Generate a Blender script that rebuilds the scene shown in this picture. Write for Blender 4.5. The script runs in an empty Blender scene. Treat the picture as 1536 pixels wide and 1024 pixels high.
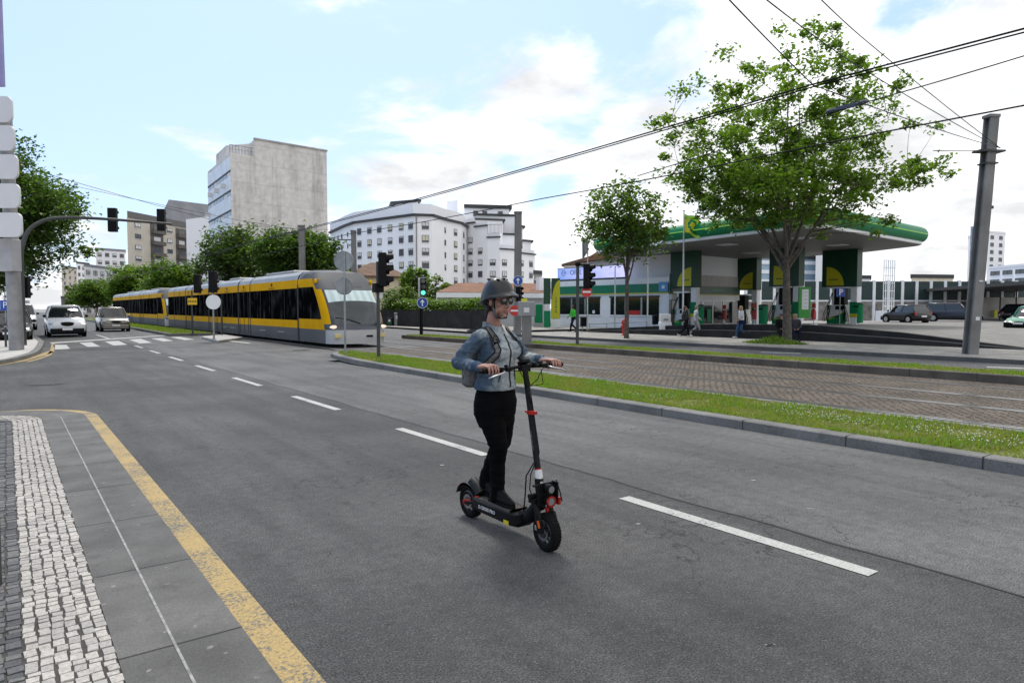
import bpy, math, random
from mathutils import Vector, Matrix, noise
R = math.radians
rnd = random.Random(7)
SC = bpy.context.scene
COL = SC.collection
# ---------------------------------------------------------------- survey of the place (camera station on the kerb)
FOC, EYE, PITCH, YAW = 1024., 1.68, math.atan(50 / 1024.), R(36.5)
def ray(x, y):
    r = (x - 768) / FOC; cy = (512 - y) / FOC
    f = math.cos(PITCH) + cy * math.sin(PITCH); z = -math.sin(PITCH) + cy * math.cos(PITCH)
    return Vector((r * math.cos(YAW) + f * math.sin(YAW), -r * math.sin(YAW) + f * math.cos(YAW), z)), f
def G(x, y, z=0.):
    d, f = ray(x, y); t = (z - EYE) / d.z
    return Vector((d.x * t, d.y * t, z))
def at(x, y, D):
    d, f = ray(x, y); t = D / f
    return Vector((d.x * t, d.y * t, EYE + d.z * t))
def atX(x, y, X):
    d, f = ray(x, y); t = X / d.x
    return Vector((X, d.y * t, EYE + d.z * t))
# ---------------------------------------------------------------- mesh builder
class MB:
    def __init__(s): s.v = []; s.f = []; s.m = []; s.k = 0
    def add(s, vs, fs, k=None):
        o = len(s.v); k = s.k if k is None else k
        s.v += [tuple(p) for p in vs]
        s.f += [tuple(i + o for i in f) for f in fs]; s.m += [k] * len(fs)
        return s
    def box(s, x0, x1, y0, y1, z0, z1, k=None, M=None):
        vs = [Vector((x, y, z)) for z in (z0, z1) for y in (y0, y1) for x in (x0, x1)]
        if M is not None: vs = [M @ p for p in vs]
        return s.add(vs, [(0, 2, 3, 1), (4, 5, 7, 6), (0, 1, 5, 4), (2, 6, 7, 3), (1, 3, 7, 5), (0, 4, 6, 2)], k)
    def obox(s, c, sx, sy, sz, rot=None, k=None):
        M = Matrix.Translation(Vector(c))
        if rot is not None: M = M @ (rot if isinstance(rot, Matrix) else Matrix.Rotation(rot, 4, 'Z'))
        return s.box(-sx / 2, sx / 2, -sy / 2, sy / 2, -sz / 2, sz / 2, k, M)
    def rings(s, rs, caps=True, closed=True, k=None):
        n = len(rs[0]); vs = [p for r in rs for p in r]; fs = []
        for i in range(len(rs) - 1):
            for j in range(n if closed else n - 1):
                a, b = i * n + j, i * n + (j + 1) % n
                fs.append((a, b, b + n, a + n))
        if caps and closed:
            fs.append(tuple(range(n - 1, -1, -1))); fs.append(tuple((len(rs) - 1) * n + j for j in range(n)))
        return s.add(vs, fs, k)
    def tube(s, pts, r, n=8, caps=True, k=None):
        pts = [Vector(p) for p in pts]; rs = r if isinstance(r, (list, tuple)) else [r] * len(pts)
        out = []; u = None
        for i, p in enumerate(pts):
            t = (pts[min(i + 1, len(pts) - 1)] - pts[max(i - 1, 0)])
            t = t.normalized() if t.length > 1e-9 else Vector((0, 0, 1))
            if u is None:
                u = t.cross(Vector((0, 0, 1)) if abs(t.z) < .9 else Vector((1, 0, 0))).normalized()
            else:
                u = (u - t * u.dot(t)).normalized()
            w = t.cross(u)
            out.append([p + (u * math.cos(2 * math.pi * j / n) + w * math.sin(2 * math.pi * j / n)) * rs[i] for j in range(n)])
        return s.rings(out, caps, True, k)
    def cyl(s, p0, p1, r0, r1=None, n=12, k=None): return s.tube([p0, p1], [r0, r0 if r1 is None else r1], n, True, k)
    def ell(s, c, r, n=12, m=8, M=None, k=None):
        c = Vector(c); r = (r, r, r) if not hasattr(r, '__len__') else r; rs = []
        for i in range(m + 1):
            a = -math.pi / 2 + math.pi * i / m; ca = max(math.cos(a), 1e-3)
            ring = []
            for j in range(n):
                p = Vector((r[0] * ca * math.cos(2 * math.pi * j / n), r[1] * ca * math.sin(2 * math.pi * j / n), r[2] * math.sin(a)))
                ring.append(c + (M @ p if M is not None else p))
            rs.append(ring)
        return s.rings(rs, True, True, k)
    def prism(s, poly, z0, z1, k=None):
        n = len(poly); ar = sum(poly[i][0] * poly[(i + 1) % n][1] - poly[(i + 1) % n][0] * poly[i][1] for i in range(n))
        if ar < 0: poly = list(reversed(poly))
        z0s = z0 if hasattr(z0, '__len__') else [z0] * n; z1s = z1 if hasattr(z1, '__len__') else [z1] * n
        vs = [(p[0], p[1], z0s[i]) for i, p in enumerate(poly)] + [(p[0], p[1], z1s[i]) for i, p in enumerate(poly)]
        return s.add(vs, [tuple(range(n - 1, -1, -1)), tuple(range(n, 2 * n))] + [(i, (i + 1) % n, n + (i + 1) % n, n + i) for i in range(n)], k)
    def poly(s, pts, k=None): return s.add(pts, [tuple(range(len(pts)))], k)
    def disc(s, c, nrm, r, n=24, k=None, r0=0., depth=0.):
        c = Vector(c); nrm = Vector(nrm).normalized(); u = nrm.cross(Vector((0, 0, 1)) if abs(nrm.z) < .9 else Vector((1, 0, 0))).normalized(); w = nrm.cross(u)
        ring = lambda q, o: [c + nrm * o + (u * math.cos(2 * math.pi * j / n) + w * math.sin(2 * math.pi * j / n)) * q for j in range(n)]
        if r0 == 0: return s.rings([ring(r, -depth), ring(r, 0)], True, True, k) if depth else s.poly(ring(r, 0), k)
        a = [ring(r0, -depth), ring(r, -depth), ring(r, 0), ring(r0, 0), ring(r0, -depth)] if depth else [ring(r, 0), ring(r0, 0)]
        return s.rings(a, False, True, k)
    def lathe(s, prof, c, axis='Z', n=20, k=None, caps=True):
        c = Vector(c); rs = []
        for r, h in prof:
            ring = []
            for j in range(n):
                a = 2 * math.pi * j / n; x, y = r * math.cos(a), r * math.sin(a)
                ring.append(c + (Vector((x, y, h)) if axis == 'Z' else Vector((h, x, y)) if axis == 'X' else Vector((y, h, x))))
            rs.append(ring)
        return s.rings(rs, caps, True, k)
    def text(s, txt, M, size=1., depth=.004, k=None, bold=0.):
        cu = bpy.data.curves.new('t', 'FONT'); cu.body = txt; cu.size = size; cu.align_x = 'CENTER'; cu.align_y = 'CENTER'; cu.extrude = depth; cu.offset = bold; cu.resolution_u = 3
        o = bpy.data.objects.new('t', cu); COL.objects.link(o); bpy.context.view_layer.update()
        me = o.evaluated_get(bpy.context.evaluated_depsgraph_get()).to_mesh()
        s.add([M @ v.co for v in me.vertices], [tuple(p.vertices) for p in me.polygons], k)
        bpy.data.objects.remove(o); bpy.data.curves.remove(cu); return s
    def build(s, name, mats, parent=None, world=True, smooth=None, bevel=0., seg=2):
        me = bpy.data.meshes.new(name); vs = s.v
        if parent is not None and world:
            iw = wmat(parent).inverted(); vs = [tuple(iw @ Vector(p)) for p in vs]
        me.from_pydata(vs, [], s.f)
        mats = mats if isinstance(mats, (list, tuple)) else [mats]
        for m in mats: me.materials.append(m)
        me.polygons.foreach_set('material_index', s.m)
        if smooth is not None:
            me.polygons.foreach_set('use_smooth', [True] * len(s.f))
            if smooth < 180: me.set_sharp_from_angle(angle=R(smooth))
        me.update(); o = bpy.data.objects.new(name, me); COL.objects.link(o)
        if parent is not None: o.parent = parent
        if bevel:
            b = o.modifiers.new('b', 'BEVEL'); b.width = bevel; b.segments = seg; b.limit_method = 'ANGLE'; b.angle_limit = R(40)
        return o
def bsplit(b, name, *a, **k):                                         # every loose piece of b becomes a part of its own
    n = len(b.v); p = list(range(n))
    def fd(i):
        while p[i] != i: p[i] = p[p[i]]; i = p[i]
        return i
    for f in b.f:
        for q in f[1:]: p[fd(q)] = fd(f[0])
    gr = {}
    for f, m in zip(b.f, b.m): gr.setdefault(fd(f[0]), []).append((f, m))
    out = []
    for fs in gr.values():
        c = MB(); ix = {}
        for f, m in fs:
            for q in f:
                if q not in ix: ix[q] = len(c.v); c.v.append(b.v[q])
            c.f.append(tuple(ix[q] for q in f)); c.m.append(m)
        out.append(c.build(name, *a, **k))
    return out
def wmat(o):
    m = Matrix.Translation(o.location) @ o.rotation_euler.to_matrix().to_4x4() @ Matrix.Diagonal((*o.scale, 1))
    return wmat(o.parent) @ m if o.parent else m
def tag(o, label=None, cat=None, group=None, kind=None):
    if label: o['label'] = label
    if cat: o['category'] = cat
    if group: o['group'] = group
    if kind: o['kind'] = kind
    return o
def thing(name, label, cat, loc=(0, 0, 0), rz=0., group=None):
    o = bpy.data.objects.new(name, None); COL.objects.link(o); o.location = loc; o.rotation_euler = (0, 0, rz); o.empty_display_size = .1
    return tag(o, label, cat, group)
def dup(root, loc, rz=0., label=None, group=None):
    def cp(o, par):
        c = o.copy(); COL.objects.link(c); c.parent = par
        for ch in [x for x in KIDS.get(o.name, [])]: cp(ch, c)
        return c
    KIDS.clear()
    for o in bpy.data.objects:
        if o.parent: KIDS.setdefault(o.parent.name, []).append(o)
    r = cp(root, None); r.location = loc; r.rotation_euler = (0, 0, rz)
    return tag(r, label, None, group)
KIDS = {}
# ---------------------------------------------------------------- materials
def M_(name, col, rough=.6, metal=0., var=.12, scale=2., bump=0., bscale=None, spec=.5, trans=0., coat=0., coords='Object', detail=4, streak=0.):
    m = bpy.data.materials.new(name); m.use_nodes = True; nt = m.node_tree; N = nt.nodes; L = nt.links; b = N['Principled BSDF']
    b.inputs['Roughness'].default_value = rough; b.inputs['Metallic'].default_value = metal; b.inputs['Specular IOR Level'].default_value = spec
    b.inputs['Coat Weight'].default_value = coat; b.inputs['Coat Roughness'].default_value = .05
    b.inputs['Base Color'].default_value = (*col, 1)
    if var or bump:
        tc = N.new('ShaderNodeTexCoord'); src = tc.outputs[coords]
        if var:
            nz = N.new('ShaderNodeTexNoise'); nz.inputs['Scale'].default_value = scale; nz.inputs['Detail'].default_value = detail; L.new(src, nz.inputs['Vector'])
            if streak:
                mp = N.new('ShaderNodeMapping'); mp.inputs['Scale'].default_value = (1, 1, streak); L.new(src, mp.inputs['Vector']); L.new(mp.outputs[0], nz.inputs['Vector'])
            rp = N.new('ShaderNodeMapRange'); rp.inputs[1].default_value = .3; rp.inputs[2].default_value = .7; rp.inputs[3].default_value = 1 - var; rp.inputs[4].default_value = 1 + var
            L.new(nz.outputs['Fac'], rp.inputs[0])
            mx = N.new('ShaderNodeMix'); mx.data_type = 'RGBA'; mx.blend_type = 'MULTIPLY'; mx.inputs[0].default_value = 1; mx.inputs[6].default_value = (*col, 1)
            L.new(rp.outputs[0], mx.inputs[7]); L.new(mx.outputs[2], b.inputs['Base Color'])
        if bump:
            n2 = N.new('ShaderNodeTexNoise'); n2.inputs['Scale'].default_value = bscale or scale * 8; n2.inputs['Detail'].default_value = 3; L.new(src, n2.inputs['Vector'])
            bp = N.new('ShaderNodeBump'); bp.inputs['Strength'].default_value = bump; bp.inputs['Distance'].default_value = .02
            L.new(n2.outputs['Fac'], bp.inputs['Height']); L.new(bp.outputs[0], b.inputs['Normal'])
    return m
class NT:
    def __init__(s, name, rough=.8):
        s.m = bpy.data.materials.new(name); s.m.use_nodes = True; s.nt = s.m.node_tree; s.N = s.nt.nodes; s.L = s.nt.links; s.b = s.N['Principled BSDF']
        s.b.inputs['Roughness'].default_value = rough; s.b.inputs['Specular IOR Level'].default_value = .2; s.pos = s.N.new('ShaderNodeNewGeometry').outputs['Position']
    def n(s, t, ins=None, **kw):
        x = s.N.new(t)
        for k, v in kw.items(): setattr(x, k, v)
        for k, v in (ins or {}).items():
            if hasattr(v, 'is_output'): s.L.new(v, x.inputs[k])
            else: x.inputs[k].default_value = v
        return x
    def noise(s, scale, detail=4, vec=None, rough=.5): return s.n('ShaderNodeTexNoise', {'Scale': scale, 'Detail': detail, 'Roughness': rough, 'Vector': vec or s.pos}).outputs['Fac']
    def rng(s, v, a, b, c, d): return s.n('ShaderNodeMapRange', {0: v, 1: a, 2: b, 3: c, 4: d}).outputs[0]
    def mix(s, f, a, b, mode='MIX'):
        x = s.n('ShaderNodeMix', data_type='RGBA', blend_type=mode)
        for k, v in ((0, f), (6, a), (7, b)):
            if hasattr(v, 'is_output'): s.L.new(v, x.inputs[k])
            else: x.inputs[k].default_value = v if k == 0 else (*v, 1) if len(v) == 3 else v
        return x.outputs[2]
    def math(s, op, a, b=0.): return s.n('ShaderNodeMath', {0: a, 1: b}, operation=op).outputs[0]
    def sep(s): return s.n('ShaderNodeSeparateXYZ', {0: s.pos}).outputs
    def map(s, rot=0., scale=(1, 1, 1), loc=(0, 0, 0)): return s.n('ShaderNodeMapping', {'Vector': s.pos, 'Rotation': (0, 0, rot), 'Scale': scale, 'Location': loc}).outputs[0]
    def bump(s, h, st=.5, dist=.01):
        x = s.n('ShaderNodeBump', {'Strength': st, 'Distance': dist, 'Height': h}); s.L.new(x.outputs[0], s.b.inputs['Normal'])
    def col(s, c): s.L.new(c, s.b.inputs['Base Color'])
def asphalt(name, base, dark, speck=.5):
    t = NT(name, .75); p = t.sep()
    big = t.noise(.35, 5); st = t.noise(1.2, 4, t.map(0, (2.2, .25, 1)))
    c = t.mix(t.rng(big, .36, .64, 0, 1), base, dark); c = t.mix(t.rng(st, .42, .68, 0, .5), c, tuple(x * .6 for x in dark))
    fine = t.noise(95, 2, rough=.7); vor = t.n('ShaderNodeTexVoronoi', {'Scale': 110., 'Vector': t.pos}).outputs['Color']
    c = t.mix(1., c, t.rng(fine, .32, .70, .25, 1.8), 'MULTIPLY'); mid = t.noise(11, 5, rough=.65); c = t.mix(1., c, t.rng(mid, .3, .7, .78, 1.2), 'MULTIPLY'); c = t.mix(t.rng(t.noise(.8, 6, rough=.7), .60, .70, 0, .35), c, (.02, .02, .02)); c = t.mix(t.rng(t.n('ShaderNodeSeparateColor', {0: vor}).outputs[0], .90, .97, 0, speck * .6), c, (.2, .2, .19))
    ck = t.n('ShaderNodeTexVoronoi', {'Scale': .9, 'Vector': t.n('ShaderNodeVectorMath', {0: t.pos, 1: t.n('ShaderNodeTexNoise', {'Scale': 3., 'Detail': 5., 'Vector': t.pos}).outputs['Color']}, operation='ADD').outputs[0]}, feature='DISTANCE_TO_EDGE').outputs['Distance']
    cm = t.math('MULTIPLY', t.rng(ck, .004, .012, 1, 0), t.rng(t.noise(.5, 3),   .46, .58, 0, .65)); c = t.mix(cm, c, (.012, .012, .012))
    t.col(c); t.bump(fine, .9, .012); t.b.inputs['Specular IOR Level'].default_value = .22; return t.m
def setts(name, c1, c2, joint, w, h, rot, off=.5, mortar=.012, distort=.03, bump=1., jig=2.5):
    t = NT(name, .8); v = t.map(rot)
    d = t.n('ShaderNodeTexNoise', {'Scale': jig, 'Detail': 3., 'Vector': v}).outputs['Color']
    dv = t.n('ShaderNodeVectorMath', {0: d, 1: (distort,) * 3}, operation='MULTIPLY').outputs[0]
    v2 = t.n('ShaderNodeVectorMath', {0: v, 1: dv}, operation='ADD').outputs[0]
    br = t.n('ShaderNodeTexBrick', {'Vector': v2, 'Color1': (*c1, 1), 'Color2': (*c2, 1), 'Mortar': (*joint, 1), 'Scale': 1., 'Mortar Size': mortar, 'Mortar Smooth': .35, 'Bias': 0., 'Brick Width': w, 'Row Height': h}, offset=off)
    c = t.mix(1., br.outputs['Color'], t.rng(t.noise(1.1, 4), .3, .7, .72, 1.2), 'MULTIPLY'); c = t.mix(1., c, t.rng(t.noise(60, 2), .3, .7, .8, 1.15), 'MULTIPLY')
    t.col(c); t.bump(t.rng(br.outputs['Fac'], 0, 1, 1, 0), bump, .02); return t.m
def stone(name, base, var=.2, fine=80, joint=None, axis=1):
    t = NT(name, .75); c = t.mix(1., t.mix(0., base, base), t.rng(t.noise(1.3, 5), .3, .7, 1 - var, 1 + var), 'MULTIPLY')
    f = t.noise(fine, 2, rough=.7); c = t.mix(1., c, t.rng(f, .3, .7, .75, 1.25), 'MULTIPLY'); c = t.mix(t.rng(t.noise(5, 6), .58, .75, 0, .5), c, tuple(x * .45 for x in base))
    t.col(c); t.bump(f, .4, .006); return t.m
def paint(name, base, under, wear=.5):
    t = NT(name, .6); f = t.noise(48, 6, rough=.8); g = t.noise(2.5, 4)
    w = t.math('ADD', f, t.rng(g, .3, .7, -.08, .08)); c = t.mix(t.rng(w, wear, wear + .09, 0, 1), base, under)
    c = t.mix(1., c, t.rng(t.noise(70, 2), .3, .7, .82, 1.12), 'MULTIPLY'); t.col(c); t.bump(t.noise(95, 2), .5, .01); return t.m
def leafmat(name, c1, c2, tr=.5):
    m = bpy.data.materials.new(name); m.use_nodes = True; nt = m.node_tree; N = nt.nodes; L = nt.links; N.remove(N['Principled BSDF'])
    g = N.new('ShaderNodeNewGeometry'); mx = N.new('ShaderNodeMix'); mx.data_type = 'RGBA'; mx.inputs[6].default_value = (*c1, 1); mx.inputs[7].default_value = (*c2, 1); L.new(g.outputs['Random Per Island'], mx.inputs[0])
    d = N.new('ShaderNodeBsdfPrincipled'); d.inputs['Roughness'].default_value = .45; d.inputs['Specular IOR Level'].default_value = .3; L.new(mx.outputs[2], d.inputs['Base Color'])
    t = N.new('ShaderNodeBsdfTranslucent'); br = N.new('ShaderNodeMix'); br.data_type = 'RGBA'; br.blend_type = 'MULTIPLY'; br.inputs[0].default_value = 1; br.inputs[7].default_value = (1.6, 1.9, .6, 1); L.new(mx.outputs[2], br.inputs[6]); L.new(br.outputs[2], t.inputs['Color'])
    s = N.new('ShaderNodeMixShader'); s.inputs[0].default_value = tr; L.new(d.outputs[0], s.inputs[1]); L.new(t.outputs[0], s.inputs[2]); L.new(s.outputs[0], N['Material Output'].inputs['Surface']); return m
def emit(name, col, st=1.):
    m = bpy.data.materials.new(name); m.use_nodes = True; b = m.node_tree.nodes['Principled BSDF']; b.inputs['Base Color'].default_value = (0.01, .01, .01, 1)
    b.inputs['Emission Color'].default_value = (*col, 1); b.inputs['Emission Strength'].default_value = st; return m
m_black = M_('black_plastic', (.007, .007, .0075), .5, var=.2, spec=.12); m_rubber = M_('rubber', (.010, .010, .010), .85, var=.3, scale=20, spec=.08)
m_steel = M_('galvanised_steel', (.30, .31, .31), .5, .6, var=.25, scale=3, bump=.1); m_grey = M_('grey_paint', (.19, .195, .2), .5, var=.2, scale=2, bump=.05)
m_pole = M_('concrete_grey_pole_paint', (.17, .165, .16), .7, var=.25, scale=1.5, bump=.1); m_dpole = M_('dark_pole_paint', (.06, .064, .064), .5, var=.2, spec=.25)
m_white = M_('white_paint', (.78, .79, .8), .4, var=.05); m_glass = M_('dark_glass', (.012, .015, .018), .06, var=0, spec=.9)
m_bglass = M_('window_glass', (.03, .037, .045), .08, var=.3, scale=.5, spec=.8); m_chrome = M_('chrome', (.6, .6, .6), .15, 1., var=0)
m_alu = M_('aluminium', (.5, .5, .5), .35, .9, var=.1); m_red = M_('red_paint', (.5, .025, .02), .4, var=.1); m_blue = M_('sign_blue', (.01, .06, .35), .4, var=.05)
m_wood = M_('bark', (.085, .07, .055), .9, var=.45, scale=6, bump=.8, bscale=14)
m_concrete = M_('concrete', (.36, .35, .33), .85, var=.2, scale=.8, bump=.2, bscale=30)
# ================================================================ SETTING
def struct(o, kind='structure'): return tag(o, kind=kind)
m_as1 = asphalt('asphalt', (.098, .097, .0965), (.052, .052, .0525)); m_as2 = asphalt('asphalt_old', (.142, .141, .14), (.09, .09, .09), .35)
m_ground = stone('ground_concrete', (.25, .245, .235), .2, 30)
struct(MB().poly([(-900, -300, -.06), (1500, -300, -.06), (1500, 1500, -.06), (-900, 1500, -.06)]).build('ground', m_ground))
SEAM = 4.72
def seam(y): return SEAM + .07 * noise.noise(Vector((0, y * .9, 3))) + .03 * noise.noise(Vector((0, y * 5, 9)))
ys = [-30 + .25 * i for i in range(int(90 / .25))] + [60, 120, 420]
b = MB()
for i in range(len(ys) - 1): b.poly([(-.2 if ys[i] < 13 else -60, ys[i], 0), (seam(ys[i]), ys[i], 0), (seam(ys[i + 1]), ys[i + 1], 0), (-.2 if ys[i] < 13 else -60, ys[i + 1], 0)])
struct(b.build('road', m_as1)); b = MB()
for i in range(len(ys) - 1): b.poly([(seam(ys[i]), ys[i], 0), (8.2 if ys[i] < 21 else 10.6, ys[i], 0), (8.2 if ys[i] < 21 else 10.6, ys[i + 1], 0), (seam(ys[i + 1]), ys[i + 1], 0)])
struct(b.build('road', m_as2))
b = MB()                                                             # tar seam and its crack
for i in range(len(ys) - 4):
    w = lambda y: .010 + .016 * max(0, noise.noise(Vector((4, y * 1.7, 0)))) + .012 * abs(noise.noise(Vector((2, y * 6, 0))))
    a, c = ys[i], ys[i + 1]; b.poly([(seam(a) - w(a), a, .004), (seam(a) + w(a), a, .004), (seam(c) + w(c), c, .004), (seam(c) - w(c), c, .004)])
struct(b.build('road_seam', M_('tar', (.014, .014, .014), .7, var=.3)))
m_as3 = asphalt('asphalt_far', (.14, .14, .142), (.105, .105, .107), .2)
b = MB(); b.poly([(10.4, 26, .0), (19.6, 26, .0), (19.6, 46, 0), (10.4, 46, 0)]); b.poly([(19.3, -30, .002), (24.4, -30, .002), (24.4, 34, .002), (19.3, 34, .002)]); b.poly([(19.6, 34, .002), (24.4, 34, .002), (27.2, 60, .002), (19.6, 420, .002)])
b.poly([(24.4, 34.2, .003), (60, 34.2, .003), (60, 37.8, .003), (24.4, 37.8, .003)])
struct(b.build('road', m_as3))
m_setts = setts('granite_setts', (.185, .15, .118), (.125, .105, .087), (.035, .028, .022), .17, .11, R(90), mortar=.02, distort=.16, bump=.9, jig=3.5)
struct(MB().poly([(10.3, -30, .006), (18.2, -30, .006), (18.2, 26, .006), (10.3, 26, .006)]).build('tram_bed', m_setts))
struct(MB().poly([(10.3, 46, .006), (18.2, 46, .006), (18.2, 300, .006), (10.3, 300, .006)]).build('tram_bed', m_setts))
m_rail = M_('rail_steel', (.42, .41, .4), .25, 1., var=.3, scale=4); m_groove = M_('rail_groove', (.03, .028, .026), .7)
b = MB()
for x in (11.3, 13.2, 14.85, 16.75):
    for dx, w, z, k in ((0, .20, .0085, 2), (0, .035, .0105, 0), (.075, .03, .0095, 1), (-.06, .022, .0095, 1), (.125, .016, .0105, 0)): b.poly([(x + dx - w, -30, z), (x + dx + w, -30, z), (x + dx + w, 140, z), (x + dx - w, 140, z)], k)
struct(b.build('tram_rail', [m_rail, m_groove, stone('rail_bed', (.075, .07, .065), .35, 25)]))
# painted marks
m_mark = paint('road_paint_white', (.42, .42, .40), (.12, .12, .12), .545); m_yel = paint('road_paint_yellow', (.38, .27, .105), (.11, .11, .1), .5)
b = MB()
for i in range(-3, 8):
    y = 2.05 + 4.335 * i; x = 4.36 + .012 * max(0, y - 14); b.poly([(x - .065, y, .005), (x + .065, y, .005), (x + .065, y + 2.17, .005), (x - .065, y + 2.17, .005)])
for q in ([(79.5, 517), (100, 517), (105, 523), (83, 524)], [(119, 514), (137.5, 513), (150, 519.5), (131.5, 520)], [(157, 512), (178, 511), (191, 516.7), (170, 518)], [(193, 509), (211.6, 508), (228, 513.7), (209.5, 515)], [(226.7, 507.5), (243, 506.6), (260, 511), (245, 512)], [(255.6, 505.5), (271, 505), (292, 509), (277, 510)]):
    b.poly([G(x, y, .005) for x, y in reversed(q)])
b.poly([G(x, y, .005) for x, y in ((74, 513.6), (250, 502.2), (253, 503), (78, 515))]); b.poly([G(x, y, .005) for x, y in ((143, 502), (147, 502), (166, 507.4), (160, 507.4))])
for q in ([(300, 507), (372, 515), (376, 514), (305, 506)], [(1140, 528.5), (1200, 530.5), (1202, 529.5), (1142, 527.6)], [(1480, 551), (1536, 553), (1536, 551.6), (1480, 549.6)]): b.poly([G(x, y, .006) for x, y in q])
struct(b.build('road_marking', m_mark))
b = MB()                                                             # far road lane line
# near pavement (left): slabs with a rounded street corner
KX, CY, RAD = .945, 12.45, 1.3
def corner(off): r = max(RAD - off, .5); return r, KX - off - r, CY + RAD - off - r   # radius and centre of the street corner
def edge(off, y0=-25, far=-45):                                       # polyline parallel to the kerb, off metres inside it
    r, cx, cy = corner(off); pts = [(KX - off, y0 + (cy - y0) * i / 24) for i in range(25)]
    pts += [(cx + r * math.cos(R(7.5 * i)), cy + r * math.sin(R(7.5 * i))) for i in range(1, 13)]
    pts.append((far, cy + r)); return pts
def band(o0, o1, z, m, name, k='structure'):
    A, B = edge(o0), edge(o1); b = MB()
    for i in range(len(A) - 1): b.poly([(*B[i], z), (*A[i], z), (*A[i + 1], z), (*B[i + 1], z)])
    o = b.build(name, m); return struct(o, k)
PZ = .012
t = NT('kerb_slab', .75); p = t.sep()
slab = t.n('ShaderNodeTexBrick', {'Vector': t.map(0, (1, 1, 1), (.27, 0, 0)), 'Color1': (.120, .117, .112, 1), 'Color2': (.098, .096, .092, 1), 'Mortar': (.03, .03, .03, 1), 'Scale': 1., 'Mortar Size': .009, 'Mortar Smooth': .1, 'Brick Width': 5., 'Row Height': 1.22}, offset=.37)
c = t.mix(1., slab.outputs['Color'], t.rng(t.noise(2.2, 6), .3, .7, .7, 1.25), 'MULTIPLY'); f = t.noise(110, 2, rough=.7); c = t.mix(1., c, t.rng(f, .3, .7, .75, 1.25), 'MULTIPLY'); c = t.mix(t.rng(t.noise(6, 6), .6, .72, 0, .45), c, (.05, .05, .048))
c = t.mix(t.rng(t.noise(14, 5), .68, .74, 0, .5), c, (.3, .3, .29)); t.col(c); t.bump(f, .4, .005); m_slab = t.m
band(0, .312, PZ, m_slab, 'kerb'); band(.312, .325, PZ + .002, M_('kerb_joint', (.24, .24, .235), .8, var=.4, scale=20), 'kerb_joint'); band(.325, .565, PZ, m_slab, 'pavement')
A = edge(0); b = MB()
for i in range(len(A) - 1): b.poly([(*A[i + 1], -.02), (*A[i + 1], PZ), (*A[i], PZ), (*A[i], -.02)])
struct(b.build('kerb', m_slab))
# the white and dark stone bands, every sett a stone of its own height
def cobbles(o0, o1, rows, name, cols, jm, y0, y1, seed):
    rr = random.Random(seed); band(o0, o1, PZ - .007, jm, 'paving_joint'); b = MB(); w = (o1 - o0) / rows
    A = edge(0)
    def place(s, off):                                                # s metres along from y0 at the offset
        r, cx, cy = corner(off)
        if s < cy - y0: return Vector((KX - off, y0 + s, 0)), Vector((0, 1, 0))
        s -= cy - y0
        if s < r * math.pi / 2: a = s / r; return Vector((cx + r * math.cos(a), cy + r * math.sin(a), 0)), Vector((-math.sin(a), math.cos(a), 0))
        return Vector((cx - s + r * math.pi / 2, cy + r, 0)), Vector((-1, 0, 0))
    for q in range(rows):
        s = rr.random() * .05; end = CY - y0 + y1
        while s < end:
            ln = rr.uniform(.036, .092); off = o0 + w * (q + .5) + rr.uniform(-.007, .007); c, d = place(s + ln / 2, off); n_ = Vector((d.y, -d.x, 0))
            hw, hl = w / 2 - rr.uniform(.002, .0048), ln / 2 - rr.uniform(.0015, .0035); a = rr.uniform(-.08, .08); d2 = d * math.cos(a) + n_ * math.sin(a); n2 = Vector((d2.y, -d2.x, 0)); z = PZ + rr.uniform(-.003, .004)
            top = [c + d2 * (sx * hl * rr.uniform(.82, .98)) + n2 * (sy * hw * rr.uniform(.85, .98)) for sx, sy in ((-1, -1), (-1, 1), (1, 1), (1, -1))]; bot = [c + d2 * (sx * hl) + n2 * (sy * hw) for sx, sy in ((-1, -1), (-1, 1), (1, 1), (1, -1))]
            b.add([(p.x, p.y, z) for p in top] + [(p.x, p.y, PZ - .02) for p in bot], [(3, 2, 1, 0), (0, 1, 5, 4), (1, 2, 6, 5), (2, 3, 7, 6), (3, 0, 4, 7)], rr.randrange(len(cols))); s += ln
    return struct(b.build(name, cols))
jm = stone('paving_dust', (.055, .052, .047), .3)
wc = [stone('white_sett%d' % i, c, .1, 60) for i, c in enumerate(((.36, .34, .315), (.32, .305, .285), (.40, .375, .345)))]
dc = [stone('dark_sett%d' % i, c, .2, 60) for i, c in enumerate(((.10, .10, .105), (.075, .076, .08), (.13, .128, .125)))]
cobbles(.565, .925, 6, 'pavement', wc, jm, 2.6, 9, 3); cobbles(.925, 1.36, 6, 'pavement', dc, jm, 2.6, 8, 4); cobbles(1.36, 1.8, 7, 'pavement', wc, jm, 2.6, 5, 5)
struct(MB().poly([(-45, -25, PZ - .016), (KX - 1.8, -25, PZ - .016), (KX - 1.8, CY - .7, PZ - .016), (-45, CY - .7, PZ - .016)]).build('pavement', setts('pavement_setts', (.4, .38, .36), (.3, .29, .28), (.1, .095, .09), .09, .07, 0)))
# yellow line along the kerb, tapering out round the corner
A, B = edge(0), edge(-.16); b = MB(); n = len(A)
for i in range(n - 2):
    f = lambda j: 1 if j < 33 else max(.1, 1 - (j - 32) / 6.)
    P = lambda j: Vector(A[j]) + (Vector(B[j]) - Vector(A[j])) * f(j); b.poly([(*A[i], .005), (*P(i), .005), (*P(i + 1), .005), (*A[i + 1], .005)])
struct(b.build('road_marking', m_yel))
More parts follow.
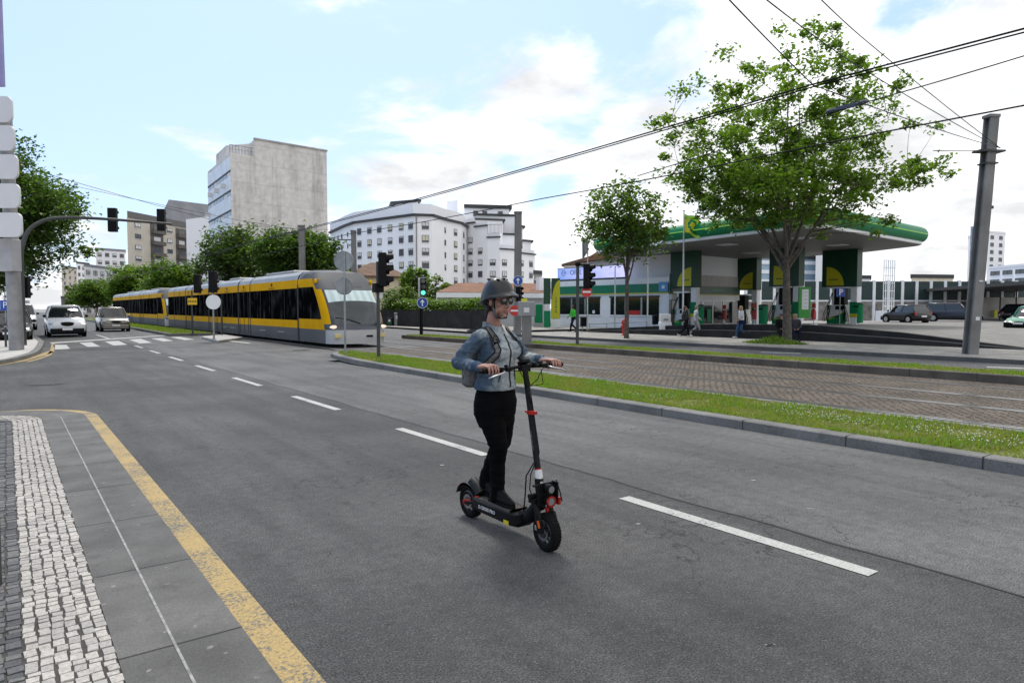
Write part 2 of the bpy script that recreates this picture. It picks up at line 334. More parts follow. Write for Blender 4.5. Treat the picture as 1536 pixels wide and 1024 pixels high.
# pavement over the side street with its corner
b = MB(); C2 = [G(0, 541, .12), G(20, 537.5, .12), G(40, 533, .12), G(55, 528, .12), G(61, 523, .12), G(64, 518, .12), G(66, 512, .12)]
C2 = [Vector((-40, C2[0].y - .3, .12))] + C2 + [Vector((1.25, 60, .12)), Vector((1.3, 300, .12))]
b.poly([tuple(p) for p in C2] + [(-40, 300, .12)]); m_pav = stone('pavement_light', (.42, .405, .38), .15, 30); struct(b.build('pavement', m_pav)); b = MB()
for i in range(len(C2) - 1):
    a, c = C2[i], C2[i + 1]; d = (c - a).normalized(); n_ = Vector((-d.y, d.x, 0)) * .22
    b.add([(a.x, a.y, -.02), (c.x, c.y, -.02), (c.x, c.y, .125), (a.x, a.y, .125), (a.x + n_.x, a.y + n_.y, .125), (c.x + n_.x, c.y + n_.y, .125)], [(0, 1, 2, 3), (3, 2, 5, 4)])
m_kerb = stone('granite_kerb', (.165, .162, .155), .25, 60); struct(b.build('kerb', stone('kerb_dark', (.16, .157, .15), .2))); b = MB()
for i in range(2, 7):
    a, c = C2[i], C2[i + 1]; d = (c - a).normalized(); n_ = Vector((d.y, -d.x, 0)); b.poly([(*(a + n_ * .28).xy, .005), (*(c + n_ * .28).xy, .005), (*(c + n_ * .42).xy, .005), (*(a + n_ * .42).xy, .005)])
b.poly([(*p, .005) for p in (G(0, 545).xy, G(40, 538).xy, G(74, 526).xy, G(81, 528).xy, G(70, 532).xy, G(40, 541).xy, G(0, 548).xy)][::-1])
struct(b.build('road_marking', m_yel))
# green tram reservation: near strip, far strip, and the one beyond the crossing
m_kj = M_('kerb_gap', (.03, .03, .03), .9)
def island(outer, z, wk, name, capm, tipy=None):
    """outer: closed outline (ccw); kerb ring of width wk and a grass top inside it"""
    n = len(outer); P = [Vector((p[0], p[1], 0)) for p in outer]; I = []
    for i in range(n):
        d = ((P[(i + 1) % n] - P[i]).normalized() + (P[i] - P[i - 1]).normalized()).normalized(); I.append(P[i] + Vector((-d.y, d.x, 0)) * wk)
    b = MB()
    for i in range(n):
        j = (i + 1) % n; a, c, e, f = P[i], P[j], I[j], I[i]
        b.add([(a.x, a.y, -.02), (c.x, c.y, -.02), (c.x, c.y, z - .015), (a.x, a.y, z - .015), *[(p.x, p.y, z) for p in (a + (f - a) * .08, c + (e - c) * .08, e, f)]], [(0, 1, 2, 3), (3, 2, 5, 4), (4, 5, 6, 7)])
        L_ = (c - a).length; k = int(L_ / 1.45); d = (c - a) / max(L_, .01); n_ = Vector((-d.y, d.x, 0))
        for q in range(1, k + 1):
            s = a + d * (q * 1.45); w = d * .006; o = n_ * .004
            b.add([(*(s - w - o).xy, 0), (*(s + w - o).xy, 0), (*(s + w - o).xy, z + .002), (*(s - w - o).xy, z + .002), (*(s - w + n_ * wk).xy, z + .002), (*(s + w + n_ * wk).xy, z + .002)], [(0, 1, 2, 3), (3, 2, 5, 4)], 1)
    struct(b.build('kerb', [capm, m_kj])); o = MB().poly([(p.x, p.y, z - .012) for p in I]).build(name, m_soil); struct(o); return I
m_soil = M_('turf_soil', (.115, .135, .03), .95, var=.5, scale=6, coords='Object', bump=.6, bscale=60)
NEAR = [(8.14, -25), (10.4, -25), (10.4, 18.5), (10.3, 22.0), (9.95, 23.0), (9.4, 23.2), (8.95, 22.6), (8.65, 21.3), (8.42, 19.3), (8.28, 17), (8.2, 14), (8.16, 10)]
FAR = [(17.95, -25), (19.3, -25), (19.2, 30), (19.0, 33.6), (17.5, 33.9), (17.6, 25)]
MED = [(7.75, 44.9), (10.35, 44.2), (10.35, 200), (8.6, 200), (8.3, 90)]
i1 = island(NEAR, .13, .24, 'verge', m_kerb); i2 = island(FAR, .2, .2, 'verge', stone('granite_kerb_dark', (.105, .09, .075), .3)); i3 = island(MED, .16, .22, 'verge', stone('kerb_median', (.13, .125, .12), .2))  # median kerb in one even, slightly darker stone
SI = [G(302, 507.8, 0).xy, G(327, 514.5, 0).xy, G(364, 509, 0).xy, G(336, 504.4, 0).xy]
o = MB().prism([tuple(p) for p in SI], 0, .13).build('traffic_island', m_concrete, bevel=.02); struct(o)
def inside(p, poly):
    c = False; n = len(poly)
    for i in range(n):
        a, b_ = poly[i], poly[i - 1]
        if (a[1] > p[1]) != (b_[1] > p[1]) and p[0] < (b_[0] - a[0]) * (p[1] - a[1]) / (b_[1] - a[1]) + a[0]: c = not c
    return c
def grass(poly, z, n, y0, y1, hs, m, name='grass', seed=1, clump=.5, xs=None, dens=None):
    rr = random.Random(seed); b = MB(); x0, x1 = min(p[0] for p in poly), max(p[0] for p in poly); k = 0
    while k < n:
        u = rr.random(); y = y0 + (y1 - y0) * (u ** (dens or 1)); x = rr.uniform(x0, x1)
        k += 1
        if not inside((x, y), poly): continue
        g = noise.noise(Vector((x * 1.3, y * 1.3, seed))); 
        if g < -.35 and rr.random() < .6: continue
        h = hs * rr.uniform(.5, 1.3) * (1 + .5 * g); a = rr.uniform(0, 6.28); w = rr.uniform(.006, .012) * (1 + .06 * math.hypot(x, y)); l = rr.uniform(.2, .8) * h; dx, dy = math.cos(a), math.sin(a)
        kk = 0 if g + rr.uniform(-.4, .4) > 0 else 1
        b.add([(x - dy * w, y + dx * w, z), (x + dy * w, y - dx * w, z), (x + dx * l, y + dy * l, z + h)], [(0, 1, 2)], kk)
    return tag(b.build(name, m), kind='stuff')
m_g1 = leafmat('grass_blade', (.12, .195, .024), (.17, .24, .036), .35); m_g2 = leafmat('grass_blade_dry', (.25, .25, .07), (.17, .19, .035), .3)
grass([(p.x, p.y) for p in i1], .115, 60000, -2, 23.2, .055, [m_g1, m_g2], seed=1, dens=.9)
grass([(p.x, p.y) for p in i2], .185, 22000, 2, 34, .06, [m_g1, m_g2], seed=2)
grass([(p.x, p.y) for p in i3], .145, 8000, 44, 100, .08, [m_g1, m_g2], seed=3)
b = MB(); rr = random.Random(5)                                       # clover blossoms in drifts
for _ in range(1500):
    y = rr.uniform(1.5, 13); x = 9.2 + rr.gauss(0, .45); g = noise.noise(Vector((x * .8, y * .55, 7)))
    if g < .16 or not 8.5 < x < 10.1: continue
    z = .13 + rr.uniform(.02, .06); r = rr.uniform(.006, .010); b.add([(x + r, y, z), (x, y + r, z), (x - r, y, z), (x, y - r, z), (x, y, z + r), (x, y, z - r)], [(0, 1, 4), (1, 2, 4), (2, 3, 4), (3, 0, 4), (1, 0, 5), (2, 1, 5), (3, 2, 5), (0, 3, 5)])
tag(b.build('flowers', M_('clover_white', (.62, .62, .55), .8)), kind='stuff')
# far pavement, kerb
m_calc = setts('pale_setts', (.43, .41, .375), (.36, .345, .32), (.2, .19, .18), .12, .1, R(12), mortar=.01)
FP = [(24.3, -25), (24.25, 33.6), (25.2, 34.1), (60, 34.1), (60, -25)]
struct(MB().poly([(x, y, .13) for x, y in FP[::-1]]).build('pavement', m_calc)); b = MB(); b.box(24.18, 24.42, -25, 33.7, -.02, .136); struct(b.build('kerb', stone('kerb_far', (.1, .098, .094), .2)))
struct(MB().poly([(24.4, 37.9, .13), (60, 37.9, .13), (60, 62, .13), (26.3, 62, .13)][::1]).build('pavement', m_calc))
# forecourt: a terrace behind a dark stone wall, ramped down at both ends
TZ = [(4.0, .15), (9.0, .16), (13.5, .62), (17.5, .86), (23, .80), (27, .62), (30.5, .42), (33.6, .16)]
def tz(y):
    for (a, za), (c, zc) in zip(TZ, TZ[1:]):
        if a <= y <= c: return za + (zc - za) * (y - a) / (c - a)
    return .15
m_basalt = stone('basalt', (.03, .029, .028), .35, 40); m_fore = stone('forecourt_concrete', (.20, .195, .185), .15, 15)
b = MB(); yy = [4 + .5 * i for i in range(60)]
for a, c in zip(yy, yy[1:]): b.poly([(30.9, a, tz(a)), (40, a, .52 + (tz(a) - .52) * .6 if False else min(tz(a), .55) if a < 30 else tz(a)), (40, c, min(tz(c), .55) if c < 30 else tz(c)), (30.9, c, tz(c))])
b.poly([(40, 4, .15), (120, 4, .5), (120, 60, .5), (40, 60, .3)]) if False else None
b.add([(40, a, min(tz(a), .55)) for a in yy] + [(100, a, .5) for a in yy], [(i, i + len(yy), i + 1 + len(yy), i + 1) for i in range(len(yy) - 1)])
struct(b.build('forecourt', m_fore, smooth=180))
o = thing('retaining_wall', 'long low black stone wall edging the raised station forecourt', 'wall', (30.6, 18, .13)); b = MB(); b2 = MB(); m_ledge = stone('basalt_edge', (.14, .135, .13), .2)
for a, c in zip(yy, yy[1:]):
    if a < 8.5: continue
    for x0, x1, f in ((30.35, 30.62, .55), (30.62, 30.92, 1.)):
        za, zc = .13 + (tz(a) - .13) * f, .13 + (tz(c) - .13) * f; b.add([(x0, a, .1), (x0, c, .1), (x0, c, zc + .02), (x0, a, za + .02), (x1, a, za + .02), (x1, c, zc + .02)], [(1, 0, 3, 2), (2, 3, 4, 5)])
    za, zc = .13 + (tz(a) - .13) * .55, .13 + (tz(c) - .13) * .55; b2.add([(30.34, a, za - .005), (30.34, c, zc - .005), (30.34, c, zc + .03), (30.34, a, za + .03), (30.40, a, za + .03), (30.40, c, zc + .03)], [(1, 0, 3, 2), (2, 3, 4, 5)])
b.build('face', m_basalt, o); b2.build('coping', m_ledge, o)
# manhole covers
m_iron = M_('cast_iron', (.04, .038, .036), .6, .5, var=.3, scale=8)
for px, r in (((69, 575), .36), ((452, 525), .38)):
    c = G(*px, .006); b = MB(); b.disc(c, (0, 0, 1), r, 28); b.disc(c + Vector((0, 0, .002)), (0, 0, 1), r * .95, 28, r0=r * .86)
    for i in range(-3, 4): b.obox(c + Vector((i * r * .22, 0, .002)), .03, r * 1.2, .004)
    tag(b.build('manhole_cover', m_iron), 'round iron manhole cover in the side street mouth' if r < .37 else 'round iron manhole cover in front of the tram nose', 'manhole cover', 'manhole covers')
for i, (x, y) in enumerate(((663, 697), (1130, 720), (957, 785), (1155, 966), (1215, 762))):   # specks of litter
    c = G(x, y, .006); struct(MB().poly([c + Vector((.022 * math.cos(a + .5 * i),   .016 * math.sin(a) + .006 * math.cos(3 * a), 0)) for a in (0, 1.1, 2.2, 3.3, 4.4, 5.4)]).build('litter', M_('litter%d' % i, (.4, .4, .38), .8)), 'stuff')
# ================================================================ PEOPLE
def rc(b, p0, p1, r0, r1=None, n=14):                                 # a round cone: one limb segment
    r1 = r0 if r1 is None else r1; p0, p1 = Vector(p0), Vector(p1); b.cyl(p0, p1, r0, r1, n); b.ell(p0, r0, n, 8); b.ell(p1, r1, n, 8)
def chain(b, pts, rs, n=14):
    for i in range(len(pts) - 1): rc(b, pts[i], pts[i + 1], rs[i], rs[i + 1], n)
def torso(b, secs, n=28, sq=2.3):                                     # (centre, half-width, half-depth, yaw) sections, super-elliptic
    rs = []
    for c, rx, ry, yw in secs:
        c = Vector(c); ring = []
        for j in range(n):
            a = 2 * math.pi * j / n; ca, sa = math.cos(a), math.sin(a); x = rx * math.copysign(abs(ca) ** (2 / sq), ca); y = ry * math.copysign(abs(sa) ** (2 / sq), sa)
            ring.append(c + Vector((x * math.cos(yw) - y * math.sin(yw), x * math.sin(yw) + y * math.cos(yw), 0)))
        rs.append(ring)
    b.rings(rs)
def blob(name, b, voxel, mats, parent, smooth=2, fn=None, matfn=None):   # fuse the segments of b into one skin
    me = bpy.data.meshes.new(name); me.from_pydata(b.v, [], b.f); o = bpy.data.objects.new(name, me); COL.objects.link(o)
    r = o.modifiers.new('r', 'REMESH'); r.mode = 'VOXEL'; r.voxel_size = voxel; s = o.modifiers.new('s', 'SMOOTH'); s.factor = .5; s.iterations = smooth
    bpy.context.view_layer.update(); e = o.evaluated_get(bpy.context.evaluated_depsgraph_get()); m2 = bpy.data.meshes.new_from_object(e); bpy.data.objects.remove(o); bpy.data.meshes.remove(me)
    if fn:
        ns = [v.normal.copy() for v in m2.vertices]
        for v, nr in zip(m2.vertices, ns): v.co = v.co + nr * fn(v.co, nr)
    m2.materials.clear()
    for m in (mats if isinstance(mats, list) else [mats]): m2.materials.append(m)
    m2.polygons.foreach_set('use_smooth', [True] * len(m2.polygons))
    if matfn:
        for p in m2.polygons: p.material_index = matfn(p.center)
    iw = wmat(parent).inverted(); m2.transform(iw); m2.update(); m2.name = name
    o = bpy.data.objects.new(name, m2); COL.objects.link(o); o.parent = parent; return o
def skin(name, c=(.46, .27, .2)):
    m = M_(name, c, .5, var=.12, scale=18, bump=.12, bscale=220, spec=.35); s = m.node_tree.nodes['Principled BSDF']; s.inputs['Subsurface Weight'].default_value = .12; s.inputs['Subsurface Radius'].default_value = (.012, .005, .003); s.inputs['Subsurface Scale'].default_value = .5; return m
m_skin = skin('skin', (.36, .19, .145)); m_lip = M_('lips', (.30,.10,.09), .45, var=.1, scale=60)
def cloth(name, c, var=.2, scale=9, weave=500, rough=.85): return M_(name, c, rough, var=var, scale=scale, bump=.25, bscale=weave, spec=.05)
XC = 2.95
rider = thing('person', 'scooter rider in denim jacket, black trousers, black helmet and sunglasses', 'person', (XC, 4.2, .205))
HC = Vector((XC, 4.165, 1.735)); hy = R(-13)                            # head: looks along the road, towards the viewer's right
def h(l, f, z):
    l, f = l * math.cos(hy) - f * math.sin(hy), l * math.sin(hy) + f * math.cos(hy); f, z = f * math.cos(R(4)) + z * math.sin(R(4)), z * math.cos(R(4)) - f * math.sin(R(4)); return HC + Vector((l, -f, z))
Mh = Matrix.Rotation(-hy, 3, 'Z')
b = MB()
b.ell(h(0, -.012, .03), (.073, .094, .088), 24, 16); b.ell(h(0, .03, -.028), (.06, .06, .082), 20, 14); b.ell(h(0, .034, -.082), (.044, .046, .038), 18, 12); b.ell(h(0, .074, -.107), (.017, .014, .014), 12, 8)
chain(b, [h(0, .086, .018), h(0, .100, -.012), h(0, .110, -.034)], [.007, .008, .0105]); b.ell(h(0, .098, -.04), (.015, .011, .008), 12, 8)
for s in (-1, 1):
    b.ell(h(s * .012, .095, -.038), (.0085, .009, .008), 10, 8); b.ell(h(s * .044, .058, -.022), (.021, .02, .02), 12, 8); b.ell(h(s * .03, .077, .024), (.026, .013, .009), 12, 8); b.ell(h(s * .03, .05, -.062), (.028, .03, .032), 12, 8)
    b.ell(h(s * .074, -.004, -.012), (.009, .018, .03), 12, 8); b.ell(h(s * .05, .02, -.075), (.018, .032, .03), 12, 8)
b.ell(h(0, .0885, -.066), (.021, .008, .0058), 14, 8); b.ell(h(0, .0865, -.0785), (.0185, .0085, .0068), 14, 8)
chain(b, [h(0, -.02, -.06), h(0, -.03, -.12), Vector((XC, 4.235, 1.50))], [.05, .05, .06])
torso(b, [((XC, 4.22, .98), .13, .10, 0), ((XC, 4.22, 1.1), .12, .09, 0), ((XC, 4.2, 1.3), .13, .09, 0), ((XC, 4.22, 1.46), .12, .075, 0)])
TY = R(19); RT = lambda x, y, z=0: Vector((XC + (x - XC) * math.cos(TY) - (y - 4.2) * math.sin(TY), 4.2 + (x - XC) * math.sin(TY) + (y - 4.2) * math.cos(TY), z))
SH = {-1: RT(XC - .165, 4.215, 1.475), 1: RT(XC + .165, 4.215, 1.475)}
EL = {-1: Vector((XC - .282, 4.27, 1.28)), 1: Vector((XC + .275, 4.19, 1.30))}
WR = {-1: Vector((2.675, 4.015, 1.262)), 1: Vector((3.225, 3.99, 1.285))}
GR = {-1: Vector((2.69, 3.875, 1.245)), 1: Vector((3.235, 3.845, 1.262))}   # hand centres on the grips
for s in (-1, 1):
    chain(b, [Vector((XC, 4.22, 1.46)), SH[s], EL[s], WR[s]], [.06, .044, .033, .025]); g = GR[s]; w = WR[s]
    kn = []
    for q, o in enumerate((-.034, -.012, .011, .032)):                # index (thumb side) .. little finger; thumb lies towards the stem
        x = -s * o; ln = (.95, 1.05, 1., .8)[q]; dz = (0, .003, .001, -.006)[q]
        P = [Vector((g.x + s * (o * 1.0), g.y + .032, g.z + .036 + dz)), Vector((g.x + s * o * 1.06, g.y - .016 * ln, g.z + .034 + dz)), Vector((g.x + s * o * 1.08, g.y - .034 * ln, g.z + .006)), Vector((g.x + s * o * 1.06, g.y - .030 * ln, g.z - .024 * ln))]
        chain(b, P, [.0098, .009, .0082, .0066], 10); kn.append(P[0]); rc(b, w + Vector((s * o * .5, -.02, .004)), P[0], .0165, .0115, 10)
    rc(b, w, g + Vector((0, .075, .022)), .024, .026)
    chain(b, [w + Vector((-s * .018, -.03, -.004)), g + Vector((-s * .043, .05, .006)), g + Vector((-s * .05, .014, -.017)), g + Vector((-s * .044, -.018, -.016))], [.015, .0125, .0105, .008], 10)
HP = {-1: Vector((XC - .075, 4.19, .99)), 1: Vector((XC + .095, 4.24, .99))}
KN = {-1: Vector((2.925, 4.12, .655)), 1: Vector((3.045, 4.24, .665))}
AN = {-1: Vector((2.955, 4.17, .30)), 1: Vector((3.015, 4.42, .325))}
for s in (-1, 1): chain(b, [HP[s], KN[s], AN[s], AN[s] + Vector((0, -.05, -.06))], [.07, .047, .035, .024])
lipc = h(0, .088, -.072)
blob('body', b, .0034, [m_skin, m_lip], rider, 2, None, lambda c: 1 if abs((c - lipc).x) < .0205 and abs((c - lipc).z) < .0105 and (c - lipc).y < .006 else 0)
# jacket
def wr(p, amp=1.): return amp * (.0045 * noise.noise(Vector((p.x * 9, p.y * 9, p.z * 26))) + .0035 * noise.noise(Vector((p.x * 22, p.y * 22, p.z * 48 + 5))))
b = MB()
torso(b, [(RT(XC, 4.2, 1.07), .170, .134, TY), (RT(XC, 4.2, 1.10), .174, .138, TY), (RT(XC, 4.195, 1.17), .154, .122, TY), (RT(XC, 4.19, 1.27), .154, .122, TY), (RT(XC, 4.185, 1.36), .164, .126, TY), (RT(XC, 4.195, 1.43), .172, .115, TY), (RT(XC, 4.21, 1.49), .150, .085, TY), (RT(XC, 4.222, 1.53), .085, .066, TY)], 40)
for s in (-1, 1):
    b.ell(RT(XC + s * .075, 4.10, 1.36), (.078, .058, .078), 16, 10)
    sh = SH[s]; chain(b, [RT(XC + s * .07, 4.22, 1.485), sh + Vector((0, 0, -.012)), sh.lerp(EL[s], .5) + Vector((s * .008, 0, 0)), EL[s], EL[s].lerp(WR[s], .5), WR[s] + Vector((0, -.012, 0))], [.055, .062, .056, .052, .046, .038], 18)
t = NT('denim', .85); tc = t.N.new('ShaderNodeTexCoord').outputs['Object']
def _n(sc, d=4): return t.n('ShaderNodeTexNoise', {'Scale': sc, 'Detail': d, 'Vector': tc}).outputs['Fac']
tc = t.n('ShaderNodeMapping', {'Vector': tc, 'Rotation': (0, 0, -TY)}).outputs[0]; p = t.n('ShaderNodeSeparateXYZ', {0: tc}).outputs                     # faded front panel: bleached by the maker, it belongs to the cloth
dist = t.math('ADD', t.math('ABSOLUTE', p[0]), t.math('MULTIPLY', t.rng(p[1], -.16, .0, 0, 1), .35))
fade = t.math('ADD', t.rng(dist, .13, .38, 1, .12), t.rng(_n(9), .3, .7, -.5, .35))
fade = t.math('ADD', fade, t.rng(p[2], 1.22, 1.32, 0, .55))
fade = t.math('ADD', fade, t.rng(_n(7), .52, .72, 0, .5)); c = t.mix(t.rng(fade, .15, 1.0, 0, 1), (.058, .088, .128), (.33, .37, .385)); c = t.mix(1., c, t.rng(_n(40, 3), .3, .7, .75, 1.25), 'MULTIPLY'); t.col(c); t.bump(_n(420, 2), .25, .004); m_denim = t.m
def jfn(p, n):
    arm = abs((p.x - XC) * math.cos(TY) + (p.y - 4.2) * math.sin(TY)) > .18; d = wr(p, 1.15 if arm else .8)
    if arm: s = p.y + p.z * .9; d += .0045 * math.sin(s * 95 + 6 * noise.noise(Vector((p.x * 14, p.y * 14, p.z * 14)))) * max(0, .4 + noise.noise(Vector((p.x * 7, p.y * 7, p.z * 7))))
    elif p.y < 4.2: d += .003 * math.sin(p.z * 70 + 5 * noise.noise(Vector((p.x * 6, 0, p.z * 5)))) * max(0, noise.noise(Vector((p.x * 5, 1, p.z * 5))) + .3)
    return d
jk = blob('jacket', b, .006, m_denim, rider, 3, jfn)
m_zip = M_('zip_black', (.02, .02, .022), .5, .4, var=.2, scale=60); m_dd = cloth('denim_dark', (.05, .075, .12)); m_shirt = cloth('white_shirt', (.6, .58, .56))
def front(x, z, e=.004):                                              # front surface of the jacket by a ray
    o = RT(x, 3.5, z) - Vector(rider.location); hit, loc, nr, _ = jk.ray_cast(o, RT(XC, 5.2) - RT(XC, 4.2))
    return (loc + Vector(rider.location) + nr * e) if hit else Vector((x, 4.08, z))
b = MB(); b.tube([front(XC + .004 * math.sin(i), 1.095 + .03 * i, .003) for i in range(14)], .0065, 6); b.build('zip', m_zip, jk)
b = MB()
for s in (-1, 1): b.tube([front(XC + s * (.105 - .006 * i), 1.14 + .02 * i, .002) for i in range(6)], .005, 6)
bsplit(b, 'pocket_zip', m_zip, jk); b = MB()
for s in (-1, 1): b.tube([front(XC + s * (.05 + .014 * i), 1.375 + .004 * i, .001) for i in range(7)], .0022, 5)
bsplit(b, 'seam', m_dd, jk)
b = MB(); ring = lambda r, z, k: [RT(XC + r * 1.12 * math.cos(a), 4.222 + r * math.sin(a) - (.016 if math.sin(a) < -.5 else 0), z + (.016 if math.sin(a) > 0 else -.02 * (math.sin(a) < -.6))) for a in [2 * math.pi * j / 26 for j in range(26)]]
b.rings([ring(.078, 1.50, 0), ring(.076, 1.545, 0), ring(.073, 1.562, 0), ring(.066, 1.562, 0), ring(.064, 1.52, 0)], False); b.build('collar', m_denim, jk, smooth=60)
b = MB(); b.add([RT(XC - .014, 4.132, 1.55), RT(XC + .018, 4.132, 1.555), RT(XC + .006, 4.09, 1.485), RT(XC - .0, 4.09, 1.485), RT(XC, 4.108, 1.52)], [(0, 4, 1), (0, 3, 4), (4, 3, 2), (4, 2, 1)]); b.build('shirt', m_shirt, rider)
b = MB()
for s in (-1, 1): d = (WR[s] - EL[s]).normalized(); b.tube([WR[s] - d * .035, WR[s] + d * .012, WR[s] + d * .016, WR[s] + d * .012], [.0425, .0415, .037, .030], 18)
bsplit(b, 'cuff', m_dd, jk, smooth=50)
# trousers
b = MB(); torso(b, [((XC + .01, 4.21, 1.105), .150, .115, TY), ((XC + .01, 4.21, 1.05), .168, .128, TY), ((XC + .012, 4.215, .97), .182, .143, TY), ((XC + .012, 4.22, .88), .178, .138, TY), ((XC + .012, 4.22, .78), .135, .10, TY)], 32)
for s in (-1, 1): chain(b, [HP[s] + Vector((0, 0, -.02)), HP[s].lerp(KN[s], .5) + Vector((s * .004, 0, 0)), KN[s], KN[s].lerp(AN[s], .35) + Vector((0, .018, 0)), AN[s] + Vector((0, .004, .012)), AN[s] + Vector((0, .004, -.045))], [.100, .094, .072, .063, .053, .055], 18)
m_trs = cloth('black_trousers', (.0042, .0042, .0048), .3, 12); 
blob('trousers', b, .007, m_trs, rider, 3, lambda p, n: 0.7 * wr(p) + (.004 * math.sin(p.z * 85 + 5 * noise.noise(Vector((p.x * 9, p.y * 9, p.z * 6)))) * max(0, .25 + noise.noise(Vector((p.x * 6, p.y * 6, p.z * 4)))) if p.z < .75 else 0))
m_shoe = M_('black_leather', (.005, .005, .0055), .5, var=.3, scale=30, bump=.15, bscale=200, spec=.12)
for s, rz, tip in ((-1, R(0), 0), (1, R(2), .0)):
    a = AN[s]; b = MB(); z0 = .215; f = lambda l, f_, z: Vector((a.x + l, a.y - f_, z))
    chain(b, [f(0, -.055, z0 + .035), f(0, .03, z0 + .038), f(0, .12, z0 + .03), f(0, .175, z0 + .022)], [.036, .04, .038, .026], 14); rc(b, f(0, -.02, z0 + .05), f(0, -.012, z0 + .1), .038, .04); rc(b, f(0, .0, z0 + .085), f(0, .1, z0 + .045), .040, .032); rc(b, f(0, 0, z0 + .06), f(0, 0, z0 + .12), .044, .045)
    sh = blob('shoe', b, .005, m_shoe, rider, 3, lambda p, n: -max(0, z0 - p.z)); b = MB(); o = [(-.034, -.088), (.034, -.088), (.036, 0), (.043, .1), (.034, .175), (.008, .206), (-.02, .198), (-.042, .14), (-.037, .04)]
    b.prism([f(l, k, 0).xy for l, k in o], z0 - .010, z0 + .012); b.build('sole', m_rubber, sh, bevel=.004)
# helmet
m_helm = M_('helmet_black', (.009, .009, .0095), .3, var=.1, scale=10, spec=.5); hl = []
nS, nR = 40, 14
rim = lambda a: .045 + .012 * math.cos(a) - .085 * max(0, -math.cos(a)) ** 1.5 * .9 - .03 * abs(math.sin(a)) ** 2
b = MB(); outer = []
for i in range(nR + 1):
    ring = []
    for j in range(nS):
        a = 2 * math.pi * j / nS; t_ = i / nR; el = math.pi / 2 * (1 - t_ * .88); lo = rim(a); z = .045 + .135 * math.sin(el)
        q = 1.0 if el > 0 else 1; z = lo + (z - .045 - .135 * math.sin(math.pi / 2 * .12)) * ((.172 - lo) / (.135 - .135 * math.sin(math.pi / 2 * .12))); rr_ = math.cos(el) ** .74
        rib = 1 + .018 * math.cos(5 * a) * math.sin(math.pi * t_)
        ring.append(h(.118 * rr_ * math.sin(a) * rib, -.008 + .137 * rr_ * math.cos(a) * rib, z))
    outer.append(ring)
inner = [[HC + Vector((0, .008, .03)) + (p - HC - Vector((0, .008, .03))) * .86 for p in r] for r in outer]
b.rings(outer[:] + [[o_ * .5 + i_ * .5 - Vector((0, 0, .006)) for o_, i_ in zip(outer[-1], inner[-1])]] + inner[::-1], False)
hm = b.build('helmet', m_helm, rider, smooth=60)
b = MB(); vis = []                                                    # the brim
for k in range(5):
    row = []
    for j in range(23):
        a = R(-88 + 8 * j); e = math.cos(a * .98) ** .8 if abs(a) < R(88) else 0; t_ = k / 4
        row.append(h((.117 + .02 * t_ * e) * math.sin(a), -.008 + (.134 + .052 * t_ * e) * math.cos(a), rim(a) + .016 - .026 * t_ * e + .004))
    vis.append(row)
b.rings(vis + [[p - Vector((0, 0, .007)) for p in r] for r in vis[::-1]], False, False); b.build('visor', m_helm, hm, smooth=50)
b = MB()
for l, f_, z in ((0, .045, .1655), (0, -.03, .168), (.045, .03, .158), (-.045, .03, .158), (.04, -.06, .157), (-.04, -.06, .157)): b.ell(h(l, f_, z - .001), (.012, .026, .008), 12, 8)
b.build('vent', m_black, hm, smooth=180)
m_strap = cloth('strap_grey', (.11, .115, .12)); b = MB()
for s in (-1, 1):
    b.tube([h(s * .088, .045, .03), h(s * .079, .04, -.04), h(s * .068, .036, -.085), h(s * .045, .05, -.122), h(0, .06, -.128)], .0055, 6); b.tube([h(s * .085, -.06, -.02), h(s * .078, -.01, -.055), h(s * .068, .036, -.085)], .0055, 6)
bsplit(b, 'strap', m_black, hm, smooth=180); b = MB()
for s in (-1, 1): b.tube([h(s * .077, .033, -.055), h(s * .066, .036, -.095), h(s * .046, .044, -.127)], .011, 8)
bsplit(b, 'strap_pad', m_strap, hm, smooth=180)
# sunglasses
gl = MB(); fr = MB()
for s in (-1, 1):
    c = h(s * .034, .095, .001); nrm = (h(s * .034, .2, -.004) - h(s * .026, 0, 0)).normalized(); u = nrm.cross(Vector((0, 0, 1))).normalized(); w = u.cross(nrm); rg = lambda k, o: [c + nrm * (o + .004 * (1 - k)) + (u * math.cos(a) * .029 + w * math.sin(a) * (.022 - .004 * math.cos(a) * s * 0)) * k for a in [2 * math.pi * j / 24 for j in range(24)]]
    gl.rings([rg(1, 0), rg(.7, 0), rg(.35, .0005), rg(.02, .001)], False); gl.poly(rg(.02, .001)); r_ = rg(1., 0); fr.tube(r_ + [r_[0]], .0022, 6)
    fr.tube([h(s * .062, .085, .008), h(s * .073, .06, .01), h(s * .079, .0, .006), h(s * .077, -.02, -.006)], .0024, 6)
fr.tube([h(-.008, .101, .006), h(0, .105, .008), h(.008, .101, .006)], .002, 6)
sg = fr.build('sunglasses', m_black, rider, smooth=180); bsplit(gl, 'lens', M_('lens', (.02, .03, .035), .06, var=0, spec=.9), sg, smooth=180)
b = MB(); b.ell(h(0, -.06, -.06), (.06, .045, .055), 16, 10); b.ell(h(0, -.085, -.095), (.035, .03, .05), 14, 10)
for s in (-1, 1): b.ell(h(s * .06, -.04, -.04), (.02, .03, .045), 12, 8); chain(b, [h(s * .072, .022, .02), h(s * .074, .018, -.012)], [.008, .003])
blob('hair', b, .005, M_('dark_brown_hair', (.022, .014, .01), .5, var=.5, scale=40, bump=.6, bscale=150), rider, 1, lambda p, n: .004 * noise.noise(Vector((p.x * 90, p.y * 90, p.z * 25))))
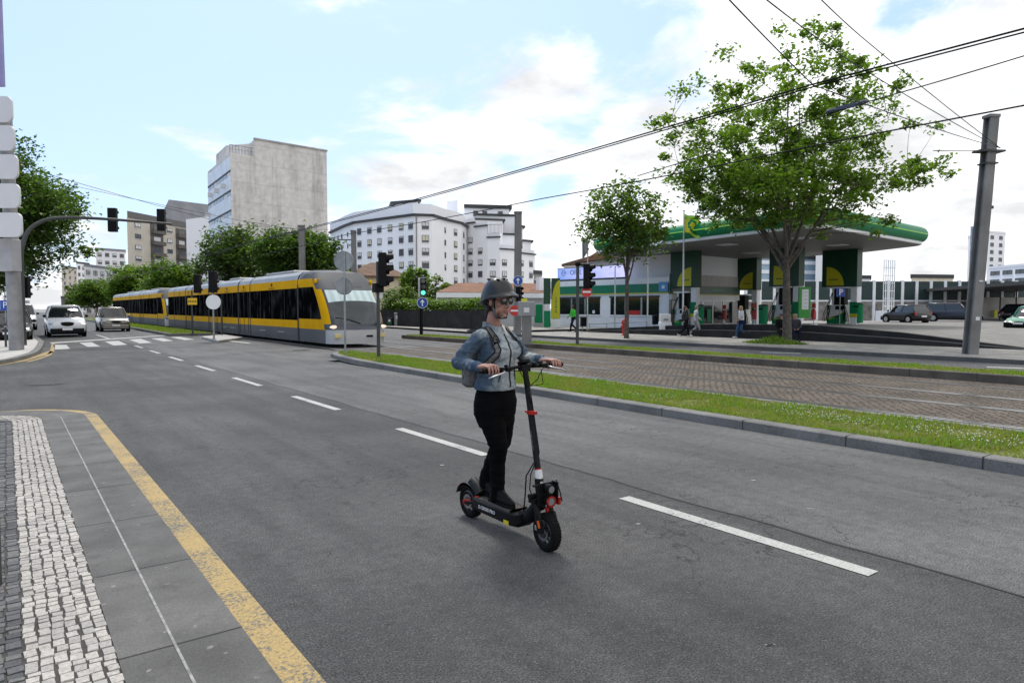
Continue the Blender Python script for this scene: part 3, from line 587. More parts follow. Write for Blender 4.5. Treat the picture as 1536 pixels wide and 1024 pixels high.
# backpack
bp = thing('backpack', 'grey chequered backpack worn by the scooter rider', 'backpack', (XC, 4.42, 1.1))
t = NT('grey_check', .9); v = t.n('ShaderNodeTexCoord').outputs['Object']; ch = t.n('ShaderNodeTexChecker', {'Vector': v, 'Scale': 80., 'Color1': (.16, .155, .15, 1), 'Color2': (.10, .098, .095, 1)}).outputs[0]; t.col(t.mix(1., ch, t.rng(t.noise(40, 4, v), .3, .7, .6, 1.4), 'MULTIPLY')); t.bump(t.noise(200, 2, v), .4, .004); m_check = t.m
b = MB()
for z, rx, ry in ((1.085, .12, .05), (1.10, .145, .072), (1.25, .15, .078), (1.4, .14, .07), (1.49, .11, .05)): pass
torso(b, [(RT(XC + .035, 4.40, 1.075), .10, .055, TY), (RT(XC + .035, 4.405, 1.10), .128, .078, TY), (RT(XC + .035, 4.40, 1.28), .13, .08, TY), (RT(XC + .035, 4.39, 1.39), .12, .065, TY), (RT(XC + .035, 4.375, 1.45), .08, .04, TY)], 28, 3.2)
bag = blob('bag', b, .008, m_check, bp, 3, lambda p, n: .004 * noise.noise(p * 14)); b = MB(); m_trim = cloth('navy_trim', (.02, .022, .03)); tr = MB()
for s in (-1, 1):
    pts = []
    for i in range(16):
        t_ = i / 15; x = XC + s * (.110 + .02 * t_); a = t_ * math.pi
        if t_ < .35: y, z = 4.36 - .30 * (t_ / .35), 1.495 + .035 * math.sin(t_ / .35 * 2.2)
        else: q = (t_ - .35) / .65; x = XC + s * (.125 + .035 * q ** 1.5); z = 1.52 - .30 * q; y = 4.06
        pts.append([x, y, z])
    P = []
    for x, y, z in pts:
        if y < 4.28:
            o = RT(x, 3.5, z) - Vector(rider.location); hit, loc, nr, _ = jk.ray_cast(o, RT(XC, 5.2) - RT(XC, 4.2))
            o2 = RT(x, max(y, 4.1), 1.9) - Vector(rider.location); h2, l2, n2, _ = jk.ray_cast(o2, Vector((0, 0, -1)))
            if z > 1.47 and h2: P.append((l2 + Vector(rider.location), n2))
            elif hit: P.append((loc + Vector(rider.location), nr))
        else: P.append((RT(x, y, z), Vector((0, .3, 1)).normalized()))
    W2 = .024; A = []
    for i, (p_, nr) in enumerate(P):
        d = (P[min(i + 1, len(P) - 1)][0] - P[max(i - 1, 0)][0]).normalized(); sd = d.cross(nr).normalized(); A.append([p_ - sd * W2 + nr * .001, p_ - sd * W2 * .9 + nr * .012, p_ + sd * W2 * .9 + nr * .012, p_ + sd * W2 + nr * .001])
    b.rings(A, False, False); tr.tube([q[1] - (q[2] - q[1]) * .02 for q in A], .005, 6); tr.tube([q[2] for q in A], .005, 6)
stp = bsplit(b, 'shoulder_strap', m_check, bp, smooth=180)[0]; bsplit(tr, 'trim', m_trim, stp, smooth=180)
# ================================================================ SCOOTER
sc = thing('electric_scooter', 'black electric kick scooter with fat tyres and red details', 'scooter', (2.97, 4.05, 0)); SX = 2.97
def S(l, f, z): return Vector((SX + l, 4.565 - f, z))
m_sb = M_('scooter_black', (.006, .006, .0065), .5, .0, var=.15, scale=12, spec=.15); m_grip = M_('deck_grip', (.085, .075, .07), .9, var=.3, scale=60, bump=.5, bscale=300); m_anod = M_('red_anodised', (.42, .02, .015), .3, .5, var=.1); m_lab = M_('label_white', (.62, .62, .62), .4, var=.15, scale=40)
m_tyre = M_('tyre', (.010, .010, .010), .85, var=.3, scale=40, bump=.5, bscale=120, spec=.08); m_rim = M_('rim_grey', (.06, .06, .062), .35, .6, var=.1); m_brk = M_('brake_steel', (.45, .45, .45), .3, 1., var=.1)
def swheel(f, rr_, st):
    c = S(0, f, .132); a = R(st); w = thing('wheel', None, None); 
    b = MB(); b.lathe([(.088, -.03), (.105, -.039), (.122, -.034), (.130, -.018), (.132, 0), (.130, .018), (.122, .034), (.105, .039), (.088, .03), (.086, 0), (.088, -.03)], (0, 0, 0), 'X', 40, None, False)
    for i in range(36):
        an = 2 * math.pi * i / 36
        for sx in (-1, 1): b.obox((sx * .016, .1305 * math.cos(an + sx * .04), .1305 * math.sin(an + sx * .04)), .022, .009, .006, Matrix.Rotation(an - math.pi / 2, 4, 'X'))
    bpy.data.objects.remove(w); o = b.build('wheel', m_tyre, smooth=35); o.parent = sc; o.location = c - Vector(sc.location); o.rotation_euler = (0, 0, a)
    b = MB(); b.lathe([(.088, -.026), (.078, -.03), (.072, -.02), (.072, .02), (.078, .03), (.088, .026)], (0, 0, 0), 'X', 32, None, False); b.lathe([(.0, -.045), (.034, -.045), (.04, -.03), (.04, .03), (.034, .045), (0, .045)], (0, 0, 0), 'X', 20)
    for i in range(5):
        an = 2 * math.pi * i / 5 + .3; b.obox((0, .056 * math.cos(an), .056 * math.sin(an)), .03, .036, .018, Matrix.Rotation(an, 4, 'X'))
    r = b.build('rim', m_rim, smooth=35); r.parent = o; b = MB(); b.disc((-.037, 0, 0), (-1, 0, 0), .058, 28, None, .036, .003); d = b.build('brake_disc', m_brk); d.parent = o
swheel(0, 0, 0); swheel(.96, 0, -4)
b = MB(); 
sec = lambda f, w, z0, z1: [S(l, f, z) for l, z in ((-w, z1 - .006), (-w + .008, z1), (w - .008, z1), (w, z1 - .006), (w, z0 + .02), (w - .03, z0), (-w + .03, z0), (-w, z0 + .02))]
b.rings([sec(.12, .07, .13, .195), sec(.16, .085, .115, .2), sec(.24, .098, .105, .2), sec(.62, .098, .1, .2), sec(.70, .085, .105, .2), sec(.74, .06, .13, .215)])
dk = b.build('deck', m_sb, sc, bevel=.003); b = MB(); b.rings([sec(.17, .08, .198, .206), sec(.63, .085, .198, .206)]); b.build('grip_mat', m_grip, dk)
b = MB(); b.text('E-CROSS PRO', Matrix.Translation(S(-.0992, .33, .158)) @ Matrix.Rotation(R(90), 4, 'X').to_4x4() @ Matrix.Identity(4), .001) if False else None
Mt = Matrix.Translation(S(-.0985, .36, .16)) @ Matrix(((0, 0, -1, 0), (-1, 0, 0, 0), (0, 1, 0, 0), (0, 0, 0, 1)))
b.text('E-CROSS PRO', Mt, .036, .0006, bold=.0008); b.build('lettering', m_lab, dk)
b = MB(); b.obox(S(-.0985, .61, .128), .002, .06, .03); b.build('reflector', M_('reflector_yellow', (.6, .5, .02), .3), dk)
b = MB()                                                              # neck rising from the deck to the steering head
chain(b, [S(0, .70, .17), S(0, .78, .2), S(0, .855, .30), S(0, .90, .385)], [.055, .05, .042, .036]); rc(b, S(0, .895, .30), S(0, .87, .48), .034, .032)
blob('neck', b, .006, m_sb, sc, 2)
b = MB()                                                              # rear swing arms and spring
for s in (-1, 1): b.tube([S(s * .055, .18, .165), S(s * .062, .08, .15), S(s * .062, -.005, .132)], [.018, .016, .014], 10)
bsplit(b, 'rear_arm', m_sb, sc, smooth=60); b = MB()
for s in (-1, 1): b.obox(S(s * .066, .06, .155), .018, .085, .022); b.cyl(S(s * .075, 0, .132), S(s * .05, 0, .132), .018, None, 12); b.obox(S(s * .06, .17, .205), .03, .03, .02)
bsplit(b, 'rear_clamp', m_anod, sc, bevel=.003)
b = MB(); rs = []
for i in range(13):
    a = R(-8 + 14.2 * i); rr_ = .157; c = Vector((0, -math.cos(math.pi - a) * rr_, math.sin(a) * rr_)); w = .052 if i < 12 else .05
    rs.append([S(l, .0 + math.cos(a + 0) * rr_ * 1.0 * 1, .132 + math.sin(a) * (rr_ + q)) for l, q in ((-w, -.03), (-w, -.005), (-w * .6, .004), (w * .6, .004), (w, -.005), (w, -.03))])
rs = rs[1:]; b.rings(rs + [[p - Vector((0, 0, .004)) for p in r] for r in rs[::-1]], False, False); fd = b.build('rear_fender', M_('fender_black', (.013, .0135, .0145), .5, var=.1, spec=.2), sc, smooth=40)
b = MB(); b.tube([S(0, .02, .29), S(0, .09, .262), S(0, .15, .215)], [.046, .05, .05], 12); b.build('fender_cover', fd.data.materials[0], fd, smooth=60); b = MB()
for f_, z in ((.045, .284), (.08, .27), (.115, .248)): b.ell(S(-.034, f_, z + .022), (.011, .011, .008), 12, 6)
bsplit(b, 'fender_hole', m_black, fd, smooth=180); b = MB(); b.obox(S(0, -.155, .215), .05, .016, .03); b.build('tail_light', m_anod, fd, bevel=.003)
b = MB()                                                              # fork with front shock legs
for s in (-1, 1): b.tube([S(s * .058, .895, .335), S(s * .062, .925, .27), S(s * .062, .96, .132)], [.02, .021, .016], 12); b.obox(S(s * .066, .955, .2), .024, .05, .12, Matrix.Rotation(R(-20), 4, 'X'))
b.obox(S(0, .885, .345), .16, .07, .035); b.build('fork', m_sb, sc, smooth=40)
b = MB()
for s in (-1, 1): b.obox(S(s * .08, .965, .2), .004, .02, .05, Matrix.Rotation(R(-20), 4, 'X'))
bsplit(b, 'fork_reflector', M_('reflector_orange', (.75, .12, .01), .3), sc); b = MB(); b.obox(S(-.05, .93, .16), .03, .06, .035); b.build('brake_caliper', m_alu, sc, bevel=.004)
st0, st1 = S(0, .885, .42), S(0, .708, 1.245)
b = MB(); b.tube([st0, st0.lerp(st1, .15), st0.lerp(st1, .16), st1], [.027, .026, .0225, .021], 16); stem = b.build('stem', m_sb, sc, smooth=50)
b = MB(); b.tube([st0.lerp(st1, .035), st0.lerp(st1, .155)], .0285, 16); b.build('label', m_lab, stem, smooth=60); b = MB()
b.tube([st0.lerp(st1, .155), st0.lerp(st1, .165)], .029, 16); b.tube([st0.lerp(st1, .62), st0.lerp(st1, .645)], .029, 16); b.obox(st0.lerp(st1, .632) + Vector((0, -.03, 0)), .05, .03, .022); b.obox(st0.lerp(st1, .64) + Vector((-.03, 0, .004)), .03, .02, .012); b.build('clamp', m_anod, stem, smooth=50)
b = MB(); d = (st1 - st0).normalized(); Ms = d.to_track_quat('Y', 'Z').to_matrix().to_4x4()
b.text('CROSS PRO', Matrix.Translation(st0.lerp(st1, .4) + Vector((-.0232, 0, 0))) @ Matrix(((0, 0, -1, 0), (d.y, -d.z, 0, 0), (d.z, d.y, 0, 0), (0, 0, 0, 1))), .026, .0005); b.build('lettering', M_('label_grey', (.2, .2, .2), .5), stem)
# handlebar
hb = MB(); HB = S(0, .70, 1.262); hp = [GR[-1] + Vector((-.10, .012, -.002)), GR[-1], GR[-1] + Vector((.1, -.008, .004)), HB + Vector((-.06, 0, 0)), HB + Vector((.06, 0, 0)), GR[1] + Vector((-.1, -.008, 0)), GR[1], GR[1] + Vector((.085, .012, 0))]
hb.tube(hp, .0125, 12); hb.obox(HB + Vector((0, 0, -.008)), .075, .05, .05); bar = hb.build('handlebar', m_sb, sc, smooth=50); b = MB()
for s in (-1, 1):
    g = GR[s]; d = Vector((s, .1, 0)).normalized(); b.tube([g - d * .06, g - d * .055, g + d * .062, g + d * .07], [.019, .0165, .0165, .019], 14)
bsplit(b, 'grip', m_rubber, bar, smooth=50); b = MB(); lv = MB()
for s in (-1, 1):
    g = GR[s]; q = g + Vector((-s * .088, -.008, .002)); b.obox(q, .034, .036, .036); b.obox(q + Vector((-s * .04, -.012, .004)), .036, .04, .028); b.ell(q + Vector((-s * .04, .012, .026)), (.018, .014, .01), 10, 6)
    lv.tube([q + Vector((0, -.022, -.006)), q + Vector((s * .02, -.055, -.012)), q + Vector((s * .075, -.068, -.022)), q + Vector((s * .125, -.062, -.036)), q + Vector((s * .15, -.05, -.046))], [.009, .0075, .0062, .0058, .006], 8)
b.obox(HB + Vector((-.01, -.006, .034)), .075, .06, .022, Matrix.Rotation(R(-25), 4, 'X')); b.ell(HB + Vector((.075, -.02, .016)), .02, 12, 8); bsplit(b, 'control', m_black, bar, bevel=.003); bsplit(lv, 'brake_lever', m_alu, bar, smooth=180)
b = MB()
for s, k in ((-1, 0), (1, 0), (1, .03), (-1, .025)):
    q = GR[s] + Vector((-s * .11, -.03, 0)); b.tube([q, HB + Vector((s * (.1 - k), -.075 - k, -.02)), HB + Vector((s * .055 + k, -.08 - k, -.09 - k)), HB + Vector((s * .02, -.035, -.14)), st0.lerp(st1, .72) + Vector((s * .006, -.026, 0))], .0035, 6)
b.tube([st0.lerp(st1, .72) + Vector((.006, -.026, 0)), st0.lerp(st1, .3) + Vector((.01, -.028, 0)), S(-.05, .84, .52), S(-.075, .86, .42), S(-.06, .94, .26), S(-.05, .95, .17)], .004, 6); b.tube([S(-.03, .85, .6), S(-.06, .80, .5), S(-.045, .77, .36), S(-.02, .72, .22)], .005, 6); bsplit(b, 'cable', m_black, sc, smooth=180)
# lamps on the fork
lb = MB(); lb.obox(S(.015, .935, .395), .16, .012, .15); lb.obox(S(0, .915, .40), .05, .05, .05); lb.obox(S(.075, .955, .41), .012, .06, .13); 
for z in (.436, .352): lb.cyl(S(.005, .945, z), S(.005, 1.0, z), .03, .036, 18)
lm = lb.build('headlight', m_sb, sc, smooth=40); b = MB(); b.disc(S(.005, 1.002, .436), (0, -1, 0), .024, 20); b.disc(S(.005, 1.002, .352), (0, -1, 0), .027, 20); bsplit(b, 'lamp_glass', M_('lamp_glass', (.32, .33, .34), .2, .6, var=0), lm); b = MB(); b.disc(S(.005, 1.006, .352), (0, -1, 0), .039, 22, None, .029, .01); b.obox(S(.08, .985, .345), .02, .03, .05); b.obox(S(-.02, .985, .30), .02, .02, .03); b.build('lamp_ring', m_anod, lm)
b = MB(); b.tube([S(.09, .95, .48), S(.085, 1.0, .40), S(.10, 1.0, .34)], .005, 6); b.obox(S(-.07, .93, .46), .05, .03, .012); b.cyl(S(-.095, .88, .375), S(-.045, .88, .375), .02, None, 12); b.build('bracket', m_sb, lm)
# ================================================================ TRAM
m_ty = M_('tram_yellow', (.68, .36, .004), .55, var=.05, spec=.03); m_tg = M_('tram_grey', (.115, .117, .122), .55, .0, var=.12, scale=.8, spec=.1); m_ts = M_('tram_silver', (.44, .445, .45), .35, .2, var=.06); m_tr = M_('tram_roof', (.34, .345, .35), .45, .3, var=.12, scale=1)
m_tk = M_('gangway_rubber', (.02, .02, .02), .7); m_td = M_('tram_dark', (.02, .025, .045), .3, coat=.5)
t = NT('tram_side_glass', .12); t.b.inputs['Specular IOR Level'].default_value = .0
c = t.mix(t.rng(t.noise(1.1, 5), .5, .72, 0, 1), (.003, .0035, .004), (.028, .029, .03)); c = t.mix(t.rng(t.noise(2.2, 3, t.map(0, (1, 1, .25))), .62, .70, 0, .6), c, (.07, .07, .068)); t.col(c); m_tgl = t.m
m_wind = bpy.data.materials.new('windscreen'); m_wind.use_nodes = True; q = m_wind.node_tree.nodes['Principled BSDF']; q.inputs['Base Color'].default_value = (.02, .028, .032, 1); q.inputs['Roughness'].default_value = .04; q.inputs['Specular IOR Level'].default_value = .5; q.inputs['Coat Weight'].default_value = .12; q.inputs['Coat IOR'].default_value = 2.2; q.inputs['Coat Roughness'].default_value = .03
t = NT('painted_reflection', .3); w = t.n('ShaderNodeTexWave', {'Vector': t.pos, 'Scale': .9, 'Distortion': 1.5}, bands_direction='X').outputs['Fac']; t.col(t.mix(t.rng(w, .3, .7, 0, 1), (.55, .65, .66), (.44, .54, .54))); m_refl = t.m  # pale bands: sky reflection painted as colour for the windscreen top
TX, TW = 12.22, 1.32
SEC = [(1.29, .15), (1.315, .4), (1.32, .76), (1.32, 1.12), (1.315, 2.6), (1.295, 3.0), (1.22, 3.2), (1.0, 3.36), (.6, 3.44), (0, 3.47)]
def side(b, y0, y1, i0, i1, n=1, e=0.):
    for s in (-1, 1):
        for k in range(n):
            a, c = y0 + (y1 - y0) * k / n, y0 + (y1 - y0) * (k + 1) / n
            for i in range(i0, i1):
                (x0, z0), (x1, z1) = SEC[i], SEC[i + 1]; p = [(TX + s * (x0 + e), a, z0), (TX + s * (x0 + e), c, z0), (TX + s * (x1 + e), c, z1), (TX + s * (x1 + e), a, z1)]
                b.poly(p if s > 0 else p[::-1])
YS = [(0, .15, 28.12), (.75, 28.16), (.8, 28.3)]
def ysz(z): return [28.14, 28.12, 28.2, 28.42, 28.85, 29.45, 30.15, 30.75, 31.2][0] if z < .3 else 28.12 if z < .76 else 28.2 + .13 * (z - .76) + .36 * (z - .76) ** 1.75 * .8
def tram(name, y0, L, label, front=True):
    yo = y0 - 28.1; root = thing(name, label, 'tram', (TX, y0 + L / 2, .0), 0, 'yellow trams on the reserved track'); ye = y0 + L; yb = 31.44 + yo
    cuts = [31.44, 39.2, 41.6, 46.6, 48.9, 54.0, 56.2]; cuts = [c + yo for c in cuts] + [ye - 2.6]
    b = MB(); side(b, yb, ye, 0, 2, 8); bsplit(b, 'skirt', m_tg, root, smooth=30)
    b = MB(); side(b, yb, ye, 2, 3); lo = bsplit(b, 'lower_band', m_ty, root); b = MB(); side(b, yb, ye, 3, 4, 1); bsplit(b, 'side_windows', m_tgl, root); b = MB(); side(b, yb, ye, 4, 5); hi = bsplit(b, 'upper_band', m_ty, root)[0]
    b = MB(); side(b, yb - .2, ye, 5, 9); b.build('roof', m_tr, root, smooth=40)
    b = MB()
    for sy in (ye, ): b.poly([(TX + s * x, sy, z) for s, x, z in [(1, *q) for q in SEC] + [(-1, *q) for q in SEC[::-1]]])
    b.poly([(TX - 1.25, yb, .17), (TX + 1.25, yb, .17), (TX + 1.25, ye, .17), (TX - 1.25, ye, .17)]); b.build('tail', m_tg, root)
    for c in cuts:                                                    # gangway gaskets
        b = MB(); w = .09 if c in cuts[::2] else .06; pr = [(s * (x + .012), z) for s, x, z in [(-1, *q) for q in SEC] + [(1, *q) for q in SEC[-2::-1]]]
        b.rings([[(TX + x, c - w, z + (.01 if z > 3 else 0)) for x, z in pr], [(TX + x, c + w, z + (.01 if z > 3 else 0)) for x, z in pr]], False, False); b.build('gangway', m_tk, root)
    for a, c in zip(cuts, cuts[1:]):                                  # doors, pillars, emblems, number
        for s in (-1, 1):
            if c - a < 3:
                b = MB(); x = TX + s * 1.332
                for yy in (a + .35, (a + c) / 2, c - .35): b.box(x - .006, x + .006, yy - .02, yy + .02, .3, 2.55)
                b.build('door', m_tk, root)
            else:
                b = MB(); x = TX + s * 1.323
                for k in range(1, 4): yy = a + (c - a) * k / 4; b.box(x - .004, x + .004, yy - .03, yy + .03, 1.13, 2.58)
                bsplit(b, 'window_pillar', m_black, root)
            if s < 0:
                b = MB(); b.box(x - .012, x - .004, (a + c) / 2 - .5, (a + c) / 2 + .5, 2.66, 2.685); b.obox((x - .004, (a + c) / 2, 2.85), .012, .16, .14); b.build('emblem', m_black, hi)
    for yy in ([34, 37, 43, 45] if front else []):
        b = MB(); b.box(TX - 1.335, TX - 1.322, yy + yo - .55, yy + yo + .45, .5, .53); bsplit(b, 'step_light', m_ts, root)
    for yy in (33, 37.5, 44, 51, 57.5):                               # bogies
        b = MB()
        for s in (-1, 1):
            for dy in (-.8, .8): b.cyl((TX + s * .72, yy + yo + dy, .3), (TX + s * .86, yy + yo + dy, .3), .29, None, 20)
        b.box(TX - .7, TX + .7, yy + yo - 1.1, yy + yo + 1.1, .2, .4); b.build('bogie', m_tk, root)
    b = MB()                                                          # roof equipment
    for yy, l in ((33.5, 4.5), (43.3, 2.2), (50, 4)): b.box(TX - .8, TX + .8, yy + yo, yy + yo + l, 3.4, 3.54)
    bsplit(b, 'roof_box', m_tr, root, bevel=.05)
    # the cab: levels of rounded plan, one mesh per part
    NU = 24; U = [-1 + 2 * j / NU for j in range(NU + 1)]
    def lev(z):
        w = [x for x, zz in [(1.27, .15)]][0]; w = 1.30 if z < .8 else 1.315 - .012 * max(0, z - 2.2); bl = .82 if z < 1.0 else .82 - .16 * (z - 1.)
        if z > 2.9: w -= .55 * (z - 2.9) ** 1.4
        y = ysz(z) + yo; out = []
        for u in U: out.append(Vector((TX + w * math.copysign(1 - (1 - abs(u)) ** 1.7, u), min(y - bl * (1 - abs(u) ** 2.6) ** .8, yb - .12), z)))
        return out
    def skin_(zs, u0=0, u1=NU, e=0.):
        rows = [lev(z) for z in zs]; bb = MB(); rows = [[p + Vector((0, -e, 0)) for p in r[u0:u1 + 1]] for r in rows]; bb.rings(rows, False, False); return bb
    skin_([.16, .25, .4, .55, .68, .75]).build('bumper', m_ts, root, smooth=60); skin_([.75, .8, .97, 1.0]).build('nose', m_td, root, smooth=60)
    zs = [1.0 + 1.5 * i / 10 for i in range(11)]; skin_(zs, 3, NU - 3).build('windscreen', m_wind, root, smooth=180); zc = [2.5, 2.6, 2.75, 2.9, 3.0, 3.1, 3.2, 3.28]
    sb = MB(); rws = []  # arched sheet over the glass carrying the painted sky reflection
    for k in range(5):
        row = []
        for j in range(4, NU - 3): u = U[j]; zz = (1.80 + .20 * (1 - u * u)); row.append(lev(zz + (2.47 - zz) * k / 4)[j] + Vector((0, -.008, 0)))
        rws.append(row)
    sb.rings(rws, False, False); sb.build('painted_reflection', m_refl, root, smooth=180); ca = skin_(zc, 0, NU); top = lev(3.28); yk = yb - .2; prof = [(TX + s * x, yk, z) for s, x, z in [(-1, *q) for q in SEC[5:]] + [(1, *q) for q in SEC[-2:4:-1]]]
    m_ = len(prof); rs = [[top[0] + (top[-1] - top[0]) * 0 + (Vector(top[int(round(j * NU / (m_ - 1)))]) - top[0]) for j in range(m_)], [Vector(p) for p in prof]]
    mid = [a.lerp(c, .5) + Vector((0, 0, .05)) for a, c in zip(*rs)]; ca.rings([rs[0], mid, rs[1]], False, False); ca.build('cab_roof', m_tg, root, smooth=60)
    for s in (-1, 1):
        j0, j1 = (0, 3) if s < 0 else (NU - 3, NU); pl = skin_([1.0] + zs[1:], j0, j1); pl.build('windscreen_pillar', m_ty, root, smooth=60)
        X = TX + s * 1.316; pts = [lev(z)[0 if s < 0 else NU] for z in [.16, .4, .75]]
        def strip(za, zb, n, m, nm, inset=0., lift=0.):
            bb = MB(); 
            for i in range(n):
                z0, z1 = za + (zb - za) * i / n, za + (zb - za) * (i + 1) / n; p0, p1 = lev(z0)[0 if s < 0 else NU], lev(z1)[0 if s < 0 else NU]
                x = lambda z: TX + s * (1.30 + .02 * min(1, z / 1.1) + lift); q = [(x(z0) if inset else p0.x, p0.y + inset, z0), (x(z0), yb, z0), (x(z1), yb, z1), (x(z1) if inset else p1.x, p1.y + inset, z1)]; bb.poly(q if s > 0 else q[::-1])
            return bb.build(nm, m, root, smooth=30)
        strip(.16, .75, 3, m_tg, 'cab_skirt'); strip(.75, 1.14, 2, m_ty, 'cab_band'); cw = strip(1.14, 3.0, 12, m_ty, 'cab_side'); strip(1.2, 2.62, 10, m_tgl, 'cab_window', .22, .006)
    for s in (-1, 1):
        bb = MB()
        for z0, z1 in ((3.0, 3.1), (3.1, 3.2), (3.2, 3.28)):
            p0, p1 = lev(z0)[0 if s < 0 else NU], lev(z1)[0 if s < 0 else NU]; xs = lambda z: TX + s * (1.295 - .075 * (z - 3) / .2 if z <= 3.2 else 1.22 - .22 * (z - 3.2) / .16); q = [p0, (xs(z0), yb, z0), (xs(z1), yb, z1), p1]; bb.poly(q if s > 0 else q[::-1])
        bb.build('cab_shoulder', m_tg, root, smooth=40)
        b = MB(); p = lev(.88)[4 if s < 0 else NU - 4]; b.ell(p + Vector((0, 0, 0)), (.2, .08, .075), 14, 8); b.build('headlight', emit('tram_headlight', (1, .8, .62), .75) if front else m_ts, root, smooth=180)
        b = MB(); p = lev(.5)[5 if s < 0 else NU - 5]; b.obox(p + Vector((0, -.01, 0)), .3, .1, .17); b.build('fog_light', M_('fog_glass', (.6, .5, .22), .2), root, bevel=.02)
        b = MB(); p = lev(2.0)[2 if s < 0 else NU - 2]; b.tube([p + Vector((0, .3, .9)), p + Vector((s * .15, .2, .95))], .02, 6); b.ell(p + Vector((s * .05, .75, .85)), (.07, .1, .12), 12, 8); b.build('mirror', m_ty, root, smooth=180)
    b = MB(); r0 = [p + Vector((0, -.012, 0)) for p in lev(1.55)]
    rows = [[p + Vector((0, -.015, 0)) for p in lev(z)[8:17]] for z in (2.62, 2.85)]; b.rings(rows, False, False); b.build('destination_display', M_('display_dark', (.06, .062, .07), .3), root, smooth=180)
    b = MB(); p = lev(.48)[14]; b.obox(p, .3, .06, .09); b.build('coupler_cover', m_black, root, bevel=.02); b = MB(); p0, p1 = lev(1.02)[9], lev(1.35)[17]; b.tube([lev(1.02)[12] + Vector((0, -.03, 0)), lev(1.2)[9] + Vector((0, -.04, 0)), lev(1.28)[5] + Vector((0, -.03, 0))], .015, 6); b.build('wiper', m_black, root)
    return root
tr1 = tram('tram', 28.1, 35.0, 'yellow and grey tram facing the crossing, nose beside the traffic signs')
tr2 = tram('tram', 64.9, 35.0, 'second yellow and grey tram coupled behind the leading one', False)
b = MB(); y = 53.; pk = thing('pantograph', None, None) ; bpy.data.objects.remove(pk)
for s in (-1, 1):
    b.tube([(TX + s * .45, y, 3.55), (TX + s * .4, y + 1.1, 4.5), (TX + s * .35, y + .1, 5.58)], .035, 6)
b.tube([(TX - .8, y + .1, 5.5), (TX - .55, y + .1, 5.64), (TX + .55, y + .1, 5.64), (TX + .8, y + .1, 5.5)], .03, 6); b.tube([(TX - .6, y + .35, 5.62), (TX + .6, y + .35, 5.62)], .025, 6); b.box(TX - .6, TX + .6, y - .4, y + .6, 3.48, 3.6); b.tube([(TX - .45, y + 1.1, 4.5), (TX + .45, y + 1.1, 4.5)], .03, 6)
b.build('pantograph', m_black, tr1)
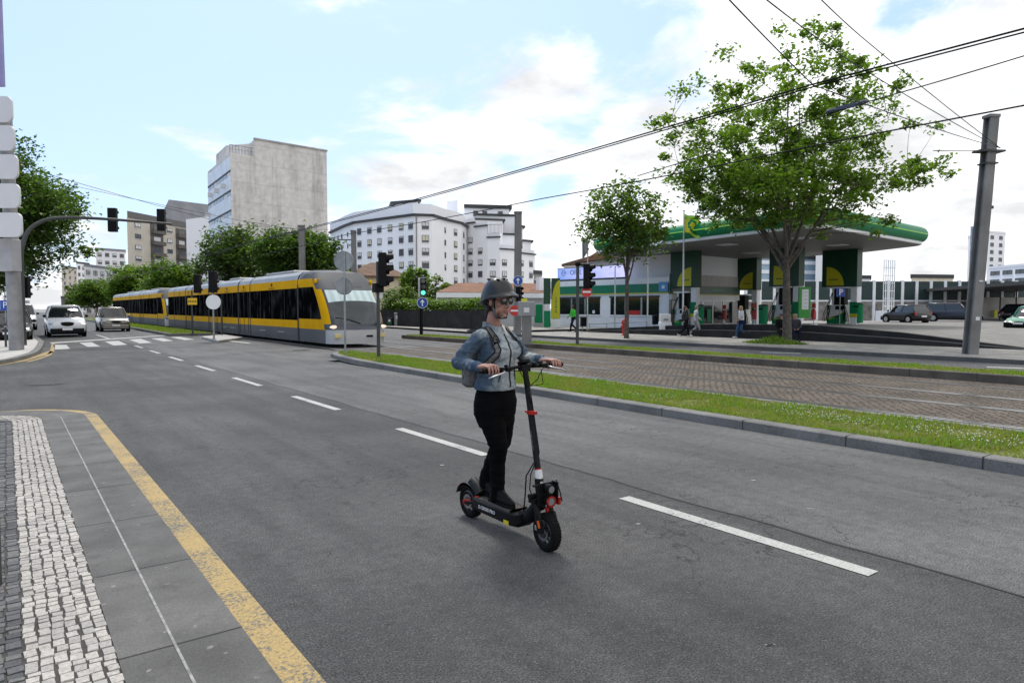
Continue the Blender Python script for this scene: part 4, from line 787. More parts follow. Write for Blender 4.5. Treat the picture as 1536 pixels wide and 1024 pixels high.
# ================================================================ TREES
def tree(name, label, base, H, cz, cr, fork, r0, ntip, nleaf, lsz, mats, seed, lean=(0, 0), sig=.3, limbs=8, group=None, shell=.5, flat_=1., wood=None, low=None, amp=.38):
    """tapered trunk that forks into limbs, twigs to every tip, a clump of leaves round each tip; crown = noisy ellipsoid"""
    rr = random.Random(seed); root = thing(name, label, 'tree', base, 0, group); cc = Vector((lean[0], lean[1], cz)); wd = MB(); lf = MB()
    fk = Vector((lean[0] * .35, lean[1] * .35, fork)); nodes = []
    def tubec(a, c, ra, rb, bow=.12, n=6, sides=7):
        d = c - a; off = Vector((rr.uniform(-1, 1), rr.uniform(-1, 1), rr.uniform(-.2, .8))) * d.length * bow; pts = []; rs = []
        for i in range(n + 1):
            t = i / n; pts.append(a + d * t + off * (t * (1 - t) * 2)); rs.append(ra + (rb - ra) * t)
        wd.tube(pts, rs, sides); return pts, rs
    tp = [Vector((0, 0, -.15)), Vector((0, 0, .15)), Vector((.02, .01, .5)), fk * .5 + Vector((rr.uniform(-.06, .06), 0, 0)), fk]; wd.tube(tp, [r0 * 1.35, r0 * 1.12, r0, r0 * .86, r0 * .72], 12)
    def inb(p): 
        q = Vector(((p.x - cc.x) / cr[0], (p.y - cc.y) / cr[1], (p.z - cc.z) / cr[2])); return q
    for i in range(limbs):
        a = 2 * math.pi * (i + rr.uniform(-.3, .3)) / limbs; up = rr.uniform(.38, .95) if i else 1.; e = cc + Vector((math.cos(a) * cr[0] * (1.05 - up) * .9, math.sin(a) * cr[1] * (1.05 - up) * .9, cr[2] * (up * 1.5 - .75)))
        st = fk.lerp(tp[3], rr.uniform(0, .35)) if i else fk; pts, rs = tubec(st, e, r0 * rr.uniform(.3, .5), r0 * .06, .16, 8)
        nodes += [(p, r) for p, r in zip(pts[2:], rs[2:])]
    tips = []
    while len(tips) < ntip:
        v = Vector((rr.gauss(0, 1), rr.gauss(0, 1), rr.gauss(0, 1))).normalized(); rad = rr.random() ** shell
        vz = v.z if v.z > 0 else v.z * flat_
        k = 1 + amp * noise.noise(v * 1.9 + Vector((seed * 3.1, 0, 0))) + .2 * noise.noise(v * 4.5 + Vector((0, seed, 0))); p = cc + Vector((v.x * cr[0], v.y * cr[1], vz * cr[2])) * rad * k
        if low is not None and p.z < low + 1.2 * noise.noise(p * .5): continue
        if noise.noise(p * .55 + Vector((seed, 0, 0))) < -.28 and rr.random() < .75: continue
        tips.append(p)
    tips.sort(key=lambda p: (p - fk).length)
    for n_, p in enumerate(tips):
        best = min(((p - q).length * (1.6 if q.z > p.z else 1) - r * 2, i) for i, (q, r) in enumerate(nodes[:420]) )[1]; q, r = nodes[best]
        if (p - q).length > .25:
            pts, rs = tubec(q, p, max(min(r * .6, .05), .012), .006, .1, 3, 4)
            if n_ % 3 == 0 and len(nodes) < 420: nodes.append((pts[2], .02))
        sg = sig * rr.uniform(.6, 1.3); up_ = rr.random()
        for _ in range(int(nleaf * rr.uniform(.5, 1.4))):
            c = p + Vector((rr.gauss(0, sg), rr.gauss(0, sg), rr.gauss(0, sg * .7))); a, tl = rr.uniform(0, 6.28), rr.uniform(-.9, .5); s = lsz * rr.uniform(.55, 1.25)
            d = Vector((math.cos(a) * math.cos(tl), math.sin(a) * math.cos(tl), math.sin(tl))); u = d.cross(Vector((0, 0, 1))).normalized(); w = u.cross(d) * rr.uniform(-.1, .3) * s + Vector((0, 0, .12 * s))
            u = (u + Vector((0, 0, rr.uniform(-.6, .6)))).normalized()
            lf.add([c - d * s * .5, c + u * s * .42 + w, c + d * s * .55, c - u * s * .42 + w], [(0, 1, 2), (0, 2, 3)], 0 if rr.random() < .6 else 1 % len(mats))
    t = wd.build('trunk', wood or m_wood, root, world=False, smooth=60); lf.build('crown', mats, root, world=False); return root
m_l1 = leafmat('leaf_plane', (.10, .165, .024), (.155, .225, .038), .48); m_l2 = leafmat('leaf_plane_dark', (.062, .11, .017), (.095, .15, .025), .45)
m_d1 = leafmat('leaf_dark', (.032, .07, .015), (.062, .11, .022), .35); m_d2 = leafmat('leaf_mid', (.052, .10, .018), (.11, .165, .032), .4)
m_o1 = leafmat('leaf_grey_green', (.085, .12, .05), (.06, .095, .035), .35); m_y1 = leafmat('leaf_yellow_green', (.12, .15, .025), (.075, .11, .02), .4)
base = Vector((27.86, 17.1, .13))
tree('plane_tree', 'tall open plane tree in front of the petrol station canopy, fresh green leaves', base, 14.5, 7.6, (5.6, 5.6, 5.9), 3.7, .19, 560, 62, .19, [m_l1, m_l2], 11, (-.1, .25), .21, 14, 'plane trees on the far pavement', .5, flat_=.5, low=3.9, amp=.26)
tree('plane_tree', 'small slender plane tree between the two traffic signals and the petrol pumps', Vector((25.6, 24.7, .13)), 8.5, 6.0, (2.35, 2.35, 2.2), 3.3, .12, 250, 22, .22, [m_d2, m_l2], 5, (0, 0), .26, 7, 'plane trees on the far pavement', .5, low=3.6)
p = at(40, 500, 42); tree('street_tree', 'big dark green tree overhanging the left pavement', Vector((p.x - 2.2, p.y, 0)), 13, 7.2, (5.2, 5.2, 4.7), 2.6, .3, 760, 75, .25, [m_d1, m_d2], 21, (0, 0), .42, 8, 'street trees along the left pavement', .5, low=2.6)
p = at(-40, 500, 55); tree('street_tree', 'dark tree behind the signpost at the left edge', Vector((p.x - 1, p.y + 4, 0)), 12, 6.5, (4.4, 4.4, 4.2), 2.6, .28, 320, 60, .32, [m_d1, m_d2], 22, (0, 0), .5, 7, 'street trees along the left pavement', .5, low=2.2)
def far_tree(px, pw, ytop, ybot, D, label, mats, seed, lsz, ntip, nleaf, grp='trees behind the trams', zc=None):
    t, m = at(px, ytop, D), at(px, ybot, D); w = pw * D / FOC / 2; cz = (t.z + max(m.z, 1)) / 2; return tree('avenue_tree', label, Vector((t.x, t.y, 0)), t.z, cz, (w, w, (t.z - max(m.z, 1)) / 2), max(cz - (t.z - cz) * .8, 1.2), .2, ntip, nleaf, lsz, mats, seed, (0, 0), w * .13, 6, grp, .5)
far_tree(448, 122, 343, 425, 58, 'dark round tree rising behind the tram beside the stained tower', [m_d1, m_d2], 31, .30, 330, 70)
far_tree(352, 104, 346, 440, 64, 'pale grey green tree behind the pantograph of the tram', [m_o1, m_d2], 32, .30, 300, 50)
far_tree(262, 78, 396, 455, 82, 'green avenue tree behind the middle of the trams', [m_d2, m_l2], 33, .36, 220, 55)
far_tree(205, 84, 398, 458, 96, 'green avenue tree above the rear tram', [m_d2, m_l1], 34, .38, 240, 55)
far_tree(145, 62, 420, 462, 112, 'green avenue tree to the left of the rear tram', [m_d2, m_l2], 35, .42, 170, 50)
far_tree(118, 34, 426, 462, 150, 'small far avenue tree above the white van', [m_d2, m_d1], 36, .8, 70, 22)
far_tree(622, 44, 402, 462, 72, 'green tree behind the dark garden wall and green traffic light', [m_d2, m_l1], 37, .28, 190, 45, 'garden trees by the white apartment block')
far_tree(655, 46, 415, 468, 70, 'loose olive tree half bare beside the red roofed house', [m_y1, m_d2], 38, .38, 60, 14, 'garden trees by the white apartment block')
def shrub(name, label, px, pw, ytop, ybot, D, mats, seed, ntip, nleaf, lsz, grp):
    t, m = at(px, ytop, D), at(px, ybot, D); w = pw * D / FOC / 2; h_ = t.z - m.z; root = thing(name, label, 'shrub', (t.x, t.y, max(m.z, .1)), 0, grp); rr = random.Random(seed); lf = MB(); wd = MB()
    for i in range(ntip):
        a = rr.uniform(0, 6.28); q = rr.random() ** .5; z = rr.random(); k = math.sqrt(max(0, 1 - (z * 2 - .7) ** 2 / 1.8)) * (1 + .4 * noise.noise(Vector((math.cos(a) * 2, math.sin(a) * 2, z * 3 + seed)))); p = Vector((math.cos(a) * w * q * k, math.sin(a) * w * q * k, z * h_))
        if i % 5 == 0: wd.tube([(p.x * .1, p.y * .1, 0), p * .6, p], [.03, .02, .008], 4)
        for _ in range(nleaf):
            c = p + Vector((rr.gauss(0, .22), rr.gauss(0, .22), rr.gauss(0, .2))); a2, tl = rr.uniform(0, 6.28), rr.uniform(-.8, .8); s = lsz * rr.uniform(.5, 1.2); d = Vector((math.cos(a2) * math.cos(tl), math.sin(a2) * math.cos(tl), math.sin(tl))); u = d.cross(Vector((0, 0, 1))).normalized()
            lf.add([c - d * s * .5, c + u * s * .3 + Vector((0, 0, .1 * s)), c + d * s * .5, c - u * s * .3], [(0, 1, 2), (0, 2, 3)], rr.randrange(len(mats)))
    wd.build('stem', m_wood, root, world=False); lf.build('foliage', mats, root, world=False); return root
shrub('garden_shrub', 'feathery yellow green shrub leaning over the garden wall', 606, 56, 433, 476, 63, [m_y1, m_d2], 41, 150, 20, .3, 'garden shrubs behind the dark wall')
shrub('garden_shrub', 'dark green bush beside the beige house', 588, 40, 437, 478, 66, [m_d1, m_d2], 42, 110, 20, .3, 'garden shrubs behind the dark wall')
shrub('garden_shrub', 'yellowish dry bush at the end of the garden wall', 580, 26, 460, 482, 64, [m_y1], 43, 60, 16, .2, 'garden shrubs behind the dark wall')
hd = thing('hedge', 'leafy green hedge along the top of the dark garden wall', 'hedge', (28.4, 50, 1.4)); lf = MB(); rr = random.Random(44)
for i in range(9000):
    y = rr.uniform(40.2, 58.5); n_ = noise.noise(Vector((y * .8, 2, 0))); c = Vector((28.5 + rr.gauss(0, .35), y, 1.35 + rr.random() ** .8 * (1.0 + .5 * n_))); a, tl = rr.uniform(0, 6.28), rr.uniform(-.7, .9); s = .22 * rr.uniform(.5, 1.3); d = Vector((math.cos(a) * math.cos(tl), math.sin(a) * math.cos(tl), math.sin(tl))); u = d.cross(Vector((0, 0, 1))).normalized(); lf.add([c - d * s * .5, c + u * s * .35, c + d * s * .5, c - u * s * .35], [(0, 1, 2), (0, 2, 3)], rr.randrange(2))
lf.build('foliage', [m_d2, m_l1], hd)
for i in range(5):
    pass
b = MB(); rr = random.Random(45)                                      # weeds in the tree pit
for i in range(1500):
    a = rr.uniform(0, 6.28); q = rr.random() ** .7; x, y = 27.2 + math.cos(a) * q * .9 , 17.3 + math.sin(a) * q * 1.5; h_ = .42 * (1 - q) * rr.uniform(.3, 1) + .05; d = rr.uniform(0, 6.28); w = .025; b.add([(x - w * math.sin(d), y + w * math.cos(d), .13), (x + w * math.sin(d), y - w * math.cos(d), .13), (x + .12 * math.cos(d), y + .12 * math.sin(d), .13 + h_)], [(0, 1, 2)], rr.randrange(2))
tag(b.build('weeds', [m_g1, m_l2]), kind='stuff')
# ================================================================ BUILDINGS
m_wr = M_('white_render', (.85, .855, .875), .85, var=.06, scale=.08, bump=.05); m_wr2 = M_('white_render_greyer', (.79, .795, .82), .85, var=.06, scale=.08); m_cornice = M_('slate_cornice', (.04, .042, .045), .7); m_wf = M_('window_frame_dark', (.10, .10, .11), .5, var=0); m_shut = M_('roller_shutter', (.62, .62, .62), .6, var=.05); m_shy = M_('roller_shutter_cream', (.58, .55, .42), .6, var=.05)  # second white render is slightly greyer all over
m_beige = M_('beige_cladding', (.52, .475, .40), .8, var=.08, scale=.3); m_brown = M_('brown_panel', (.10, .088, .08), .7, var=.15); m_slate = M_('slate_roof', (.21, .215, .235), .7, var=.15, scale=.4, bump=.1)
t = NT('stained_wall', .9); v = t.map(0, (.5, .5, .035)); st = t.noise(.9, 6, v, .65); blot = t.noise(.16, 6); pn = t.n('ShaderNodeTexBrick', {'Vector': t.n('ShaderNodeCombineXYZ', {0: t.math('ADD', t.sep()[0], t.sep()[1]), 1: t.sep()[2]}).outputs[0], 'Color1': (1, 1, 1, 1), 'Color2': (.94, .94, .94, 1), 'Mortar': (.8, .8, .8, 1), 'Scale': 1., 'Mortar Size': .05, 'Brick Width': 60., 'Row Height': 3.05}).outputs['Color']
c = t.mix(t.math('MULTIPLY', t.rng(st, .46, .66, 0, .9), t.rng(blot, .42, .6, .1, 1)), (.66, .635, .61), (.20, .19, .185)); c = t.mix(1., c, pn, 'MULTIPLY'); c = t.mix(1., c, t.rng(t.noise(1.3, 5), .3, .7, .85, 1.1), 'MULTIPLY'); t.col(c); m_stain = t.m
def tiles(name, col):
    t = NT(name, .85); w = t.n('ShaderNodeTexWave', {'Vector': t.map(R(36)), 'Scale': 2.2, 'Distortion': 1.}, wave_type='BANDS').outputs['Fac']; c = t.mix(1., t.mix(t.rng(t.noise(1.2, 5), .3, .7, 0, 1), col, tuple(x * .55 for x in col)), t.rng(w, 0, 1, .65, 1.1), 'MULTIPLY'); t.col(c); t.bump(w, .6, .03); return t.m
m_tile = tiles('clay_tiles', (.30, .15, .09)); m_tile2 = tiles('clay_tiles_old', (.21, .125, .085))
WPROTO = {}
def window(parent, p, nrm, w, h_, style='half', rr=rnd):
    """one window on a facade: frame, glass, shutter, in its own mesh data shared between alike windows"""
    key = (round(w, 2), round(h_, 2), style)
    if key not in WPROTO:
        b = MB(); f = .09
        for x0, x1, z0, z1 in ((-w / 2 - f, -w / 2, -h_ / 2 - f, h_ / 2 + f), (w / 2, w / 2 + f, -h_ / 2 - f, h_ / 2 + f), (-w / 2, w / 2, h_ / 2, h_ / 2 + f), (-w / 2, w / 2, -h_ / 2 - f, -h_ / 2), (-.04, .04, -h_ / 2, h_ / 2)): b.box(x0, x1, -.10, .02, z0, z1, 0)
        b.box(-w / 2, w / 2, -.03, .0, -h_ / 2, h_ / 2, 1); b.box(-w / 2 - .15, w / 2 + .15, -.16, .02, -h_ / 2 - f - .06, -h_ / 2 - f, 3)
        s = {'half': .5, 'shut': .8, 'open': .18, 'cream': .75, 'none': 0}[style]
        if s: b.box(-w / 2, w / 2, -.075, -.03, h_ / 2 - h_ * s, h_ / 2, 4 if style == 'cream' else 2)
        WPROTO[key] = b.build('window', [m_wf, m_bglass, m_shut, m_wr2, m_shy]); o = WPROTO[key]
    else: o = WPROTO[key].copy(); COL.objects.link(o)
    n = Vector((nrm.x, nrm.y, 0)).normalized(); o.parent = parent; o.location = Vector(p) - Vector(parent.location); o.rotation_euler = (0, 0, math.atan2(n.x, -n.y)); return o
def facade(parent, a, c, z0, rows, dz, xs, w, h_, styles, seed, skip=0., out=None):
    rr = random.Random(seed); a, c = Vector((a.x, a.y, 0)), Vector((c.x, c.y, 0)); d = c - a; n = Vector((d.y, -d.x, 0)).normalized()
    if (a + c).dot(n) > 0: n = -n
    for r in range(rows):
        for x in xs:
            if rr.random() < skip: continue
            p = a + d * x + n * .03; window(parent, (p.x, p.y, z0 + r * dz), n, w, h_, rr.choice(styles))
def pxD(x, D, z=0): p = at(x, 462, D); return Vector((p.x, p.y, z))
# --- white apartment block
wb = thing('apartment_block', 'long white apartment block with dark cornice lines, seven storeys', 'building', (*pxD(640, 175).xy, 0))
A = [pxD(x, D) for x, D in ((497, 196), (519, 180), (533, 173), (622, 158.5), (649, 159.5), (669, 167), (692, 174), (701, 182))]; back = [A[-1] + Vector((12, 30, 0)), A[0] + Vector((30, 45, 0))]
zt = 22.9; b = MB(); b.prism([p.xy for p in A + back], 0, zt); b.build('wall', m_wr, wb)
def line(b, pts, z0, z1, e):                                          # a projecting band along a facade
    for a, c in zip(pts, pts[1:]):
        d = (c - a).normalized(); n = Vector((d.y, -d.x, 0)); n = -n if (a + c).dot(n) > 0 else n; q = [a + n * e - d * .2, c + n * e + d * .2, c + d * .2, a - d * .2]; b.prism([p.xy for p in q], z0, z1)
b = MB(); line(b, A, zt - .05, zt + .5, .55); b.build('cornice', m_cornice, wb)
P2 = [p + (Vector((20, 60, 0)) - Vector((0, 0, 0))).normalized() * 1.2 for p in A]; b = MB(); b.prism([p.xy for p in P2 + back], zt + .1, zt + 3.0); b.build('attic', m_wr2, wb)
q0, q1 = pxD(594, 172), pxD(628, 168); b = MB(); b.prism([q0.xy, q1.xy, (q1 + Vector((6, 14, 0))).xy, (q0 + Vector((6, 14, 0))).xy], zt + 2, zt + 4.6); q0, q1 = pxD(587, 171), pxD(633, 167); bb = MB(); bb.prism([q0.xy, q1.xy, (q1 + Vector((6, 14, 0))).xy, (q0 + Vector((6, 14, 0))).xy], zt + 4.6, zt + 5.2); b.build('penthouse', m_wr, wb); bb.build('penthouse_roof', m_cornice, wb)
q0, q1 = pxD(671, 176), pxD(687, 174); b = MB(); b.prism([q0.xy, q1.xy, (q1 + Vector((3, 5, 0))).xy, (q0 + Vector((3, 5, 0))).xy], zt + 1, zt + 6.0); b.build('stair_tower', m_wr, wb)
SW = ['half', 'shut', 'open', 'open', 'cream', 'none']
facade(wb, A[2], A[3], zt - 2.2 - 4 * 3.0, 5, 3.0, [.09, .27, .44, .62, .8, .95], 1.35, 1.45, SW, 3)
facade(wb, A[3], A[4], zt - 2.2 - 4 * 3.0, 5, 3.0, [.62], 1.45, 1.5, SW, 4); facade(wb, A[1], A[2], zt - 2.2 - 2 * 3.0, 3, 3.0, [.3, .7], .5, 1.0, ['none'], 5); facade(wb, A[0], A[1], zt - 2.2 - 3.0, 2, 3.0, [.3, .55, .8], .8, 1.2, ['none', 'half'], 6)
facade(wb, A[5], A[6], zt - 2.4 - 5 * 3.0, 6, 3.0, [.62], 1.35, 1.45, SW, 7); facade(wb, A[6], A[7], zt - 2.4 - 5 * 3.0, 6, 3.0, [.4], 1.0, 1.4, SW, 8); facade(wb, A[4], A[5], zt - 2.4 - 3 * 3.0, 4, 3.0, [.95], .5, 1.2, ['none', 'half'], 9)
b = MB()
for x, D in ((625.5, 158.2), (700.5, 181.6)): p = pxD(x, D); b.cyl((p.x, p.y, 1), (p.x, p.y, zt), .14, None, 8)
bsplit(b, 'downpipe', m_grey, wb)
# its stepped right wing: one block per setback
wing = [(701, 713, 182, 180, 336), (713, 731.5, 180, 177, 341), (731.5, 750, 177, 176, 357), (750, 778, 176, 180, 374), (778, 802, 180, 186, 380)]
for x0, x1, d0, d1, yt in wing:
    a, c = pxD(x0, d0), pxD(x1, d1); z = at(x0, yt, d0).z; bk = Vector((14, 26, 0)); b = MB(); b.prism([a.xy, c.xy, (c + bk).xy, (a + bk).xy], 0, z); b.build('wing_wall', m_wr, wb); b = MB(); line(b, [a, c], z, z + .35, .4); b.build('cornice', m_cornice, wb); b = MB(); a2, c2 = a + bk * .02, c + bk * .02; b.prism([a2.xy, c2.xy, (c2 + bk * .02).xy, (a2 + bk * .02).xy], z + .3, z + 1.35); b.build('parapet', m_wr2, wb)
for x0, x1, d0, d1, zb, xs, rows in ((701, 713, 182, 180, 4.5, [.42], 6), (713, 731.5, 180, 177, 4.5, [.42], 5), (731.5, 750, 177, 176, 7.4, [.42], 3), (750, 778, 176, 180, 7.4, [.23], 3), (778, 802, 180, 186, 4.5, [.18, .75], 4)):
    facade(wb, pxD(x0, d0), pxD(x1, d1), zb, rows, 3.0, xs, 1.35, 1.45, ['half', 'open', 'none', 'shut'], x0)
for x0, x1, D, y0, y1, k in ((712, 754, 186, 330, 372, 0), (740, 776, 188, 352, 380, 0), (697, 764, 196, 312, 345, 1), (714, 775, 192, 323, 345, 0), (778, 784, 192, 340, 385, 0), (784, 796, 190, 362, 385, 0)):
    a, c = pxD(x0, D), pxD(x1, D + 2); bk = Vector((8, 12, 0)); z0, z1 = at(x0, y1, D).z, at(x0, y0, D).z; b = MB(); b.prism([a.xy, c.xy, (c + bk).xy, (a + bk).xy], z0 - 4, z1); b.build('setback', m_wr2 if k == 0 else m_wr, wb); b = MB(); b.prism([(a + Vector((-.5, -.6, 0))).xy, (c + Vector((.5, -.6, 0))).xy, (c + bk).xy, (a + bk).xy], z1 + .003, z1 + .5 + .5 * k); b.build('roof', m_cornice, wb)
    if k: facade(wb, a, c, z1 - 1.5, 1, 3, [.25, .45, .8], 1.2, 1.4, ['none'], 3)
b = MB()
for i in range(11): p = pxD(732 + 2.0 * i, 176.5 - .04 * i); b.cyl((p.x, p.y, at(732, 357, 177).z + 1.2), (p.x, p.y, at(732, 357, 177).z + 3.4), .06, None, 5)
p, q = pxD(732, 176.4), pxD(753, 176.1); z = at(732, 357, 177).z + 3.4; b.tube([(p.x, p.y, z), (q.x, q.y, z)], .08, 5); b.build('terrace_railing', m_grey, wb)
# --- stained tower
tw = thing('tower_block', 'tall stained concrete tower with a windowless side wall and strip windows', 'building', (*pxD(400, 115).xy, 0))
Cn, Rr, Ll = pxD(350, 107), pxD(493, 118), pxD(316, 122); Bk = Rr + Ll - Cn; St = Cn.lerp(Rr, .235); StB = St + (Ll - Cn); z1 = at(350, 229, 107).z; z2 = at(388, 209, 109.5).z
b = MB(); b.prism([Cn.xy, St.xy, StB.xy, Ll.xy], 0, z1 ); b.prism([St.xy, Rr.xy, Bk.xy, StB.xy], 0, z2); b.build('wall', m_stain, tw)
b = MB(); q = [St + (StB - St) * .0, St + (Cn - St) * .9 + (StB - St) * .25, Ll.lerp(StB, .1) + (Cn - Ll) * .3, StB]; b.prism([p.xy for p in q], z1, z2 - .6); b.build('roof_storey', m_stain, tw)
b = MB(); ed = (Rr - Cn).normalized() * .16
for a, c, z in ((St, Rr, z2),): b.prism([(a - ed * 0 + Vector((-.1, -.2, 0))).xy, (c + Vector((.1, -.2, 0))).xy, (c + Vector((.1, .3, 0))).xy, (a + Vector((-.1, .3, 0))).xy], z, z + .25)
b.build('coping', m_concrete, tw)
m_spand = M_('blue_white_spandrel', (.66, .70, .76), .5, var=.1, scale=.5); nL = (Ll - Cn); nl = Vector((nL.y, -nL.x, 0)).normalized(); nl = -nl if Cn.dot(nl) > 0 else nl; d = nL.normalized(); Ln = nL.length; b = MB(); wn = []
for r in range(8):
    zf = z1 - 3.5 - 3.05 * r
    if zf < 3: break
    a = Cn + nl * .05; q = [a, a + nL, a + nL - nl * .04, a - nl * .04]; b.prism([p.xy for p in q], zf + .9, zf + 3.0) ; bb = MB(); bb.prism([p.xy for p in [a + nl * .02, a + nL + nl * .02, a + nL - nl * .02, a - nl * .02]], zf + .62, zf + .9); bb.build('dark_strip', m_cornice, tw)  # dark strip between each window row and the spandrel above
    for i in range(7):
        p0 = Cn + d * (Ln * (i + .12) / 7); p1 = Cn + d * (Ln * (i + .88) / 7); bb = MB(); bb.prism([(p0 + nl * .03).xy, (p1 + nl * .03).xy, (p1 - nl * .02).xy, (p0 - nl * .02).xy], zf - .75, zf + .6); bb.build('window', m_bglass if (i * 3 + r) % 4 else m_shut, tw)
bsplit(b, 'spandrel', m_spand, tw); b = MB()
for i, r in ((1, 0), (3, 0), (5, 0), (6, 1), (2, 3), (4, 3), (0, 4)): p = Cn + d * (Ln * (i + .5) / 7) + nl * .3; b.obox((p.x, p.y, z1 - 4.6 - 3.05 * r), .5, .9, .7, math.atan2(d.y, d.x))
bsplit(b, 'air_conditioner', m_shut, tw); b = MB()
for i in range(9): p = Cn.lerp(St, i / 8) + Vector((0, .3, 0)); b.cyl((p.x, p.y, z1), (p.x, p.y, z1 + 1.3), .04, None, 5)
p, q = Cn + Vector((0, .3, 0)), St + Vector((0, .3, 0)); b.tube([(p.x, p.y, z1 + 1.3), (q.x, q.y, z1 + 1.3)], .05, 5); b.tube([(p.x, p.y, z1 + .7), (q.x, q.y, z1 + .7)], .03, 5); b.build('roof_railing', m_grey, tw)
# --- beige block with balconies, mansard house behind it
bg_ = thing('beige_block', 'beige apartment block with dark balconies beyond the trees', 'building', (*pxD(236, 190).xy, 0)); D0 = 186
a, c = pxD(194, 176), pxD(282, 200); bk = Vector((6, 22, 0)); zt = at(226, 331, 183).z; b = MB(); b.prism([a.xy, c.xy, (c + bk).xy, (a + bk).xy], 0, zt); b.build('wall', m_beige, bg_)
f = lambda x: a.lerp(c, x); n = Vector((c.y - a.y, a.x - c.x, 0)).normalized(); n = -n if a.dot(n) > 0 else n
b = MB(); b.prism([(f(-.01) + n * .3).xy, (f(1.01) + n * .3).xy, (c + bk).xy, (a + bk).xy], zt + .003, zt + 1.6); b.build('roof', M_('dark_parapet', (.13, .125, .12), .8), bg_)
for x0, x1 in ((.36, .57), (.80, 1.0)):
    b = MB(); b.prism([(f(x0) + n * .15).xy, (f(x1) + n * .15).xy, f(x1).xy, f(x0).xy], 2, zt - .5); b.build('balcony_recess', m_brown, bg_)
    for r in range(8):
        z = zt - 3.1 - 3.05 * r
        if z < 3: break
        b = MB(); b.prism([(f(x0) + n * 1.1).xy, (f(x1) + n * 1.1).xy, (f(x1) + n * .16).xy, (f(x0) + n * .16).xy], z, z + 1.0); b.build('balcony', m_brown, bg_); b = MB(); b.prism([(f(x0 + .05) + n * .2).xy, (f(x1 - .05) + n * .2).xy, (f(x1 - .05) + n * .16).xy, (f(x0 + .05) + n * .16).xy], z + 1.05, z + 2.2); b.build('window', m_shut if r % 2 else m_bglass, bg_)
facade(bg_, a, c, zt - 19, 7, 2.9, [.16, .69], 2.0, 1.1, ['half', 'shut', 'none'], 5)
mh = thing('mansard_house', 'cream house with a grey slate mansard roof behind the beige block', 'building', (*pxD(280, 230).xy, 0)); a, c = pxD(243, 225), pxD(322, 240); bk = Vector((12, 25, 0)); ze, zr = at(250, 338, 228).z, at(290, 303, 235).z; b = MB(); b.prism([a.xy, c.xy, (c + bk).xy, (a + bk).xy], 0, ze); b.build('wall', M_('cream', (.62, .6, .55), .8), mh)
b = MB(); e0 = [a + Vector((-1, -1, 0)), c + Vector((1, -1, 0)), c + bk, a + bk]; m0 = sum(e0, Vector()) / 4; tp = [p.lerp(m0, .28) for p in e0]; b.rings([[(p.x, p.y, ze) for p in e0], [(p.x, p.y, zr) for p in tp]]); b.build('roof', m_slate, mh); facade(mh, a, c, ze - 2, 1, 3, [.3, .55], 2, 1.2, ['none', 'half'], 2)
bl = thing('blank_wall_block', 'plain bluish white blank gable between beige block and stained tower', 'building', (*pxD(300, 160).xy, 0)); a, c = pxD(282, 158), pxD(322, 164); bk = Vector((5, 14, 0)); z = at(283, 329, 158).z; b = MB(); b.prism([a.xy, c.xy, (c + bk).xy, (a + bk).xy], 0, [z, at(322, 324, 164).z, z, z]); b.build('wall', M_('bluish_white', (.72, .74, .80), .85, var=.04, scale=.1), bl)
def slab_block(label, x0, x1, D0_, D1_, yt, dpt, m, rows, cols, seed, band=None, roofm=None, name='apartment_block', grp=None, wst=('half', 'none', 'open'), ww=1.4):
    a, c = pxD(x0, D0_), pxD(x1, D1_); dd = (c - a).normalized(); bk = (a + c).normalized() * dpt; z = at((x0 + x1) / 2, yt, (D0_ + D1_) / 2).z; o = thing(name, label, 'building', (*((a + c) / 2).xy, 0), 0, grp); b = MB(); b.prism([a.xy, c.xy, (c + bk).xy, (a + bk).xy], 0, z); b.build('wall', m, o)
    b = MB(); e = dd * .3; b.prism([(a - e - bk.normalized() * .3).xy, (c + e - bk.normalized() * .3).xy, (c + e + bk).xy, (a - e + bk).xy], z + .003, z + .8); b.build('roof', roofm or m_cornice, o)
    if rows:
        dz = 3.0; facade(o, a, c, z - 1.8 - dz * (rows - 1), rows, dz, [(i + .5) / cols for i in range(cols)], ww, 1.4, list(wst), seed)
    return o
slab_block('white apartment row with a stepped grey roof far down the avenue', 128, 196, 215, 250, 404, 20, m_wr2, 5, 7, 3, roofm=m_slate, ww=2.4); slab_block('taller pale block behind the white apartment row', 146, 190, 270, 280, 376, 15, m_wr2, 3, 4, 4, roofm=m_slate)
slab_block('narrow cream tower block at the far end of the avenue', 94, 118, 330, 350, 402, 20, m_beige, 12, 3, 5); slab_block('white tower beside the cream tower at the far end of the avenue', 117, 136, 300, 310, 396, 20, m_wr, 8, 3, 6)
slab_block('small dark house closing the far end of the avenue', 92, 100, 280, 284, 447, 12, m_brown, 0, 0, 7, name='distant_house')
